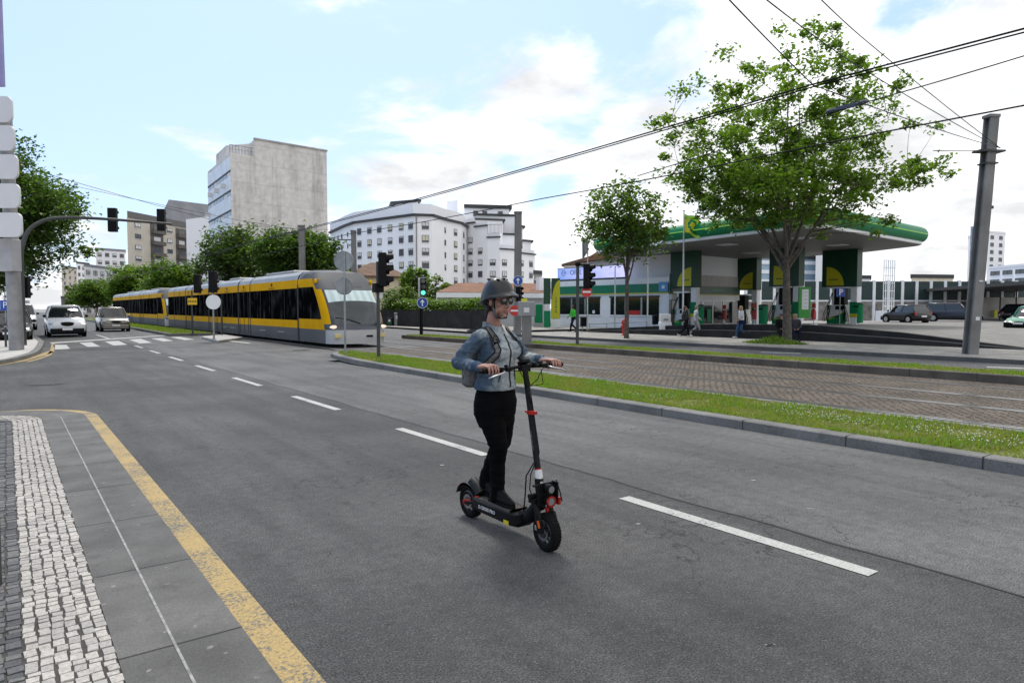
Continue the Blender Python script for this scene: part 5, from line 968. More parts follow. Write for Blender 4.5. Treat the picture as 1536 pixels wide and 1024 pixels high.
# --- low houses behind the garden wall
bh = thing('beige_house', 'beige two storey house with a shallow tiled roof beside the tram nose', 'house', (*pxD(560, 85).xy, 0)); a, c = pxD(528, 82), pxD(604, 86); bk = Vector((6, 14, 0)); ze = at(560, 416, 84).z; b = MB(); b.prism([a.xy, c.xy, (c + bk).xy, (a + bk).xy], 0, ze); b.build('wall', M_('beige_render', (.60, .52, .38), .85, var=.06, scale=.4), bh); b = MB(); e0 = [a + Vector((-1, -.7, 0)), c + Vector((.7, -.7, 0)), c + bk + Vector((.7, .7, 0)), a + bk + Vector((-.7, .7, 0))]; m0 = sum(e0, Vector()) / 4; b.rings([[(p.x, p.y, ze) for p in e0], [(p.x, p.y, ze + .18) for p in e0], [(*p.lerp(m0, .85).xy, ze + 2.2) for p in e0]]); b.build('roof', m_tile2, bh)
q0, q1 = pxD(543, 90), pxD(585, 93); b = MB(); b.prism([q0.xy, q1.xy, (q1 + Vector((3, 6, 0))).xy, (q0 + Vector((3, 6, 0))).xy], ze, at(560, 397, 91).z); b.build('upper_storey', M_('beige_render_pale', (.62, .56, .42), .85), bh)
rh = thing('red_roofed_house', 'low white house with a broad red tiled roof behind the hedge', 'house', (*pxD(730, 66).xy, 0)); a, c = pxD(668, 60), pxD(822, 61.5); bk = Vector((9, 14, 0)); ze = at(730, 446, 61).z; b = MB(); b.prism([a.xy, c.xy, (c + bk).xy, (a + bk).xy], 0, ze); b.build('wall', M_('grey_white_render', (.55, .56, .57), .85, var=.1, scale=.5), rh)
b = MB(); e0 = [a + Vector((-1.6, -1.2, 0)), c + Vector((1.0, -1.2, 0)), c + bk + Vector((1, 1, 0)), a + bk + Vector((-1, 1, 0))]; zr = at(745, 424, 68).z; m0 = sum(e0, Vector()) / 4; rd = (c - a).normalized(); tp = [m0 - rd * 3.6, m0 + rd * 4.2, m0 + rd * 4.2 + bk * .02, m0 - rd * 3.6 + bk * .02]; b.rings([[(p.x, p.y, ze + .4) for p in e0], [(p.x, p.y, zr) for p in tp]]); b.build('roof', m_tile, rh); b = MB(); b.rings([[(p.x, p.y, ze - .05) for p in e0], [(p.x, p.y, ze + .37) for p in e0]]); b.build('eaves', m_white, rh)
for x0, x1, z0, z1, m in ((.05, .28, .3, ze - .5, m_brown), (.30, .55, 1.4, ze - .6, m_bglass)): b = MB(); d = (c - a); n = Vector((d.y, -d.x, 0)).normalized(); n = -n if a.dot(n) > 0 else n; q = [a + d * x0 + n * .05, a + d * x1 + n * .05, a + d * x1, a + d * x0]; b.prism([p.xy for p in q], z0, z1); b.build('window' if m is m_bglass else 'porch', m, rh)
b = MB(); p = pxD(820, 62); b.obox((p.x, p.y + 1, 2.3), .5, .5, 4.4); b.build('chimney', m_wr2, rh)
slab_block('small grey block of flats behind the red roofed house', 801, 812, 150, 152, 411, 10, M_('grey_block', (.28, .27, .25), .8), 3, 2, 8)
b = MB(); w = thing('garden_wall', 'low dark stone garden wall in front of the hedge', 'wall', (27.7, 50, .13)); 
for y in range(39, 60): b.box(27.45, 27.85, y + .005, y + .995, .1, 1.45 + .06 * (y % 3))
b.build('face', m_basalt, w)
# --- far right skyline
slab_block('pale slim tower block with balcony bands on the far right skyline', 1449, 1476, 280, 284, 357, 16, m_wr, 12, 1, 11, wst=('none',), ww=6.5, roofm=m_wr2); slab_block('second pale tower block with balcony bands, right of the steel pole', 1478, 1504, 283, 288, 350, 16, m_wr, 13, 2, 12, wst=('none',), ww=2, roofm=m_wr2)
slab_block('long pale apartment block in the far right corner', 1482, 1560, 250, 225, 400, 16, m_wr, 3, 4, 13, wst=('none',), ww=4.5, roofm=m_wr2); slab_block('low cream house above the noise barrier', 1366, 1428, 150, 152, 417, 10, M_('cream_house', (.62, .55, .42), .8), 1, 5, 14); slab_block('small cream house at the left of the lattice mast', 1283, 1304, 160, 160, 418, 10, m_wr2, 1, 2, 15)
dm = thing('domed_house', 'house with an orange tiled dome at the right edge', 'house', (*pxD(1540, 150).xy, 0)); p = pxD(1548, 150); b = MB(); b.cyl((p.x, p.y, 0), (p.x, p.y, 5), 3, None, 20); b.build('wall', m_wr2, dm); b = MB(); b.ell((p.x, p.y, 4.4), (3.3, 3.3, 2.2), 20, 10); b.build('roof', M_('orange_tiles', (.5, .2, .09), .8), dm, smooth=60)
slab_block('blue glass office block behind the pumps, white floor bands', 1120, 1225, 105, 108, 388, 14, M_('pale_blue_glass', (.30, .42, .48), .2), 0, 0, 16); o = bpy.data.objects[-1] if False else None
of = [o for o in bpy.data.objects if o.get('label', '').startswith('blue glass office')][0]; a, c = pxD(1119, 104.8), pxD(1226, 107.8)
for r in range(7): b = MB(); b.prism([a.xy, c.xy, (c + Vector((.3, .6, 0))).xy, (a + Vector((.3, .6, 0))).xy], .6 + r * 1.5 if False else 1.2 + r * 1.45, 1.75 + r * 1.45); b.build('floor_band', m_wr, of)
slab_block('white gable end beside the office block behind the last pump', 1222, 1252, 101, 101, 372, 10, m_wr2, 0, 0, 17)
# ================================================================ PETROL STATION
m_gr = M_('station_green', (.0, .19, .07), .45, var=.06, spec=.25); m_dg = M_('station_dark_green', (.004, .05, .022), .4, var=.08); m_yl = M_('station_yellow', (.55, .52, .01), .45, var=.05); m_lime = M_('lime_line', (.3, .55, .02), .4, var=0); m_soff = M_('canopy_soffit', (.21, .207, .20), .6, var=.06, scale=.5); m_cor = NT('corrugated_grey', .6)
w = m_cor.n('ShaderNodeTexWave', {'Vector': m_cor.pos, 'Scale': 3.2}, wave_type='BANDS', bands_direction='Y').outputs['Fac']; m_cor.col(m_cor.mix(1., (.36, .35, .35), m_cor.rng(w, 0, 1, .8, 1.05), 'MULTIPLY')); m_cor.bump(w, .5, .05); m_cor = m_cor.m
def rounded(poly, rads, n=8):
    out = []; N_ = len(poly)
    for i in range(N_):
        p, a, c = [Vector((q[0], q[1], 0)) for q in (poly[i], poly[i - 1], poly[(i + 1) % N_])]; r = rads[i]; u, v = (a - p).normalized(), (c - p).normalized()
        for k in range(n + 1): t_ = k / n; out.append((p + u * r * (1 - t_) ** 2 + v * r * t_ ** 2))
    return out
cn = thing('station_canopy', 'broad flat petrol station canopy with a rounded green edge on banner clad columns', 'canopy', (42, 30, .55))
CP = rounded([(32.6, 18.5), (47.7, 19.7), (50.6, 25.6), (49.2, 41.8), (40.7, 39.6), (34.8, 36.8)], [1.6, 1.2, 1.5, 1.5, 1.2, 1.2]); N_ = len(CP)
def off(o, z):
    r = []
    for i, p in enumerate(CP):
        d = (CP[(i + 1) % N_] - CP[i - 1]).normalized(); r.append(Vector((p.x + d.y * o, p.y - d.x * o, z)))
    return r
b = MB(); b.prism([p.xy for p in off(-.06, 0)], 5.72, 5.82); so_ = b.build('soffit', m_soff, cn)
prof = [(-.1, 5.74), (.0, 5.72), (.06, 5.76), (.06, 5.9)]; b = MB(); b.rings([off(*q) for q in prof], False); b.build('white_edge', m_white, cn, smooth=40)
pr = [(.06, 5.9), (.2, 5.95), (.33, 6.1), (.4, 6.3)]; b = MB(); b.rings([off(*q) for q in pr], False); b.build('fascia', m_gr, cn, smooth=60)
b = MB(); b.rings([off(*q) for q in [(.4, 6.3), (.405, 6.36)]], False); b.build('lime_stripe', emit('lime_neon', (.22, .55, .06), .5), cn)
pr = [(.405, 6.36), (.38, 6.5), (.27, 6.68), (.1, 6.78), (-.2, 6.8)]; b = MB(); b.rings([off(*q) for q in pr], False); b.poly(off(-.2, 6.8)); b.build('fascia', m_gr, cn, smooth=60)
b = MB()
for x, y in ((37, 22), (37, 27), (38, 33.8), (43, 23), (44, 30), (45, 36)): b.box(x - .5, x + .5, y - .5, y + .5, 5.69, 5.722)
bsplit(b, 'ceiling_light', m_white, cn)
p = at(1046, 337, 42.5); q = Vector((34.0, 29.8, 6.28)); b = MB()          # the round flower badge on the fascia
b.disc(q + Vector((-.5, 0, 0)), (-1, 0, 0), .62, 28, 0, 0, .1)
for i in range(18):
    for r_, k in ((.5, 1), (.34, 2)):
        a = 2 * math.pi * i / 18; c_ = q + Vector((-.503 - .004 * k, math.cos(a) * r_ * .72, math.sin(a) * r_ * .72)); u = Vector((0, math.cos(a), math.sin(a))); v = Vector((0, -math.sin(a), math.cos(a))); b.poly([c_ - u * r_ * .45, c_ - v * .07, c_ + u * r_ * .3, c_ + v * .07][::-1], k)
b.disc(q + Vector((-.515, 0, 0)), (-1, 0, 0), .12, 14, 0); b.build('flower_badge', [m_white, m_gr, m_yl], cn)
def quarter(b, x, y, z, r, sgn, k): b.poly([(x, y, z)] + [(x, y + sgn * r * math.cos(R(90) * i / 10), z + r * 1.05 * math.sin(R(90) * i / 10)) for i in range(11)], k)
def column(x, y0, y1, sgn):
    b = MB(); yc = (y0 + y1) / 2; b.box(x, x + .7, y0, y1, 3.15, 5.72); b.build('banner', m_dg, cn, bevel=.02)
    b = MB(); ye = (y1 - .35 if sgn < 0 else y0 + .45) if False else (y0 + .35 if sgn > 0 else y1 - .35); quarter(b, x - .006, ye, 3.25, 1.25, sgn, 0); b.build('yellow_quarter', m_yl, cn)
    b = MB()
    for i in range(8): b.box(x - .012, x - .008, ye + sgn * (.22 + .085 * i) - .028, ye + sgn * (.22 + .085 * i) + .028, 3.62, 3.70 + .03 * (i % 3 == 0))
    b.build('lettering', m_dg, cn)
    b = MB(); b.box(x + .15, x + .6, y0 + .05, y0 + .5, .3, 3.15); b.build('column', m_white, cn, bevel=.03); b = MB(); b.box(x + .12, x + .148, y0 + .02, y0 + .53, 1.3, 2.1); b.box(x + .118, x + .147, y0 + .02, y0 + .53, 1.05, 1.28, 1); b.build('column_sleeve', [m_gr, m_yl], cn)
def pump(x, yc, label):
    z = min(tz(max(min(yc, 33), 5)), .55); o = thing('fuel_pump', label, 'fuel pump', (x, yc, z), 0, 'fuel pumps under the canopy'); b = MB(); b.box(-.35, .35, -.7, .7, 0, .95); b.build('cabinet', M_('pump_white', (.62, .62, .6), .4, var=.08), o, world=False, bevel=.04)
    b = MB(); b.add([(-.36, -.66, .05), (-.36, .66, .05), (-.36, .66, .3), (-.36, .1, .42), (-.36, -.45, .75), (-.36, -.66, .8)], [(0, 5, 4, 3, 2, 1)], 0); b.add([(-.362, .66, .30), (-.362, .66, .38), (-.362, .1, .50), (-.362, -.45, .84), (-.362, -.66, .9), (-.362, -.66, .8), (-.362, -.45, .75), (-.362, .1, .42)], [(0, 7, 6, 1), (1, 6, 7, 2), (2, 7, 6, 3), (3, 6, 5, 4)], 1); b.build('green_swoosh', [m_gr, m_lime], o, world=False)
    b = MB(); b.box(-.3, .3, -.62, .62, .95, 1.35); b.build('display_box', m_shut, o, world=False, bevel=.02); b = MB(); b.box(-.312, -.30, -.45, .1, 1.03, 1.28); b.build('display', m_black, o, world=False)
    b = MB(); b.box(-.28, .28, -.5, .2, 1.36, 2.5); b.build('hose_tower', m_black, o, world=False, bevel=.03); b = MB(); b.box(-.3, .3, .25, .38, 1.36, 2.55); b.box(-.32, .32, -.7, .7, 2.5, 2.6); b.build('frame', m_white, o, world=False)
    for i, s in enumerate((-.62, -.5, .5, .62)):
        sg = 1 if s > 0 else -1; h = MB(); h.tube([(-.3, s * .55, 2.2), (-.42, s * .9, 1.5), (-.46, s + .25 * sg, .7), (-.44, s + .3 * sg, .2), (-.42, s + .08 * sg, .25), (-.38, s * .95, 1.05)], .028, 6); h.build('hose', m_rubber, o, world=False, smooth=180); h = MB(); h.obox((-.38, s * .95, 1.18), .09, .07, .3); h.build('nozzle', m_black if i % 2 else m_gr, o, world=False, bevel=.015)
    return o
for x, y0, y1, sgn, lab in ((39.0, 31.05, 33.3, 1, 'fuel pump under the leftmost banner column beside the white cabinet'), (48.6, 32.6, 35.5, 1, 'fuel pump under the hindmost banner column by the shop doors'), (42.3, 25.2, 27.4, -1, 'fuel pump half hidden behind the big plane tree trunk'), (46.6, 23.5, 26.0, -1, 'fuel pump with the blue parking sign, under the last banner column')):
    column(x, y0, y1, sgn); pump(x + .35, (y0 + y1) / 2 + .15, lab)
# shop
A0, A1 = pxD(828, 59.5), pxD(1003, 50); A1 = A0 + (A1 - A0); sh = thing('station_shop', 'low white station shop with a green band and dark windows', 'shop', (*((A0 + A1) / 2).xy, .1)); dsh = (A1 - A0).normalized(); nsh = Vector((dsh.y, -dsh.x, 0)); nsh = -nsh if nsh.dot(A0) > 0 else nsh; Lsh = (A1 - A0).length; bk = -nsh * 9
def sp(s, e=0.): return A0 + dsh * (Lsh * s) + nsh * e
def panel(s0, s1, z0, z1, e, m, nm, th=.04, par=None):
    b = MB(); b.prism([sp(s0, e).xy, sp(s1, e).xy, sp(s1, e - th).xy, sp(s0, e - th).xy], z0, z1); return b.build(nm, m, par or sh)
b = MB(); b.prism([p.xy for p in (A0, A1, A1 + bk, A0 + bk)], 0, 3.95); b.build('wall', m_white, sh)
panel(.04, 1.0, 2.85, 3.5, .1, M_('shop_green', (.004, .17, .085), .4, var=.05), 'green_band', .1); panel(.04, 1., 2.78, 2.845, .12, m_yl, 'yellow_line', .1); panel(0, .045, 2.9, 3.96, .14, m_white, 'end_pier', .12)
for s0, s1 in ((.07, .455), (.545, .93)):
    panel(s0, s1, 1.15, 2.5, .02, m_glass, 'window'); panel(s0 - .005, s1 + .005, 2.5, 2.62, .1, m_cornice, 'window_head', .1); panel(s0 - .005, s1 + .005, 1.05, 1.15, .1, m_white, 'window_sill', .1)
    for k in (.33, .66): q = s0 + (s1 - s0) * k; panel(q - .006, q + .006, 1.15, 2.5, .06, m_alu, 'window_post')
panel(.7, .79, 1.16, 1.5, .035, m_red, 'poster', .01); panel(.39, .41, 1.25, 1.5, .035, m_white, 'notice', .01); panel(.935, 1.0, 2.9, 3.6, .14, M_('sign_light_blue', (.10, .30, .62), .4), 'blue_sign', .04); panel(.958, .978, 3.1, 3.35, .155, m_white, 'blue_sign_mark', .014)
panel(.1, .12, .2, .9, .25, m_white, 'wall_rail', .05) if False else None
B0, B1 = A1 + dsh * .02, A1 + dsh * .02 + bk; e0 = thing('shop_entrance', 'glazed shop entrance under a dark green sign band, behind the left pumps', 'shop', (*((B0 + B1) / 2).xy, .5)); d2 = (B1 - B0).normalized(); n2 = Vector((d2.y, -d2.x, 0)); n2 = -n2 if n2.dot(dsh) < 0 else n2; L2 = (B1 - B0).length
def ep(s0, s1, z0, z1, e, m, nm, th=.05): q = lambda s, k: B0 + d2 * (L2 * s) + n2 * k; b = MB(); b.prism([q(s0, e).xy, q(s1, e).xy, q(s1, e - th).xy, q(s0, e - th).xy], z0, z1); return b.build(nm, m, e0)
ep(0, 1, .2, 4.2, .03, M_('entrance_wall', (.45, .44, .42), .8), 'wall', .03); ep(.12, 1, 3.955, 5.7, -.02, m_wr2, 'upper_wall', 5.); ep(0, 1, 2.75, 3.35, .25, m_dg, 'sign_band', .2); ep(0, 1, 2.69, 2.74, .26, m_yl, 'yellow_line', .1); ep(.0, 1, 2.3, 2.68, .2, m_shut, 'lintel', .16); ep(.3, .92, .5, 2.2, .06, m_glass, 'door', .02); ep(.3, .92, 2.2, 2.29, .3, m_white, 'door_head', .2)
for s in (.3, .45, .6, .76, .91): ep(s, s + .012, .5, 2.2, .09, m_alu, 'door_post')
ep(.34, .42, 1.5, 2.0, .1, m_red, 'poster', .02); ep(.52, .58, .6, 1.6, .1, m_gr, 'display_stand', .02); ep(.03, .26, .5, 2.2, .06, m_bglass, 'side_window'); ep(.55, .75, 3.0, 3.15, .262, M_('sign_letter_dim', (.05, .2, .1), .5), 'sign_mark', .01)
# big grey hall with a tiled roof behind the shop
gh = thing('corrugated_hall', 'grey corrugated hall with a red tiled roof edge behind the shop', 'building', (*pxD(940, 72).xy, 0)); a, c = pxD(872, 75), pxD(1010, 68); bk2 = (a + c).normalized() * 14; za = at(940, 384, 71).z; b = MB(); b.prism([a.xy, c.xy, (c + bk2).xy, (a + bk2).xy], 0, [za - .4, za + .3, za + .3, za - .4]); b.build('wall', m_cor, gh); zr = at(905, 369, 75).z; b = MB(); m_ = a.lerp(c, .45)
b.rings([[(*(a - bk2 * .03 - (c - a) * .02).xy, za - .35), (*(m_ - bk2 * .03).xy, zr + .5), (*(c - bk2 * .03).xy, za + .3)], [(*(a + bk2).xy, za - .35), (*(m_ + bk2).xy, zr + .5), (*(c + bk2).xy, za + .3)]]); b.build('roof', m_tile, gh)
b = MB(); q = a.lerp(c, .86) - bk2 * .004; b.obox((q.x, q.y, za - 1.6), .15, 1.3, 1.6, 0); b.build('louvre', m_grey, gh)
g2 = thing('cream_shed', 'small cream shed with a tiled roof left of the corrugated hall', 'building', (*pxD(858, 88).xy, 0)); a, c = pxD(846, 90), pxD(880, 88); z = at(860, 398, 89).z; b = MB(); b.prism([a.xy, c.xy, (c + bk2).xy, (a + bk2).xy], 0, z); b.build('wall', m_beige, g2); b = MB(); b.rings([[(*(a - dsh * .5).xy, z), (*(c + dsh * .5).xy, z + .9)], [(*(c + dsh * .5 + bk2 * .3).xy, z + 1.4), (*(a - dsh * .5 + bk2 * .3).xy, z + .5)]], False, False) ; b.prism([(a - dsh * .5).xy, (c + dsh * .5).xy, (c + bk2).xy, (a + bk2).xy], z + .003, [z + .25, z + 1.1, z + 1.1, z + .25]); b.build('roof', m_tile2, g2)
# LED billboard on the shop roof
lb = thing('led_billboard', 'wide pale blue LED billboard standing on the shop roof', 'billboard', (*sp(.3, -.4).xy, 4.0)); t = NT('led_screen', .4); p_ = t.pos
t.b.inputs['Base Color'].default_value = (.01, .01, .01, 1); gx = t.n('ShaderNodeVectorMath', {0: p_, 1: tuple(dsh)}, operation='DOT_PRODUCT').outputs['Value']; g0 = sp(.03).dot(dsh); g1 = sp(.62).dot(dsh); fx = t.rng(gx, g0, g1, 0, 1); nz = t.noise(1.2, 5, t.map(R(40), (.5, .5, 2)))
c = t.mix(t.math('ADD', fx, t.rng(nz, .3, .7, -.25, .25)), (.17, .27, .62), (.50, .50, .82)); c = t.mix(t.math('MULTIPLY', t.rng(nz, .55, .7, 0, .6), t.rng(fx, .45, .6, 0, 1)), c, (.16, .22, .55)); t.L.new(c, t.b.inputs['Emission Color']); t.b.inputs['Emission Strength'].default_value = 1.
q = lambda s, e: sp(s, e); b = MB(); b.prism([q(.03, -.3).xy, q(.62, -.3).xy, q(.62, -.6).xy, q(.03, -.6).xy], 4.12, 5.05); b.build('screen', t.m, lb); b = MB(); b.prism([q(.026, -.34).xy, q(.624, -.34).xy, q(.624, -.65).xy, q(.026, -.65).xy], 3.96, 4.12); b.prism([q(.026, -.34).xy, q(.624, -.34).xy, q(.624, -.65).xy, q(.026, -.65).xy], 5.05, 5.1); b.build('frame', m_dpole, lb)
Mtx = lambda s, e, z: Matrix.Translation(Vector((*sp(s, e).xy, z))) @ Matrix(((dsh.x, 0, nsh.x, 0), (dsh.y, 0, nsh.y, 0), (0, 1, 0, 0), (0, 0, 0, 1)))
m_let = M_('led_letter', (.02, .03, .10), .5); b = MB(); b.text('OPEL', Mtx(.21, -.29, 4.66), .62, .004, bold=-.004); b.disc(Vector((*sp(.09, -.285).xy, 4.68)), nsh, .24, 24, None, .19, .01); b.prism([sp(.078, -.285).xy, sp(.102, -.285).xy, sp(.102, -.295).xy, sp(.078, -.295).xy], 4.66, 4.70); b.text('opel.pt', Mtx(.09, -.29, 4.26), .16, .004) if False else None; b.build('lettering', m_let, lb)
# totem, bins, extinguishers, boards
def px_prism(px0, px1, D, y0, y1, th, m, nm, par, e=0., bev=0.):
    a, c = pxD(px0, D), pxD(px1, D); d = (c - a).normalized(); n = Vector((d.y, -d.x, 0)); n = -n if n.dot(a) > 0 else n; z0, z1 = at(px0, y1, D).z, at(px0, y0, D).z; b = MB(); b.prism([(a + n * e).xy, (c + n * e).xy, (c + n * (e - th)).xy, (a + n * (e - th)).xy], z0, z1); return b.build(nm, m, par, bevel=bev)
tt = thing('station_totem', 'tall narrow yellow and green totem at the left end of the shop', 'sign', (*pxD(833, 54).xy, .13)); px_prism(827, 840, 54, 417, 478, .3, m_dg, 'panel', tt, 0, .02); px_prism(827, 840, 54, 478, 491, .3, m_white, 'base', tt)
a, c = pxD(827.3, 54), pxD(839.7, 54); d = (c - a).normalized(); n = Vector((d.y, -d.x, 0)); n = -n if n.dot(a) > 0 else n; W_ = (c - a).length; z0, z1 = at(833, 477.5, 54).z, at(833, 420, 54).z; b = MB(); H_ = z1 - z0; b.poly([tuple(a + d * u + n * .006 + Vector((0, 0, z0 + v))) for u, v in [(0, 0), (W_, 0), (W_, H_)] + [(W_ - W_ * math.sin(R(9 * i)), .3 * H_ + .7 * H_ * math.cos(R(9 * i))) for i in range(1, 11)]]); b.build('yellow_arc', m_yl, tt); b = MB(); b.text('ultimate', Matrix.Translation(a + d * W_ * .55 + n * .012 + Vector((0, 0, (z0 + z1) / 2 - .3))) @ Matrix(((0, -d.x, n.x, 0), (0, -d.y, n.y, 0), (1, 0, 0, 0), (0, 0, 0, 1))), .42, .003) if False else [b.obox(a + d * W_ * .55 + n * .008 + Vector((0, 0, z0 + .5 + .14 * i)), .12 if i % 3 else .2, .01, .07, math.atan2(d.y, d.x)) for i in range(9)]; b.build('lettering', m_gr, tt)
pt = thing('price_display', 'dark green price display pillar left of the yellow totem', 'sign', (*pxD(821, 53).xy, .13)); px_prism(815.5, 826, 53, 417, 456, .3, m_dg, 'display', pt, 0, .02); px_prism(817, 825, 53, 456, 466, .3, m_shut, 'price_panel', pt); px_prism(816, 826, 53, 466, 491, .3, m_gr, 'base', pt)
kb = thing('green_kiosk', 'green cabinet beside the price display', 'cabinet', (*pxD(808, 56).xy, .13)); px_prism(802, 814, 56, 456, 484, .8, m_gr, 'cabinet', kb, 0, .05); px_prism(800, 815, 56, 484, 492, .9, m_concrete, 'plinth', kb)
def bin_(px, D, y0, y1, pw, label): 
    p = pxD(px, D); z0, z1 = at(px, y1, D).z, at(px, y0, D).z; r = pw * D / FOC / 2; o = thing('litter_bin', label, 'litter bin', (p.x, p.y, z0), 0, 'green litter bins between the pumps'); b = MB(); b.cyl((0, 0, 0), (0, 0, z1 - z0 - .14), r * .92, r, 20); b.build('body', m_gr, o, world=False, smooth=50); b = MB(); b.lathe([(r * 1.04, 0), (r * 1.06, .08), (r * .8, .16), (.01, .17)], (0, 0, z1 - z0 - .14), 'Z', 20); b.build('lid', m_dg, o, world=False, smooth=50); b = MB(); b.obox((-r * .9, 0, z1 - z0 - .26), r * .5, r * .9, .1); b.build('slot', m_black, o, world=False)
bin_(1051.5, 46, 457, 486, 9, 'green litter bin near the shop doors'); bin_(1145, 44, 457, 486, 13.5, 'green litter bin left of the big tree trunk'); bin_(1287.5, 47, 454, 484, 15, 'green litter bin right of the last banner column')
def exting(px, D, yb, label):
    p = pxD(px, D); z = at(px, yb, D).z; o = thing('fire_extinguisher_stand', label, 'fire extinguisher', (p.x, p.y, z), 0, 'fire extinguishers between the pumps'); b = MB(); b.tube([(0, 0, .35), (0, 0, .9), (0, 0, 1.0), (0, 0, 1.05)], [.14, .14, .08, .03], 14); b.build('cylinder', m_red, o, world=False, smooth=50); b = MB(); b.box(-.03, .03, -.03, .03, 0, 1.35); b.box(-.18, .18, -.18, .18, 0, .06); b.build('stand', m_white, o, world=False); b = MB(); b.tube([(-.04, 0, 1.05), (-.2, .05, .95), (-.18, .08, .5)], .02, 6); b.build('hose', m_black, o, world=False, smooth=180); b = MB(); b.box(-.05, .0, -.13, .13, 1.1, 1.4); b.build('plate', m_red, o, world=False)
exting(1087, 50, 486, 'red fire extinguisher stand in front of the shop doors'); exting(1132, 45, 487, 'red fire extinguisher stand beside the middle litter bin'); exting(1221, 45, 487, 'red fire extinguisher stand right of the green notice board')
nb = thing('notice_board', 'green framed notice board with a white sheet right of the tree trunk', 'notice board', (*pxD(1207, 42.5).xy, .6)); px_prism(1198, 1216, 42.5, 430, 477, .14, M_('board_green', (.03, .30, .03), .4), 'frame', nb, 0, .03); px_prism(1202.5, 1212.5, 42.5, 434, 464, .02, m_white, 'sheet', nb, .012); b = MB()
for i in range(5): q = pxD(1207.5, 42.45); b.obox((q.x, q.y, at(1207, 438 + 5.5 * i, 42.45).z), .02, .3, .03, R(-36.5) * 0 + R(53.5 - 90 + 36))
b.build('print', m_shut, nb)
ps = thing('parking_sign', 'square blue parking sign with a white P by the last pump', 'sign', (*pxD(1260, 45.6).xy, .6)); px_prism(1254, 1267.5, 45.6, 432, 445, .03, m_blue, 'plate', ps); a = pxD(1260.7, 45.55); d = (pxD(1267, 45.5) - pxD(1254, 45.5)).normalized(); n = Vector((d.y, -d.x, 0)); n = -n if n.dot(a) > 0 else n; b = MB(); b.text('P', Matrix.Translation(Vector((a.x, a.y, at(1260, 438.5, 45.55).z)) + n * .015) @ Matrix(((d.x, 0, n.x, 0), (d.y, 0, n.y, 0), (0, 1, 0, 0), (0, 0, 0, 1))), .55, .004, bold=.012); b.build('letter', m_white, ps); b = MB(); b.cyl((a.x + .1, a.y + .1, .5), (a.x + .1, a.y + .1, at(1260, 445, 45.6).z), .03, None, 8); b.build('post', m_steel, ps)
# noise barrier, lattice mast, carport
nbar = thing('noise_barrier', 'dark green panelled noise barrier with white posts along the station yard', 'fence', (*pxD(1400, 75).xy, .5)); m_bp = M_('barrier_green', (.012, .035, .035), .5, var=.1); xs = [1118 + 21.3 * i for i in range(22)]; zt0, zm, zb = at(1400, 422, 75).z, at(1400, 450, 75).z, .3
for i, x in enumerate(xs):
    p = pxD(x, 75); b = MB(); b.obox((p.x, p.y, (zt0 + zb) / 2 + .1), .3, .3, zt0 - zb, R(-36.5)); b.build('post', m_white, nbar)
    if i < len(xs) - 1:
        q = pxD(xs[i + 1], 75); d = (q - p).normalized(); a, c = p + d * .18, q - d * .18; n = Vector((-d.y, d.x, 0)) * .08; b = MB(); b.prism([(a + n).xy, (c + n).xy, (c - n).xy, (a - n).xy], zm, zt0); b.build('panel', m_bp, nbar); b = MB(); b.prism([(a + n).xy, (c + n).xy, (c - n).xy, (a - n).xy], zb, zm - .15); b.build('plinth_wall', M_('rubble', (.22, .2, .18), .9, var=.4, scale=2) if i == 0 else bpy.data.materials['rubble'], nbar); b = MB(); b.prism([(a + n).xy, (c + n).xy, (c - n).xy, (a - n).xy], zm - .15, zm); b.build('rail', m_white, nbar)
lt = thing('lattice_mast', 'white tubular lattice mast in front of the noise barrier', 'mast', (*pxD(1332, 70).xy, .4)); b = MB(); zt_, zb_ = at(1332, 390, 70).z, at(1332, 482, 70).z
for i in range(6): p = pxD(1324.5 + 3.2 * i, 70 + (i % 2)); b.cyl((p.x, p.y, zb_), (p.x, p.y, zt_), .05, None, 6)
for j in range(9): z = zb_ + (zt_ - zb_) * j / 8; p, q = pxD(1324.5, 70), pxD(1340.5, 70.5); b.tube([(p.x, p.y, z), (q.x, q.y, z)], .035, 5)
b.build('frame', m_white, lt); b = MB(); p = pxD(1332, 70); b.obox((p.x, p.y, zb_ + .5), 1.9, 1.2, 1.2, R(-36.5)); b.build('base', m_wr2, lt)
cp = thing('carport', 'dark flat carport roof on thin posts at the right edge', 'carport', (*pxD(1500, 65).xy, .5)); q4 = [pxD(1386, 75), pxD(1545, 52), pxD(1620, 60), pxD(1470, 88)]; b = MB(); b.prism([p.xy for p in q4], 3.5, 3.78); b.build('roof', M_('carport_dark', (.03, .03, .03), .7), cp); b = MB()
for x, D in ((1388, 75), (1500, 66), (1524, 66)): p = pxD(x, D); b.cyl((p.x, p.y, .4), (p.x, p.y, 3.5), .07, None, 8)
bsplit(b, 'post', m_dpole, cp)
yw = thing('yard_wall', 'plain grey yard wall under the carport roof', 'wall', (*pxD(1500, 74).xy, .4)); px_prism(1470, 1560, 73.5, 446, 478, .3, m_concrete, 'face', yw); px_prism(1492, 1497, 73, 465, 476, .2, m_yl, 'warning_plate', yw)
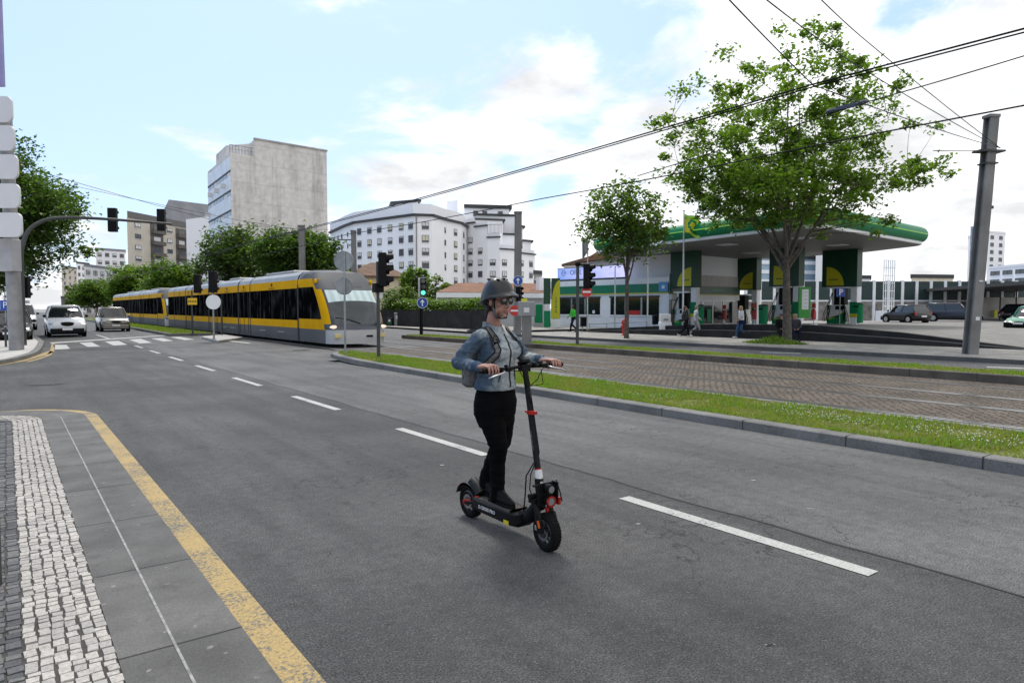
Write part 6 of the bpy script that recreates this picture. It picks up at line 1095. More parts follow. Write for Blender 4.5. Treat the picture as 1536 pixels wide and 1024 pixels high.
# flagpoles, cabinet, hydrant on the far pavement
def flagpole(px, ytop, yb, label, D, flag=None):
    p = at(px, yb, D); z1 = at(px, ytop, D).z; o = thing('flagpole', label, 'flagpole', p, 0, 'slim poles along the forecourt wall'); b = MB(); b.tube([(0, 0, 0), (0, 0, (z1 - p.z) * .5), (0, 0, z1 - p.z)], [.06, .05, .035], 8); b.ell((0, 0, z1 - p.z), .06, 8, 6); b.build('pole', m_alu, o, world=False, smooth=60)
    if flag:
        rows = []; cr_ = Vector((math.cos(YAW), -math.sin(YAW), 0)); fw_ = Vector((math.sin(YAW), math.cos(YAW), 0)); w_, h_, sg, dr, mats = flag
        for i in range(13):
            u = i / 12; row = []
            for j in range(9): v = j / 8; row.append(cr_ * sg * (w_ * u) + fw_ * (.12 * math.sin(u * 9 + v * 2)) + Vector((0, 0, z1 - p.z - .12 - v * h_ - dr * u - .05 * math.sin(u * 6 + v * 3))))
            rows.append(row)
        vs = [q for r in rows for q in r]; fs = []; ks = []
        b = MB()
        for i in range(12):
            for j in range(8): b.add([rows[i][j], rows[i + 1][j], rows[i + 1][j + 1], rows[i][j + 1]], [(0, 1, 2, 3)], mats[1](i / 12, j / 8))
        b.build('flag', mats[0], o, world=False, smooth=180)
flagpole(1024, 316, 488, 'slim pole flying a yellow and green flag before the canopy', 41, (.95, 1.15, 1, .35, ([m_yl, m_gr, m_lime], lambda u, v: 1 if abs(math.hypot(u - .55, v - .5) - .3) < .07 else 2 if (u + v) > 1.5 or v < .15 else 0)))
flagpole(971, 367, 495, 'slim bare pole right of the small tree', 43); flagpole(922, 400, 496, 'short bare pole left of the small tree', 45)
flagpole(881, 350, 497, 'slim pole with a limp grey flag above the billboard', 46, (.38, 1.2, -1, .45, ([M_('flag_grey', (.25, .25, .25), .8)], lambda u, v: 0)))
kc = thing('meter_cabinet', 'white roadside cabinet with red canisters on top, at the forecourt wall', 'cabinet', (*G(1000, 502, .13).xy, .13)); px_prism(991, 1008, 39.5, 483, 502, .6, m_white, 'cabinet', kc, 0, .03); px_prism(992, 1007, 39.5, 471, 483, .5, m_shut, 'upper_box', kc, -.05, .03); px_prism(996, 1003, 39.5, 478, 480.5, .02, m_grey, 'plate', kc, .013)
hy_ = thing('fire_hydrant', 'red fire hydrant beside the small tree', 'hydrant', G(936, 503, .13)); b = MB(); b.lathe([(.17, 0), (.17, .06), (.11, .09), (.11, .62), (.15, .66), (.15, .78), (.09, .9), (.03, .95), (.01, .96)], (0, 0, 0), 'Z', 18); b.build('body', m_red, hy_, world=False, smooth=50); b = MB(); b.cyl((-.22, 0, .5), (.22, 0, .5), .07, None, 12); b.cyl((0, -.2, .45), (0, 0, .45), .08, None, 12); b.build('outlet', m_red, hy_, world=False, smooth=50)
for px, y in ((875, 481), (983, 478)):
    p = at(px, y, 48.5); o = thing('wall_bin', 'small black bin on the shop wall, ' + ('left window' if px < 900 else 'right window'), 'litter bin', (p.x, p.y, p.z - .4)); b = MB(); b.prism([(-.2, -.16), (.2, -.16), (.17, .16), (-.17, .16)], 0, .62); b.build('body', m_black, o, world=False, bevel=.03); b = MB(); b.box(-.21, .21, -.17, .17, .62, .68); b.build('lid', m_dpole, o, world=False); b = MB(); b.cyl((0, .1, -.9), (0, .1, .1), .03, None, 6); b.build('post', m_steel, o, world=False)
rl = thing('guard_rail', 'low metal guard rail along the forecourt ramp edge', 'railing', (31.1, 31, .3)); b = MB()
b.tube([(31.05, 28.2, .86), (31.05, 33.4, .62)], .03, 6); b.build('rail', m_steel, rl); b = MB()
for y in (28.3, 30, 31.7, 33.3): b.cyl((31.05, y, .2), (31.05, y, .86 - .046 * (y - 28.2)), .025, None, 6)
bsplit(b, 'post', m_steel, rl)
# ================================================================ STREET FURNITURE AND WIRES
def hpole(name, label, p, h, w, lean=0., mats=None, grp='catenary poles'):
    o = thing(name, label, 'pole', p, R(-30), grp); b = MB(); t = .03; L_ = Vector((lean, 0, 0))
    def bx(x0, x1, y0, y1): b.add([(x0, y0, 0), (x1, y0, 0), (x1, y1, 0), (x0, y1, 0)] + [(x * .92 + lean, y * .92, h) for x, y in ((x0, y0), (x1, y0), (x1, y1), (x0, y1))], [(3, 2, 1, 0), (4, 5, 6, 7), (0, 1, 5, 4), (1, 2, 6, 5), (2, 3, 7, 6), (3, 0, 4, 7)])
    bx(-w / 2, w / 2, -w / 2, -w / 2 + t * 2); bx(-w / 2, w / 2, w / 2 - t * 2, w / 2); bx(-t, t, -w / 2 + t * 2 + .002, w / 2 - t * 2 - .002); b.build('shaft', m_pole, o, world=False); b = MB(); b.box(-w * .6 + lean, w * .5 + lean, -w * .55, w * .5, h + .002, h + .1); b.build('cap', m_pole, o, world=False); return o
p = G(1455, 531, .13); pr_ = hpole('catenary_pole', 'tall grey steel catenary pole standing on the right pavement', p, 7.85, .34, .5)
b = MB(); b.obox((.42, -.02, 6.75), .9, .4, .06); b.obox((.42, .0, 6.35), .42, .42, .05); b.obox((.5, .05, 4.9), .1, .42, .1)
bsplit(b, 'bracket', m_dpole, pr_, world=False)
b = MB(); b.box(.08, .34, .19, .25, 2.6, 4.3); b.build('banner', M_('banner_blue_white', (.50, .55, .66), .6, var=.3, scale=5), pr_, world=False); b = MB(); b.obox((.16, -.175, 2.45), .14, .03, .05); b.obox((.08, -.18, 1.2), .14, .02, .12); b.build('sticker', m_shut, pr_, world=False)
p2 = hpole('catenary_pole', 'grey catenary pole behind the rider, with a blue arrow sign', Vector((24.75, 32.9, .13)), 7.2, .42, .05)
hpole('catenary_pole', 'catenary pole rising behind the tram nose', Vector((22.2, 51.0, 0)), 7.7, .40); hpole('catenary_pole', 'pale catenary pole above the tram roof', Vector((17.2, 48.6, 0)), 7.5, .42)
for o in bpy.data.objects:
    if o.name.startswith('catenary_pole') and o is not pr_: b = MB(); b.obox((-.55, 0, o['h'] if 'h' in o else 7.05), 1.3, .08, .08); b.build('arm', m_dpole, o, world=False)
def wire(label, pts, r, grp='overhead tram wires', m=m_black):
    b = MB(); P = []
    for a, c in zip(pts, pts[1:]):
        a, c = Vector(a), Vector(c); P += [a.lerp(c, i / 6) - Vector((0, 0, (c - a).length * .004 * 4 * (i / 6) * (1 - i / 6))) for i in range(6)]
    P.append(Vector(pts[-1])); b.tube(P, r, 5); tag(b.build('overhead_wire', m, smooth=180), label, 'wire', grp)
wire('upper of the two close contact wires over the near track', [(12.25, -20, 5.86), (12.25, 7.1, 5.86), (12.25, 45, 5.78), (12.25, 110, 5.7)], .017); wire('lower of the two close contact wires over the near track', [(12.25, -20, 5.77), (12.25, 7.1, 5.81), (12.25, 45, 5.72), (12.25, 110, 5.66)], .014)
wire('messenger wire that dips to meet the contact wire over the far track', [(16.2, -20, 7.3), (16.2, 5, 6.62), (16.2, 8.2, 6.45), (16.2, 15.2, 5.86)], .014); wire('contact wire over the far track', [(16.2, -20, 5.76), (16.2, 8.8, 5.7), (16.2, 20, 5.76), (16.2, 38, 6.0), (16.2, 110, 5.9)], .018)
pa = wmat(pr_) @ Vector((.6, -.3, 6.8)); 
for i, (px, py, X_) in enumerate(((1094, 0, 12.25), (1150, 0, 14.), (1232, 0, 16.2))):
    e_ = atX(px, py, X_ - 4); mid = [atX(1220, 128, 12.25), atX(1275, 92, 15.), atX(1300, 62, 16.2)][i]; far = [atX(1320, 240, 20) , pa, pa][i]
    wire(('span wire from the top edge to the near contact wire, left of the three', 'middle span wire crossing the crown of the plane tree', 'right span wire running down to the steel pole')[i], [e_, mid, far if i else pa], .011, 'span wires')
wire('thin span wire tied level to the steel pole', [wmat(pr_) @ Vector((.3, -.5, 6.7)), atX(1400, 226, 21)], .011, 'span wires')
b = MB(); a, c = atX(1240, 168, 16.2), atX(1300, 152, 16.2); d = (c - a); b.tube([a, a + d * .15, a + d * .2, a + d * .8, a + d * .85, c], [.05, .06, .04, .04, .06, .05], 8); b.obox(a.lerp(c, .5), .07, d.length * .5, .09, 0, 0); tag(b.build('wire_insulator', M_('insulator_blue_grey', (.05, .06, .09), .5)), 'blue grey section insulator hanging on the far track wire', 'insulator')
wire('upper of the two thin far wires crossing in front of the stained tower', [(2, 60, 11.5), (20, 80, 11), pxD(500, 95) + Vector((0, 0, at(500, 345, 95).z))], .02, 'far wires'); wire('lower of the two thin far wires crossing in front of the stained tower', [pxD(60, 60) + Vector((0, 0, at(60, 266, 60).z)), pxD(320, 80) + Vector((0, 0, at(320, 322, 80).z)), pxD(455, 62) + Vector((0, 0, at(455, 345, 62).z))], .02, 'far wires')
def sig_head(par, p, face, lit=None, h=1.0, n=3, back=True, M_w=None):
    """three lamp signal head; face = heading of the lamps (radians from +Y), local to par"""
    T = Matrix.Translation(Vector(p)) @ Matrix.Rotation(face, 4, 'Z'); b = MB(); w = h * .34; b.box(-w / 2, w / 2, -.12, .12, -h / 2, h / 2, None, T); hd_ = b.build('signal_housing', m_black, par, world=False, bevel=.02)
    for i in range(n):
        z = h / 2 - h * (i + .5) / n; r = h / n * .40; b = MB(); rs = []
        for k, yy in enumerate((.121, .121 + r * 1.5)):
            rs.append([T @ Vector((r * math.sin(a) * 1.06, yy if math.cos(a) > -.2 else .121 + (yy - .121) * .35, z + r * math.cos(a) * 1.06)) for a in [2 * math.pi * j / 16 for j in range(16)]])
        b.rings(rs, False); b.build('lamp_visor', m_black, par, world=False, smooth=60); b = MB(); rr_ = [T @ Vector((r * .95 * math.sin(a), .125, z + r * .95 * math.cos(a))) for a in [2 * math.pi * j / 16 for j in range(16)]]; b.poly(rr_); b.build('lamp', (emit('green_lamp', (.12, 1., .62), 1.1) if lit == i else m_glass), par, world=False)
    return hd_
def round_sign(par, p, face, r, style):
    T = Matrix.Translation(Vector(p)) @ Matrix.Rotation(face, 4, 'Z'); V = lambda x, y, z: T @ Vector((x, y, z)); ring = lambda q, y: [V(q * math.sin(a), y, q * math.cos(a)) for a in [2 * math.pi * j / 32 for j in range(32)]]
    b = MB(); b.rings([ring(r, 0), ring(r, .02)], True, True, 0); 
    if style == 'arrow':
        b.rings([ring(r * .985, .0225), ring(r * .92, .0225)], False, True, 2); b.poly(ring(r * .92, .0228), 1); b.poly([V(x * r, .0262, z * r) for x, z in ((-.1, -.62), (-.1, .15), (-.34, .0), (-.34, .2), (0, .62), (.34, .2), (.34, .0), (.1, .15), (.1, -.62))], 2)
    elif style == 'noentry': b.poly(ring(r * .98, .0228), 1); b.poly([V(x * r, .0262, z * r) for x, z in ((-.72, -.16), (-.72, .16), (.72, .16), (.72, -.16))], 2)
    elif style == 'white': b.poly(ring(r * .98, .0228), 2)
    else:
        b.rings([ring(r, -.002), ring(r * .94, -.012), ring(r * .92, -.002)], False, True, 0); b.box(-.03, .03, -.05, -.004, -r * .8, r * .8, 0, T)
    return b.build('round_sign', [m_steel, m_blue if style == 'arrow' else m_red, m_white], par, world=False)
FV = R(180) - YAW                                                     # heading that faces the camera station
def post(name, label, cat, p, h, r, m=m_dpole, grp=None): o = thing(name, label, cat, p, 0, grp); b = MB(); b.tube([(0, 0, 0), (0, 0, h)], r, 12); b.cyl((0, 0, 0), (0, 0, .04), r * 1.8, None, 12); b.build('pole', m, o, world=False, smooth=50); return o
def facing(p, px_dir):                                                # unit heading angle: image-right = +1 .. away/toward mix
    return math.atan2(-px_dir[0], px_dir[1])
RIGHT = Vector((math.cos(YAW), -math.sin(YAW))); FWD = Vector((math.sin(YAW), math.cos(YAW)))
hdg = lambda r, f: math.atan2(-(RIGHT * r + FWD * f).x, (RIGHT * r + FWD * f).y)
G_SIG = 'traffic signals'
p = G(568, 536, .13); o = post('traffic_signal', 'three lamp traffic signal on the tip of the near green strip', 'traffic signal', p, 3.0, .055, m_dpole, G_SIG); sig_head(o, (.12, -.1, 2.75), hdg(.95, .1), None, 1.05); b = MB(); b.obox((0, 0, 2.18), .3, .22, .28); b.build('bracket', m_black, o, world=False); b = MB(); b.obox((.02, -.02, 2.0), .22, .05, .3, hdg(0, -1)); b.build('plate', m_shut, o, world=False)
p = G(518, 530, .13); o = post('sign_post', 'thin post with two round sign backs in front of the tram windscreen', 'road sign', p, 3.45, .035, m_steel); round_sign(o, (0, .04, 3.15), hdg(.1, 1), .345, 'back'); round_sign(o, (0, .04, 2.3), hdg(0, 1), .30, 'back'); b = MB(); b.obox((.14, -.03, 3.12), .12, .01, .06, hdg(0, -1)); b.build('sticker', m_red, o, world=False)
p = G(866, 517, .2); o = post('traffic_signal', 'traffic signal above a red no entry sign, left of the small tree', 'traffic signal', p, 3.25, .065, m_dpole, G_SIG); sig_head(o, (RIGHT.x * .38, RIGHT.y * .38, 2.75), hdg(.9, -.35), None, 1.0); round_sign(o, (RIGHT.x * .36 - FWD.x * .05, RIGHT.y * .36 - FWD.y * .05, 2.13), hdg(0, -1), .22, 'noentry'); b = MB(); b.tube([(0, 0, 3.2), (RIGHT.x * .38, RIGHT.y * .38, 3.2)], .035, 6); b.tube([(0, 0, 2.3), (RIGHT.x * .3, RIGHT.y * .3, 2.3)], .03, 6); b.ell((0, 0, 3.25), .12, 10, 6); b.build('arm', m_black, o, world=False)
p = G(632, 503, .13); o = post('traffic_signal', 'traffic signal showing green above a blue arrow sign', 'traffic signal', p, 2.0, .1, m_black, G_SIG); sig_head(o, (.12, -.05, 2.75), hdg(.05, -1), 2, 1.0); round_sign(o, (.02, -.12, 1.85), hdg(0, -1), .31, 'arrow'); b = MB(); b.obox((.12, .12, 2.75), .42, .02, 1.06, hdg(.05, -1)); b.build('backing_frame', m_shut, o, world=False)
w_ = wmat(p2).inverted(); q = at(777, 421, 37.2); round_sign(p2, w_ @ q, hdg(0, -1) + R(30), .27, 'arrow'); q = at(778, 441, 37.2); sig_head(p2, w_ @ q, hdg(.7, -.6) + R(30), None, .8)
p = G(790, 516, .2); o = thing('control_cabinet', 'grey control cabinet on a stout post behind the rider', 'cabinet', p, hdg(0, -1)); b = MB(); b.box(-.36, .36, -.2, .2, 1.15, 1.75); b.build('cabinet', M_('cabinet_grey', (.24, .245, .25), .5, var=.15), o, world=False, bevel=.02); b = MB(); b.box(-.2, .2, -.16, .16, 0, 1.148); b.build('post', m_pole, o, world=False); b = MB(); b.box(-.1, .12, .201, .208, 1.3, 1.5); b.build('plate', m_shut, o, world=False); b = MB(); b.box(-.02, .22, -.06, .06, 1.752, 1.87); b.build('yellow_cap', m_yl, o, world=False)
p = G(771, 508, .13); o = post('sign_post', 'red and white no entry sign showing between the rider chin and the grey cabinet', 'road sign', p, 1.9, .03, m_steel); round_sign(o, (0, -.05, 1.42), hdg(0, -1), .27, 'noentry')
p = pxD(795, 56) + Vector((0, 0, .13)); o = post('sign_post', 'far red round sign on a pole before the red roofed house', 'road sign', p, 2.2, .03, m_steel); round_sign(o, (0, -.05, 1.5), hdg(0, -1), .3, 'noentry')
# signs and signals on the small island before the crossing
p = Vector((*G(321, 508.5, .13).xy, .13)); o = post('sign_post', 'round white sign back on the small traffic island', 'road sign', p, 2.35, .045, m_steel); round_sign(o, (0, -.06, 1.85), hdg(.05, -1), .37, 'white'); sig_head(o, (0, 0, 2.85), hdg(.2, .95), None, 1.05)
p = at(289, 497, 41); o = post('traffic_signal', 'dark signal back over a small yellow board, before the tram side', 'traffic signal', Vector((p.x, p.y, .13)), 2.6, .05, m_dpole, G_SIG); sig_head(o, (.3, -.1, 3.0), hdg(.1, 1), None, 1.1); b = MB(); b.obox((0, -.1, 1.95), .56, .03, .4, hdg(0, -1)); b.build('yellow_board', M_('board_yellow', (.7, .42, .01), .5), o, world=False); b = MB()
for i in range(5): q = Vector((RIGHT.x, RIGHT.y, 0)) * (-.2 + .1 * i); b.obox((q.x - FWD.x * .02, q.y - .1 - FWD.y * .02, 1.95), .055, .01, .09, hdg(0, -1))
b.build('lettering', m_black, o, world=False)
p = at(333, 500, 39.5); o = post('signal_post', 'plain thin post behind the island sign', 'post', Vector((p.x, p.y, 0)), 2.2, .05)
# gantry of the arm signals
o = thing('arm_signal', 'curved mast arm carrying two dark signal heads over the left lanes', 'traffic signal', (.55, 35.3, .12)); b = MB(); P = [Vector((.55, 35.3, .12)), Vector((.55, 35.3, 3.2)), Vector((.6, 35.35, 4.2)), Vector((.9, 35.45, 5.0)), Vector((1.5, 35.5, 5.45)), Vector((2.3, 35.5, 5.6)), Vector((3.84, 35.2, 5.62)), Vector((6.5, 36.4, 5.72))]
def cat(P, n=6):
    out = []
    for i in range(len(P) - 1):
        p0, p1, p2_, p3 = P[max(i - 1, 0)], P[i], P[i + 1], P[min(i + 2, len(P) - 1)]
        for k in range(n): t_ = k / n; out.append(.5 * ((2 * p1) + (p2_ - p0) * t_ + (2 * p0 - 5 * p1 + 4 * p2_ - p3) * t_ ** 2 + (3 * p1 - p0 - 3 * p2_ + p3) * t_ ** 3))
    return out + [P[-1]]
Q = cat(P); b.tube(Q, [.11 - .055 * i / len(Q) for i in range(len(Q))], 12); b.build('mast', m_dpole, o, smooth=60)
for px, D_ in ((169, 31.5), (242, 34.5)): q = at(px, 330, D_); sig_head(o, q - Vector(o.location), hdg(-.15, 1), None, 1.08)
q = at(38, 431, 29); sig_head(o, q - Vector(o.location), hdg(-.1, 1), None, .9); b = MB(); b.obox(q + Vector((0, 0, -.62)), .3, .05, .14, hdg(0, -1)); b.build('plate', m_shut, o)
# signpost with the stacked panels
bp_ = G(25, 524, .13); o = thing('direction_sign', 'thick grey post with a stack of blank white direction panels', 'road sign', bp_); b = MB(); b.tube([(0, 0, 0), (-.05, 0, 5), (-.1, 0, 8.6)], [.24, .23, .22], 20); b.build('post', M_('zinc_post', (.25, .25, .26), .5, .3, var=.2, scale=3), o, world=False, smooth=50); b = MB(); b.obox((-.12, -.1, 3.5), .56, .5, 1.2, hdg(0, -1)); b.build('cabinet', M_('cabinet_pale', (.36, .36, .38), .5), o, world=False, bevel=.03)
m_pan = M_('panel_white', (.66, .66, .68), .4, var=.04); W_ = wmat(o).inverted()
for xr, y0, y1 in ((19, 149, 187), (22.5, 192, 229), (27.5, 235, 271), (30.5, 278, 314), (33.5, 321, 357)):
    a, c = at(xr, y0, 25), at(xr, y1, 25); z0, z1 = c.z, a.z; wdt = 2.6; b = MB(); cx = Vector((a.x, a.y, 0)) - Vector((RIGHT.x, RIGHT.y, 0)) * (wdt / 2 - .2) - Vector((FWD.x, FWD.y, 0)) * .0; h2 = (z1 - z0) / 2; r_ = .2; pts = []
    for sx, sz, a0 in ((1, 1, 0), (-1, 1, 90), (-1, -1, 180), (1, -1, 270)):
        for k in range(5): an = R(a0 + 22.5 * k); pts.append((sx * (wdt / 2 - r_) + r_ * math.cos(an), sz * (h2 - r_) + r_ * math.sin(an)))
    T = [[cx + Vector((RIGHT.x, RIGHT.y, 0)) * u + Vector((FWD.x, FWD.y, 0)) * e + Vector((0, 0, (z0 + z1) / 2 + v)) for u, v in pts] for e in (-.36, -.26)]
    b.rings(T); b.build('panel', m_pan, o, smooth=40); b = MB(); b.obox(Vector((bp_.x, bp_.y, (z0 + z1) / 2)) - Vector((FWD.x, FWD.y, 0)) * .25, .3, .06, .5, hdg(0, -1)); b.build('clip', m_steel, o)
a, c = at(3.5, -20, 21), at(4, 130, 21); b = MB(); q = (a + c) / 2 - Vector((RIGHT.x, RIGHT.y, 0)) * 1.0; b.obox(q, 2.0, .1, a.z - c.z, -YAW); tag(b.build('banner_sign', M_('banner_violet', (.28, .26, .50), .5, var=.1)), 'violet banner edge at the top left corner', 'banner')
# bollards and bits on the left pavement
bo = thing('bollard', 'slim dark metal bollard on the near pavement at the left edge', 'bollard', (*G(-9, 880, .0).xy, .0), 0, 'metal bollards'); b = MB(); b.tube([(0, 0, 0), (0, 0, .95)], .042, 16); b.ell((0, 0, .95), (.046, .046, .03), 16, 6); b.build('post', m_dpole, bo, world=False, smooth=50); b = MB(); b.tube([(0, 0, .78), (0, 0, .84)], .045, 16); b.build('band', m_steel, bo, world=False, smooth=50)
dup(bo, G(9, 520, .13), 0, 'slim dark metal bollard beside the thick direction sign post'); p = pxD(8, 34); o = post('sign_post', 'blue parking sign far behind the thick post', 'road sign', Vector((p.x, p.y, .12)), 2.4, .03, m_steel); b = MB(); b.obox((0, -.05, 1.7), .5, .03, .5, hdg(0, -1)); b.build('plate', m_blue, o, world=False); b = MB(); q = -Vector((FWD.x, FWD.y, 0)) * .022; b.text('P', Matrix.Translation(Vector((0, -.05, 1.7)) + q) @ Matrix(((RIGHT.x, 0, -FWD.x, 0), (RIGHT.y, 0, -FWD.y, 0), (0, 1, 0, 0), (0, 0, 0, 1))), .45, .003); b.build('letter', m_white, o, world=False)
for px, pw, y0, y1, lab in ((597, 10, 469, 489, 'grey utility cabinet with pale stickers at the garden wall end'), (568, 8, 475, 489, 'dark green refuse bin with a white sticker near the tram nose'), (585, 7, 477, 489, 'dark refuse bin between the utility cabinet and the tram nose')):
    D_ = 60; p = pxD(px, D_); z1 = at(px, y0, D_).z; o = thing('utility_cabinet' if pw == 10 else 'refuse_bin', lab, 'cabinet' if pw == 10 else 'bin', (p.x, p.y, .1), hdg(0, -1)); w2 = pw * D_ / FOC / 2; b = MB(); b.box(-w2, w2, -.3, .3, 0, z1 - .2); b.build('body', m_grey if pw == 10 else m_dg, o, world=False, bevel=.04); b = MB(); b.box(-w2 * 1.08, w2 * 1.08, -.34, .34, z1 - .198, z1 - .1); b.build('lid', m_steel if pw == 10 else m_black, o, world=False, bevel=.03); b = MB(); b.box(-w2 * .4, w2 * .5, .301, .31, z1 * .5, z1 * .75); b.build('sticker', m_shut, o, world=False)
# ================================================================ CARS
CARM = {}
def car(name, label, loc, heading, L_, W, H, paint, hood=.28, cowl=.02, roof0=.14, roof1=-.36, tail=-.46, hz=.62, belt=.56, nose=.72, grille=(.5, .14, .55), dark_bumper=True, lights=True, lit=False, group=None, cat='car', plate=True):
    """y runs to the nose; fractions of the length/height place hood, glass and roof"""
    o = thing(name, label, cat, loc, heading, group); h2 = W / 2; zl = .22; zb = H * belt; zn = H * belt * nose; yf, yr = L_ / 2, -L_ / 2; yc = cowl * L_ + .5 * L_ * (1 - 2 * hood); yc = yf - hood * L_
    def sec(y, w, z0, z1, tuck=.12): return [Vector((x, y, z)) for x, z in ((-w * .88, z0), (-w * .98, z0 + .12), (-w, z0 + (z1 - z0) * .45), (-w * .99, z1 - .10), (-w * .93, z1), (-w * .45, z1 + .025), (w * .45, z1 + .025), (w * .93, z1), (w * .99, z1 - .10), (w, z0 + (z1 - z0) * .45), (w * .98, z0 + .12), (w * .88, z0))]
    S_ = [(yr, .80, .38, zb * .86), (yr + .06, .92, .3, zb * .95), (yr + .22, .98, .25, zb), (yr + .7, 1., zl, zb), (0, 1., zl, zb), (yc, 1., zl, zb), (yc + (yf - yc) * .5, .99, zl, zb - (zb - zn) * .4), (yf - .32, .96, .25, zn + .05), (yf - .1, .88, .28, zn * .97), (yf, .74, .34, zn * .84)]
    b = MB(); b.rings([sec(y, w * h2, a, c) for y, w, a, c in S_]); bd = b.build('body', paint, o, world=False, smooth=50)
    g0, g1, r0, r1 = yc + .02, tail * L_, roof0 * L_, roof1 * L_; wb, wr_ = h2 * .93, h2 * .74; zr = H
    base = [(-wb, g1), (-wb, (g0 + g1) / 2), (-wb, g0 - .25), (-wb * .6, g0 + .06), (wb * .6, g0 + .06), (wb, g0 - .25), (wb, (g0 + g1) / 2), (wb, g1)]; top = [(-wr_, r1), (-wr_, (r0 + r1) / 2), (-wr_, r0 - .12), (-wr_ * .6, r0 + .02), (wr_ * .6, r0 + .02), (wr_, r0 - .12), (wr_, (r0 + r1) / 2), (wr_, r1)]
    b = MB(); b.rings([[(x, y, zb) for x, y in base], [(x * .6 + u * .4 + (.02 if x > 0 else -.02), y * .6 + v * .4, zb + (zr - .1 - zb) * .42) for (x, y), (u, v) in zip(base, top)], [(x, y, zr - .1) for x, y in top]]); b.build('windows', m_glass, o, world=False, smooth=50)
    b = MB(); b.rings([[(x * 1.01, y, zr - .1) for x, y in top], [(x * .99, y, zr - .04) for x, y in top], [(x * .8, y * .97 + (r0 + r1) / 2 * .03, zr) for x, y in top]]); b.build('roof', paint, o, world=False, smooth=60)
    b = MB()
    for i in (0, 1, 2, 5, 6, 7): p, q = Vector((*base[i], zb)), Vector((*top[i], zr - .08)); m = (p * .58 + q * .42) + Vector((.03 if p.x > 0 else -.03, 0, 0)); b.tube([p, m, q], .045 if i not in (1, 6) else .03, 6)
    bsplit(b, 'pillar', paint, o, world=False)
    wr0 = .31 * (H / 1.5) ** .5
    for s in (-1, 1):
        for y in (yf - .19 * L_, yr + .19 * L_):
            b = MB(); b.lathe([(wr0 * .62, -.1), (wr0 * .9, -.11), (wr0, -.07), (wr0, .07), (wr0 * .9, .11), (wr0 * .62, .1)], (0, 0, 0), 'X', 24); w = b.build('wheel', m_rubber, o, world=False, smooth=40); w.location = (s * (h2 - .10), y, wr0); b = MB(); b.disc((s * .112, 0, 0), (s, 0, 0), wr0 * .62, 20)
            for k in range(5): a = 2 * math.pi * k / 5; b.obox((s * .118, wr0 * .32 * math.cos(a), wr0 * .32 * math.sin(a)), .012, wr0 * .55, wr0 * .14, Matrix.Rotation(a, 4, 'X'))
            r = b.build('rim', m_alu, w, world=False); b = MB(); b.cyl((s * (h2 * .985), y, wr0 + .02), (s * (h2 * 1.006), y, wr0 + .02), wr0 * 1.18, None, 24); b.build('wheel_arch', m_black, o, world=False)
        b = MB(); b.ell((s * (h2 + .08), yc - .12, zb + .1), (.1, .06, .08), 10, 6); b.build('mirror', paint if not dark_bumper else m_black, o, world=False, smooth=180)
        b = MB(); b.ell((s * h2 * .72, yf - .16, zn * .86), (.22, .14, .085), 14, 8); b.build('headlight', emit('car_headlight', (1, .93, .85), .9) if lit and s < 0 else CARM.setdefault('hl', M_('headlight_glass', (.45, .46, .48), .15, .3, var=0)), o, world=False, smooth=180)
        b = MB(); b.obox((s * h2 * .82, yr + .09, zb * .84), .2, .12, .26); b.build('tail_light', m_red, o, world=False, bevel=.03)
    w, gh, gz = grille; b = MB(); b.ell((0, yf - .07, H * belt * gz), (W * w / 2, .1, gh), 16, 8); b.build('grille', m_black, o, world=False, smooth=180); b = MB(); b.obox((0, yf - .06, .36), W * .86, .2, .30); b.build('bumper', m_black if dark_bumper else paint, o, world=False, bevel=.05)
    b = MB(); b.obox((0, yf + .05, .46), .5, .02, .11); b.build('number_plate', m_white, o, world=False); b = MB(); b.obox((0, yr - .01, zb * .62), .5, .03, .11); b.build('number_plate', m_white, o, world=False)
    b = MB(); b.box(-h2 * .8, h2 * .8, yr + .3, yf - .3, .16, .24); b.build('underbody', m_black, o, world=False)
    return o
def paint_(n, c, me=.3): return M_(n, c, .3, me, var=.05, scale=1, coat=.6)
p_white, p_blk, p_navy, p_silv, p_dark = paint_('paint_white', (.62, .64, .67), 0), paint_('paint_black', (.008, .008, .009)), paint_('paint_navy', (.012, .016, .03)), paint_('paint_champagne', (.20, .185, .17), .5), paint_('paint_dark_grey', (.06, .062, .066), .4)
car('parked_van' if False else 'delivery_van', 'white delivery van waiting at the stop line with a lit headlight', (2.82, 49.3, 0), R(180), 4.45, 1.93, 1.86, p_white, hood=.24, roof0=.10, roof1=-.47, tail=-.485, belt=.60, nose=.80, grille=(.48, .15, .66), lit=True, cat='van')
car('off_road_car', 'older champagne off road car in the lane beside the tram reservation', (6.25, 57.9, 0), R(180), 4.3, 1.85, 1.74, p_silv, hood=.30, roof0=.10, roof1=-.40, tail=-.48, belt=.58, nose=.84, grille=(.52, .11, .68), dark_bumper=False)
car('parked_car', 'dark grey car parked by the thick sign post', (.15, 43.3, .0), R(178), 4.3, 1.84, 1.62, p_dark, hood=.27, roof0=.12, roof1=-.36, tail=-.48, belt=.58, grille=(.4, .09, .62)); car('parked_van', 'white van half hidden behind the parked dark grey car', (.9, 66, 0), R(180), 4.8, 1.95, 2.0, p_white, hood=.2, roof0=.2, roof1=-.47, tail=-.485, belt=.58, cat='van')
car('parked_car', 'distant dark car far down the avenue', (7.0, 112, 0), R(180), 4.3, 1.8, 1.5, p_blk)
def yard(px, yb, D, f, **k): p = at(px, yb, D); return (p.x, p.y, p.z)
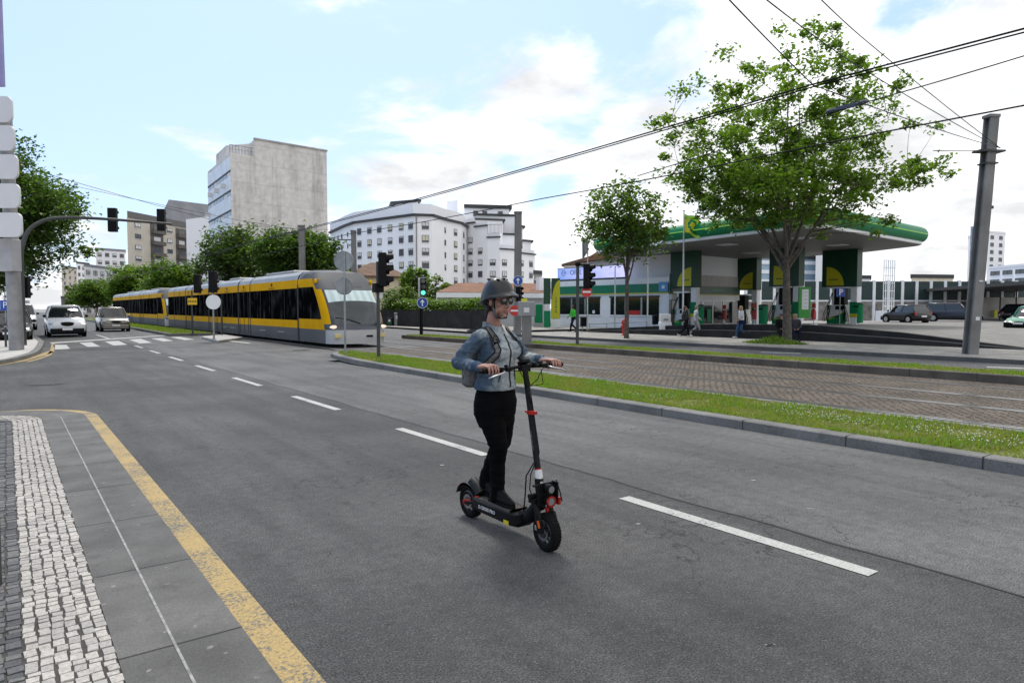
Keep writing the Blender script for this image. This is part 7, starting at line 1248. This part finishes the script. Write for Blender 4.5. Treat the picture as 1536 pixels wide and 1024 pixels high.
car('parked_car', 'black hatchback parked tail on before the lattice mast, front wheels away', yard(1358, 484, 55, 0), hdg(-.25, .97), 3.6, 1.72, 1.45, p_blk, hood=.24, roof0=.12, roof1=-.38, tail=-.47, belt=.6, group='cars in the station yard'); car('parked_car', 'dark navy people carrier parked under the tip of the carport roof', yard(1428, 482, 59, 0), hdg(.82, -.57), 4.4, 1.8, 1.62, p_navy, hood=.22, roof0=.14, roof1=-.40, tail=-.48, belt=.58, group='cars in the station yard')
car('parked_car', 'black car cut by the right edge under the carport', yard(1541, 481, 63, 0), hdg(.9, -.4), 4.3, 1.78, 1.55, p_blk, hood=.25, group='cars in the station yard'); car('taxi', 'pale green car just entering at the right edge', yard(1553, 496, 40, 0), hdg(-.85, -.5), 4.2, 1.75, 1.45, paint_('paint_green', (.02, .22, .12), 0), hood=.27)
# ================================================================ PASSERS-BY
def human(label, loc, heading, pose, top, bottom, hair, H=1.7, shoe=None, short=False, extra=None, sh_hair=1.):
    k = H / 1.72; o = thing('person', label, 'person'); V = lambda x, y, z: Vector((x, y, z)) * k; b = MB(); sit = pose == 'sit'; hz = .47 if sit else .9; T = V(0, 0, hz - .9); lean = .06 if pose == 'walk' else .03 if pose == 'stand' else .12
    U = lambda x, y, z: V(x, y + lean * (z - .9), z) + T
    if pose == 'walk': legs = {1: [V(.09, .02, .9), V(.085, .2, .49), V(.08, .26, .09)], -1: [V(-.09, 0, .9), V(-.085, .07, .48), V(-.08, -.3, .16)]}; arms = {1: [U(.19, 0, 1.40), U(.235, -.13, 1.14), U(.22, -.06, .90)], -1: [U(-.19, 0, 1.40), U(-.23, .08, 1.13), U(-.2, .27, .96)]}
    elif sit: legs = {s: [V(s * .1, .02, .47), V(s * .13, .42, .48), V(s * .12, .40, .08)] for s in (-1, 1)}; arms = {s: [U(s * .19, 0, 1.40), U(s * .25, .06, 1.13), U(s * .10, .25, 1.02)] for s in (-1, 1)}
    else: legs = {s: [V(s * .09, 0, .9), V(s * .09, .03, .48), V(s * .1, 0, .09)] for s in (-1, 1)}; arms = {s: [U(s * .19, 0, 1.40), U(s * .24, -.03, 1.14), U(s * .20, .08, .90)] for s in (-1, 1)}
    hc = U(0, .02, 1.6); b.ell(hc + V(0, -.01, .02), V(.072, .09, .09), 16, 12); b.ell(hc + V(0, .025, -.04), V(.056, .056, .08), 14, 10); chain(b, [hc + V(0, .085, .0), hc + V(0, .105, -.03)], [.008, .012], 8); b.ell(hc + V(0, .06, -.1), V(.02, .02, .016), 10, 6)
    for s in (-1, 1): b.ell(hc + V(s * .074, -.01, -.01), V(.012, .018, .03), 8, 6); b.ell(hc + V(s * .03, .072, .018), V(.022, .016, .01), 8, 6)
    b.ell(hc + V(0, .083, -.068), V(.022, .01, .01), 8, 6); chain(b, [hc + V(0, -.02, -.06), U(0, 0, 1.42)], [.05, .06]); torso(b, [(U(0, 0, .95), .13, .09, 0), (U(0, 0, 1.2), .12, .085, 0), (U(0, 0, 1.4), .13, .07, 0)])
    for s in (-1, 1):
        chain(b, [p for p in arms[s]], [.045, .036, .026]); w = arms[s][2]; d = (w - arms[s][1]).normalized(); q = w + d * .06 * k; rc(b, w, q, .026, .03); sd = Vector((0, 1, 0)).cross(d).normalized(); sd = sd if sd.length else Vector((1, 0, 0)); fw_ = d.cross(sd).normalized()
        for f, ln in ((-1.5, .075), (-.5, .085), (.5, .08), (1.5, .065)): p0 = q + fw_ * f * .017; chain(b, [p0, p0 + d * ln * .5 + sd * .006 * s, p0 + d * ln * .9 - sd * .018 * s], [.0105, .0095, .008], 8)
        chain(b, [w + fw_ * .02, w + d * .04 + fw_ * .046, w + d * .085 + fw_ * .05], [.013, .012, .009], 8)
        chain(b, legs[s] + [legs[s][2] + V(0, .1, -.05)], [.07, .05, .036, .03])
    blob('body', b, .0085, m_skin, o, 1); b = MB(); fn = lambda p, n: .007 * noise.noise(p * 13) + .004 * noise.noise(p * 31)
    torso(b, [(U(0, 0, .86), .168, .125, 0), (U(0, 0, 1.0), .158, .118, 0), (U(0, .0, 1.2), .162, .12, 0), (U(0, 0, 1.36), .175, .11, 0), (U(0, 0, 1.45), .09, .07, 0)])
    for s in (-1, 1):
        a = arms[s]; chain(b, [U(s * .08, 0, 1.42), a[0], a[0].lerp(a[1], .75)] if short else [U(s * .08, 0, 1.42), a[0], a[1], a[2]], [.055, .064, .054] if short else [.055, .064, .052, .042])
    blob('top', b, .012, top, o, 2, fn); b = MB(); torso(b, [(V(0, 0, hz + .1), .15, .115, 0), (V(0, 0, hz), .17, .135, 0), (V(0, .0, hz - .07), .165, .13, 0)])
    for s in (-1, 1): chain(b, [*legs[s][:2], legs[s][2] + V(0, 0, .0)], [.095, .068, .055])
    blob('trousers', b, .012, bottom, o, 2, fn)
    for s in (-1, 1):
        a = legs[s][2]; b = MB(); pit = -.5 if pose == 'walk' and s < 0 else .05; d = Vector((0, math.cos(pit), math.sin(pit))); chain(b, [a + V(0, -.04, -.035), a + V(0, -.03, -.045) + d * .1, a + V(0, -.03, -.05) + d * .2], [.042, .042, .032]); blob('shoe', b, .009, shoe or m_shoe, o, 2)
    b = MB(); b.ell(hc + V(0, -.022, .04), V(.083, .098, .085), 16, 10); b.ell(hc + V(0, -.06, -.03 * sh_hair), V(.078, .06, .075 * sh_hair), 14, 10); blob('hair', b, .01, hair, o, 1, lambda p, n: .006 * noise.noise(p * 40))
    if extra: extra(o, U, V, hc)
    o.location = loc; o.rotation_euler = (0, 0, heading); return o
hair_b, hair_bl, hair_g = M_('hair_brown', (.03, .018, .01), .6, var=.4, scale=20), M_('hair_blonde', (.32, .22, .11), .6, var=.3, scale=20), M_('hair_grey', (.22, .20, .18), .7, var=.3, scale=20)
c_green, c_blk, c_dgrey, c_lgrey, c_wht, c_jean = cloth('jacket_neon_green', (.06, .48, .05)), cloth('cloth_black', (.012, .012, .013)), cloth('cloth_dark_grey', (.05, .05, .055)), cloth('cloth_light_grey', (.33, .33, .34)), cloth('cloth_white', (.62, .62, .63)), cloth('jeans_blue', (.05, .09, .17)); sh_w = M_('shoe_white', (.55, .55, .55), .6)
def foot(px, y): p = G(px, y, .14); return (p.x, p.y, .135)
human('man in a neon green jacket and black trousers walking by the shop', foot(860, 497.5), hdg(-.8, .5), 'walk', c_green, c_blk, hair_b, 1.72)
human('woman in dark clothes with white shoes walking by the white cabinet', foot(1026, 504.5), hdg(.95, -.2), 'walk', c_dgrey, c_blk, hair_b, 1.66, sh_w, sh_hair=2.2)
def vest(o, U, V, hc): b = MB(); torso(b, [(U(0, 0, .74), .165, .13, 0), (U(0, 0, 1.0), .172, .132, 0), (U(0, 0, 1.32), .180, .118, 0)]); blob('long_vest', b, .012, c_lgrey, o, 2)
human('grey haired person in a long grey vest and white sleeves walking', foot(1043, 504), hdg(.95, -.1), 'walk', c_wht, c_lgrey, hair_g, 1.7, sh_w, extra=vest)
def tied(o, U, V, hc): b = MB(); torso(b, [(U(0, 0, .66), .165, .135, 0), (U(0, 0, .85), .185, .15, 0), (U(0, 0, .97), .172, .135, 0)]); blob('tied_sweater', b, .012, cloth('navy_sweater', (.012, .016, .05)), o, 2, lambda p, n: .012 * noise.noise(p * 12))
human('blonde woman in a white top and jeans walking before the pumps', foot(1112, 507), hdg(-.95, -.1), 'walk', c_wht, c_jean, hair_bl, 1.66, sh_w, True, tied, 2.2)
def cap(o, U, V, hc): b = MB(); b.ell(hc + V(0, -.015, .06), V(.088, .104, .07), 16, 8); b.ell(hc + V(0, .09, .045), V(.07, .08, .012), 14, 6); blob('cap', b, .009, c_dgrey, o, 1)
a1, a2 = G(1193, 508.5, .13), G(1208.5, 508.5, .13)
human('man with a cap in black sitting on the wall beside the tree trunk', (29.95, 18.72, .13), hdg(-.1, -1), 'sit', c_blk, c_blk, hair_b, 1.7, extra=cap)
human('grey haired man in dark grey sitting on the wall, white bag at his feet', (29.95, 18.0, .13), hdg(-.15, -1), 'sit', c_dgrey, cloth('trousers_navy', (.014, .018, .035)), hair_g, 1.7)
bg = thing('carrier_bag', 'white plastic carrier bag between the two seated men', 'bag', (29.45, 18.2, .13)); b = MB(); torso(b, [((0, 0, .0), .11, .07, 0), ((0, 0, .16), .15, .1, 0), ((0, 0, .34), .10, .06, 0), ((.01, 0, .46), .03, .025, 0)]); bb = MB(); bb.v = [(x + 29.45, y + 18.2, z + .135) for x, y, z in b.v]; bb.f, bb.m = b.f, b.m; blob('bag', bb, .014, M_('plastic_white', (.62, .62, .62), .4), bg, 1, lambda p, n: .025 * noise.noise(p * 11))
# ================================================================ SKY, SUN, CAMERA
SUN_EL, SUN_AZ = R(56), R(24)                                        # azimuth from +Y towards +X
W = bpy.data.worlds.new('World'); SC.world = W; W.use_nodes = True; nt = W.node_tree; N = nt.nodes; L = nt.links; bg = N['Background']
sky = N.new('ShaderNodeTexSky'); sky.sky_type = 'NISHITA'; sky.sun_disc = False; sky.sun_elevation = SUN_EL; sky.sun_rotation = SUN_AZ; sky.air_density = 1.; sky.dust_density = 1.5
def nn(t, ins, **kw):
    x = N.new(t)
    for k, v in kw.items(): setattr(x, k, v)
    for k, v in ins.items():
        if hasattr(v, 'is_output'): L.new(v, x.inputs[k])
        else: x.inputs[k].default_value = v
    return x
tc = N.new('ShaderNodeTexCoord'); d = nn('ShaderNodeSeparateXYZ', {0: tc.outputs['Generated']}).outputs
mth = lambda op, a, b=0., c=0.: nn('ShaderNodeMath', {0: a, 1: b, 2: c}, operation=op).outputs[0]
den = mth('ADD', mth('MAXIMUM', d[2], .0), .22); u = mth('DIVIDE', d[0], den); v = mth('DIVIDE', d[1], den)
P = nn('ShaderNodeCombineXYZ', {0: u, 1: v, 2: 3.7}).outputs[0]
n1 = nn('ShaderNodeTexNoise', {'Vector': P, 'Scale': 2.0, 'Detail': 9., 'Roughness': .58, 'Distortion': .35}).outputs['Fac']
n2 = nn('ShaderNodeTexNoise', {'Vector': P, 'Scale': .55, 'Detail': 3., 'Roughness': .5}).outputs['Fac']
cr = mth('MULTIPLY_ADD', d[0], math.cos(YAW), mth('MULTIPLY', d[1], -math.sin(YAW)))          # east-west drift of the cloud cover
cov = mth('ADD', mth('MULTIPLY_ADD', n1, .75, mth('MULTIPLY', n2, .45)), mth('MULTIPLY_ADD', cr, .27, mth('MULTIPLY', mth('POWER', mth('SUBTRACT', 1., mth('MAXIMUM', d[2], 0.)), 7.), .22)))
cov = mth('ADD', cov, nn('ShaderNodeMapRange', {0: d[2], 1: .5, 2: .8, 3: 0., 4: .3}).outputs[0])  # extra cloud cover overhead, out of view, added to make the skylight less blue
mask = nn('ShaderNodeMapRange', {0: cov, 1: .57, 2: .70, 3: 0., 4: 1.}, interpolation_type='SMOOTHSTEP').outputs[0]
def mixc(f, a, b):
    x = N.new('ShaderNodeMix'); x.data_type = 'RGBA'
    for k, w in ((0, f), (6, a), (7, b)):
        if hasattr(w, 'is_output'): L.new(w, x.inputs[k])
        else: x.inputs[k].default_value = w
    return x.outputs[2]
shade = nn('ShaderNodeMapRange', {0: nn('ShaderNodeTexNoise', {'Vector': P, 'Scale': 2.6, 'Detail': 6., 'Roughness': .55}).outputs['Fac'], 1: .35, 2: .65, 3: 6.0, 4: 10.2}).outputs[0]
cl = nn('ShaderNodeCombineColor', {0: shade, 1: mth('MULTIPLY', shade, 1.01), 2: mth('MULTIPLY', shade, 1.03)}).outputs[0]
skyc = mixc(.56, sky.outputs[0], (5.0, 7.1, 10.6, 1))                # thin high veil over the blue
L.new(mixc(mask, skyc, cl), bg.inputs['Color']); bg.inputs['Strength'].default_value = .1
sl = bpy.data.lights.new('sun', 'SUN'); sl.energy = 2.0; sl.angle = R(13); sl.color = (1, .96, .9); so = bpy.data.objects.new('sun', sl); COL.objects.link(so)
sv = Vector((math.sin(SUN_AZ) * math.cos(SUN_EL), math.cos(SUN_AZ) * math.cos(SUN_EL), math.sin(SUN_EL))); so.rotation_euler = sv.to_track_quat('Z', 'Y').to_euler()
cam = bpy.data.cameras.new('camera'); co = bpy.data.objects.new('camera', cam); COL.objects.link(co); cam.sensor_width = 36; cam.lens = 24; cam.clip_end = 4000; cam.clip_start = .05
co.location = (0, 0, EYE); fw = Vector((math.sin(YAW) * math.cos(PITCH), math.cos(YAW) * math.cos(PITCH), -math.sin(PITCH))); co.rotation_euler = fw.to_track_quat('-Z', 'Y').to_euler(); SC.camera = co
SC.view_settings.view_transform = 'Standard'; SC.view_settings.look = 'None'; SC.view_settings.exposure = .5; SC.view_settings.gamma = 1
SC.cycles.max_bounces = 6; SC.cycles.diffuse_bounces = 3; SC.cycles.glossy_bounces = 3; SC.cycles.transmission_bounces = 4; SC.cycles.transparent_max_bounces = 6
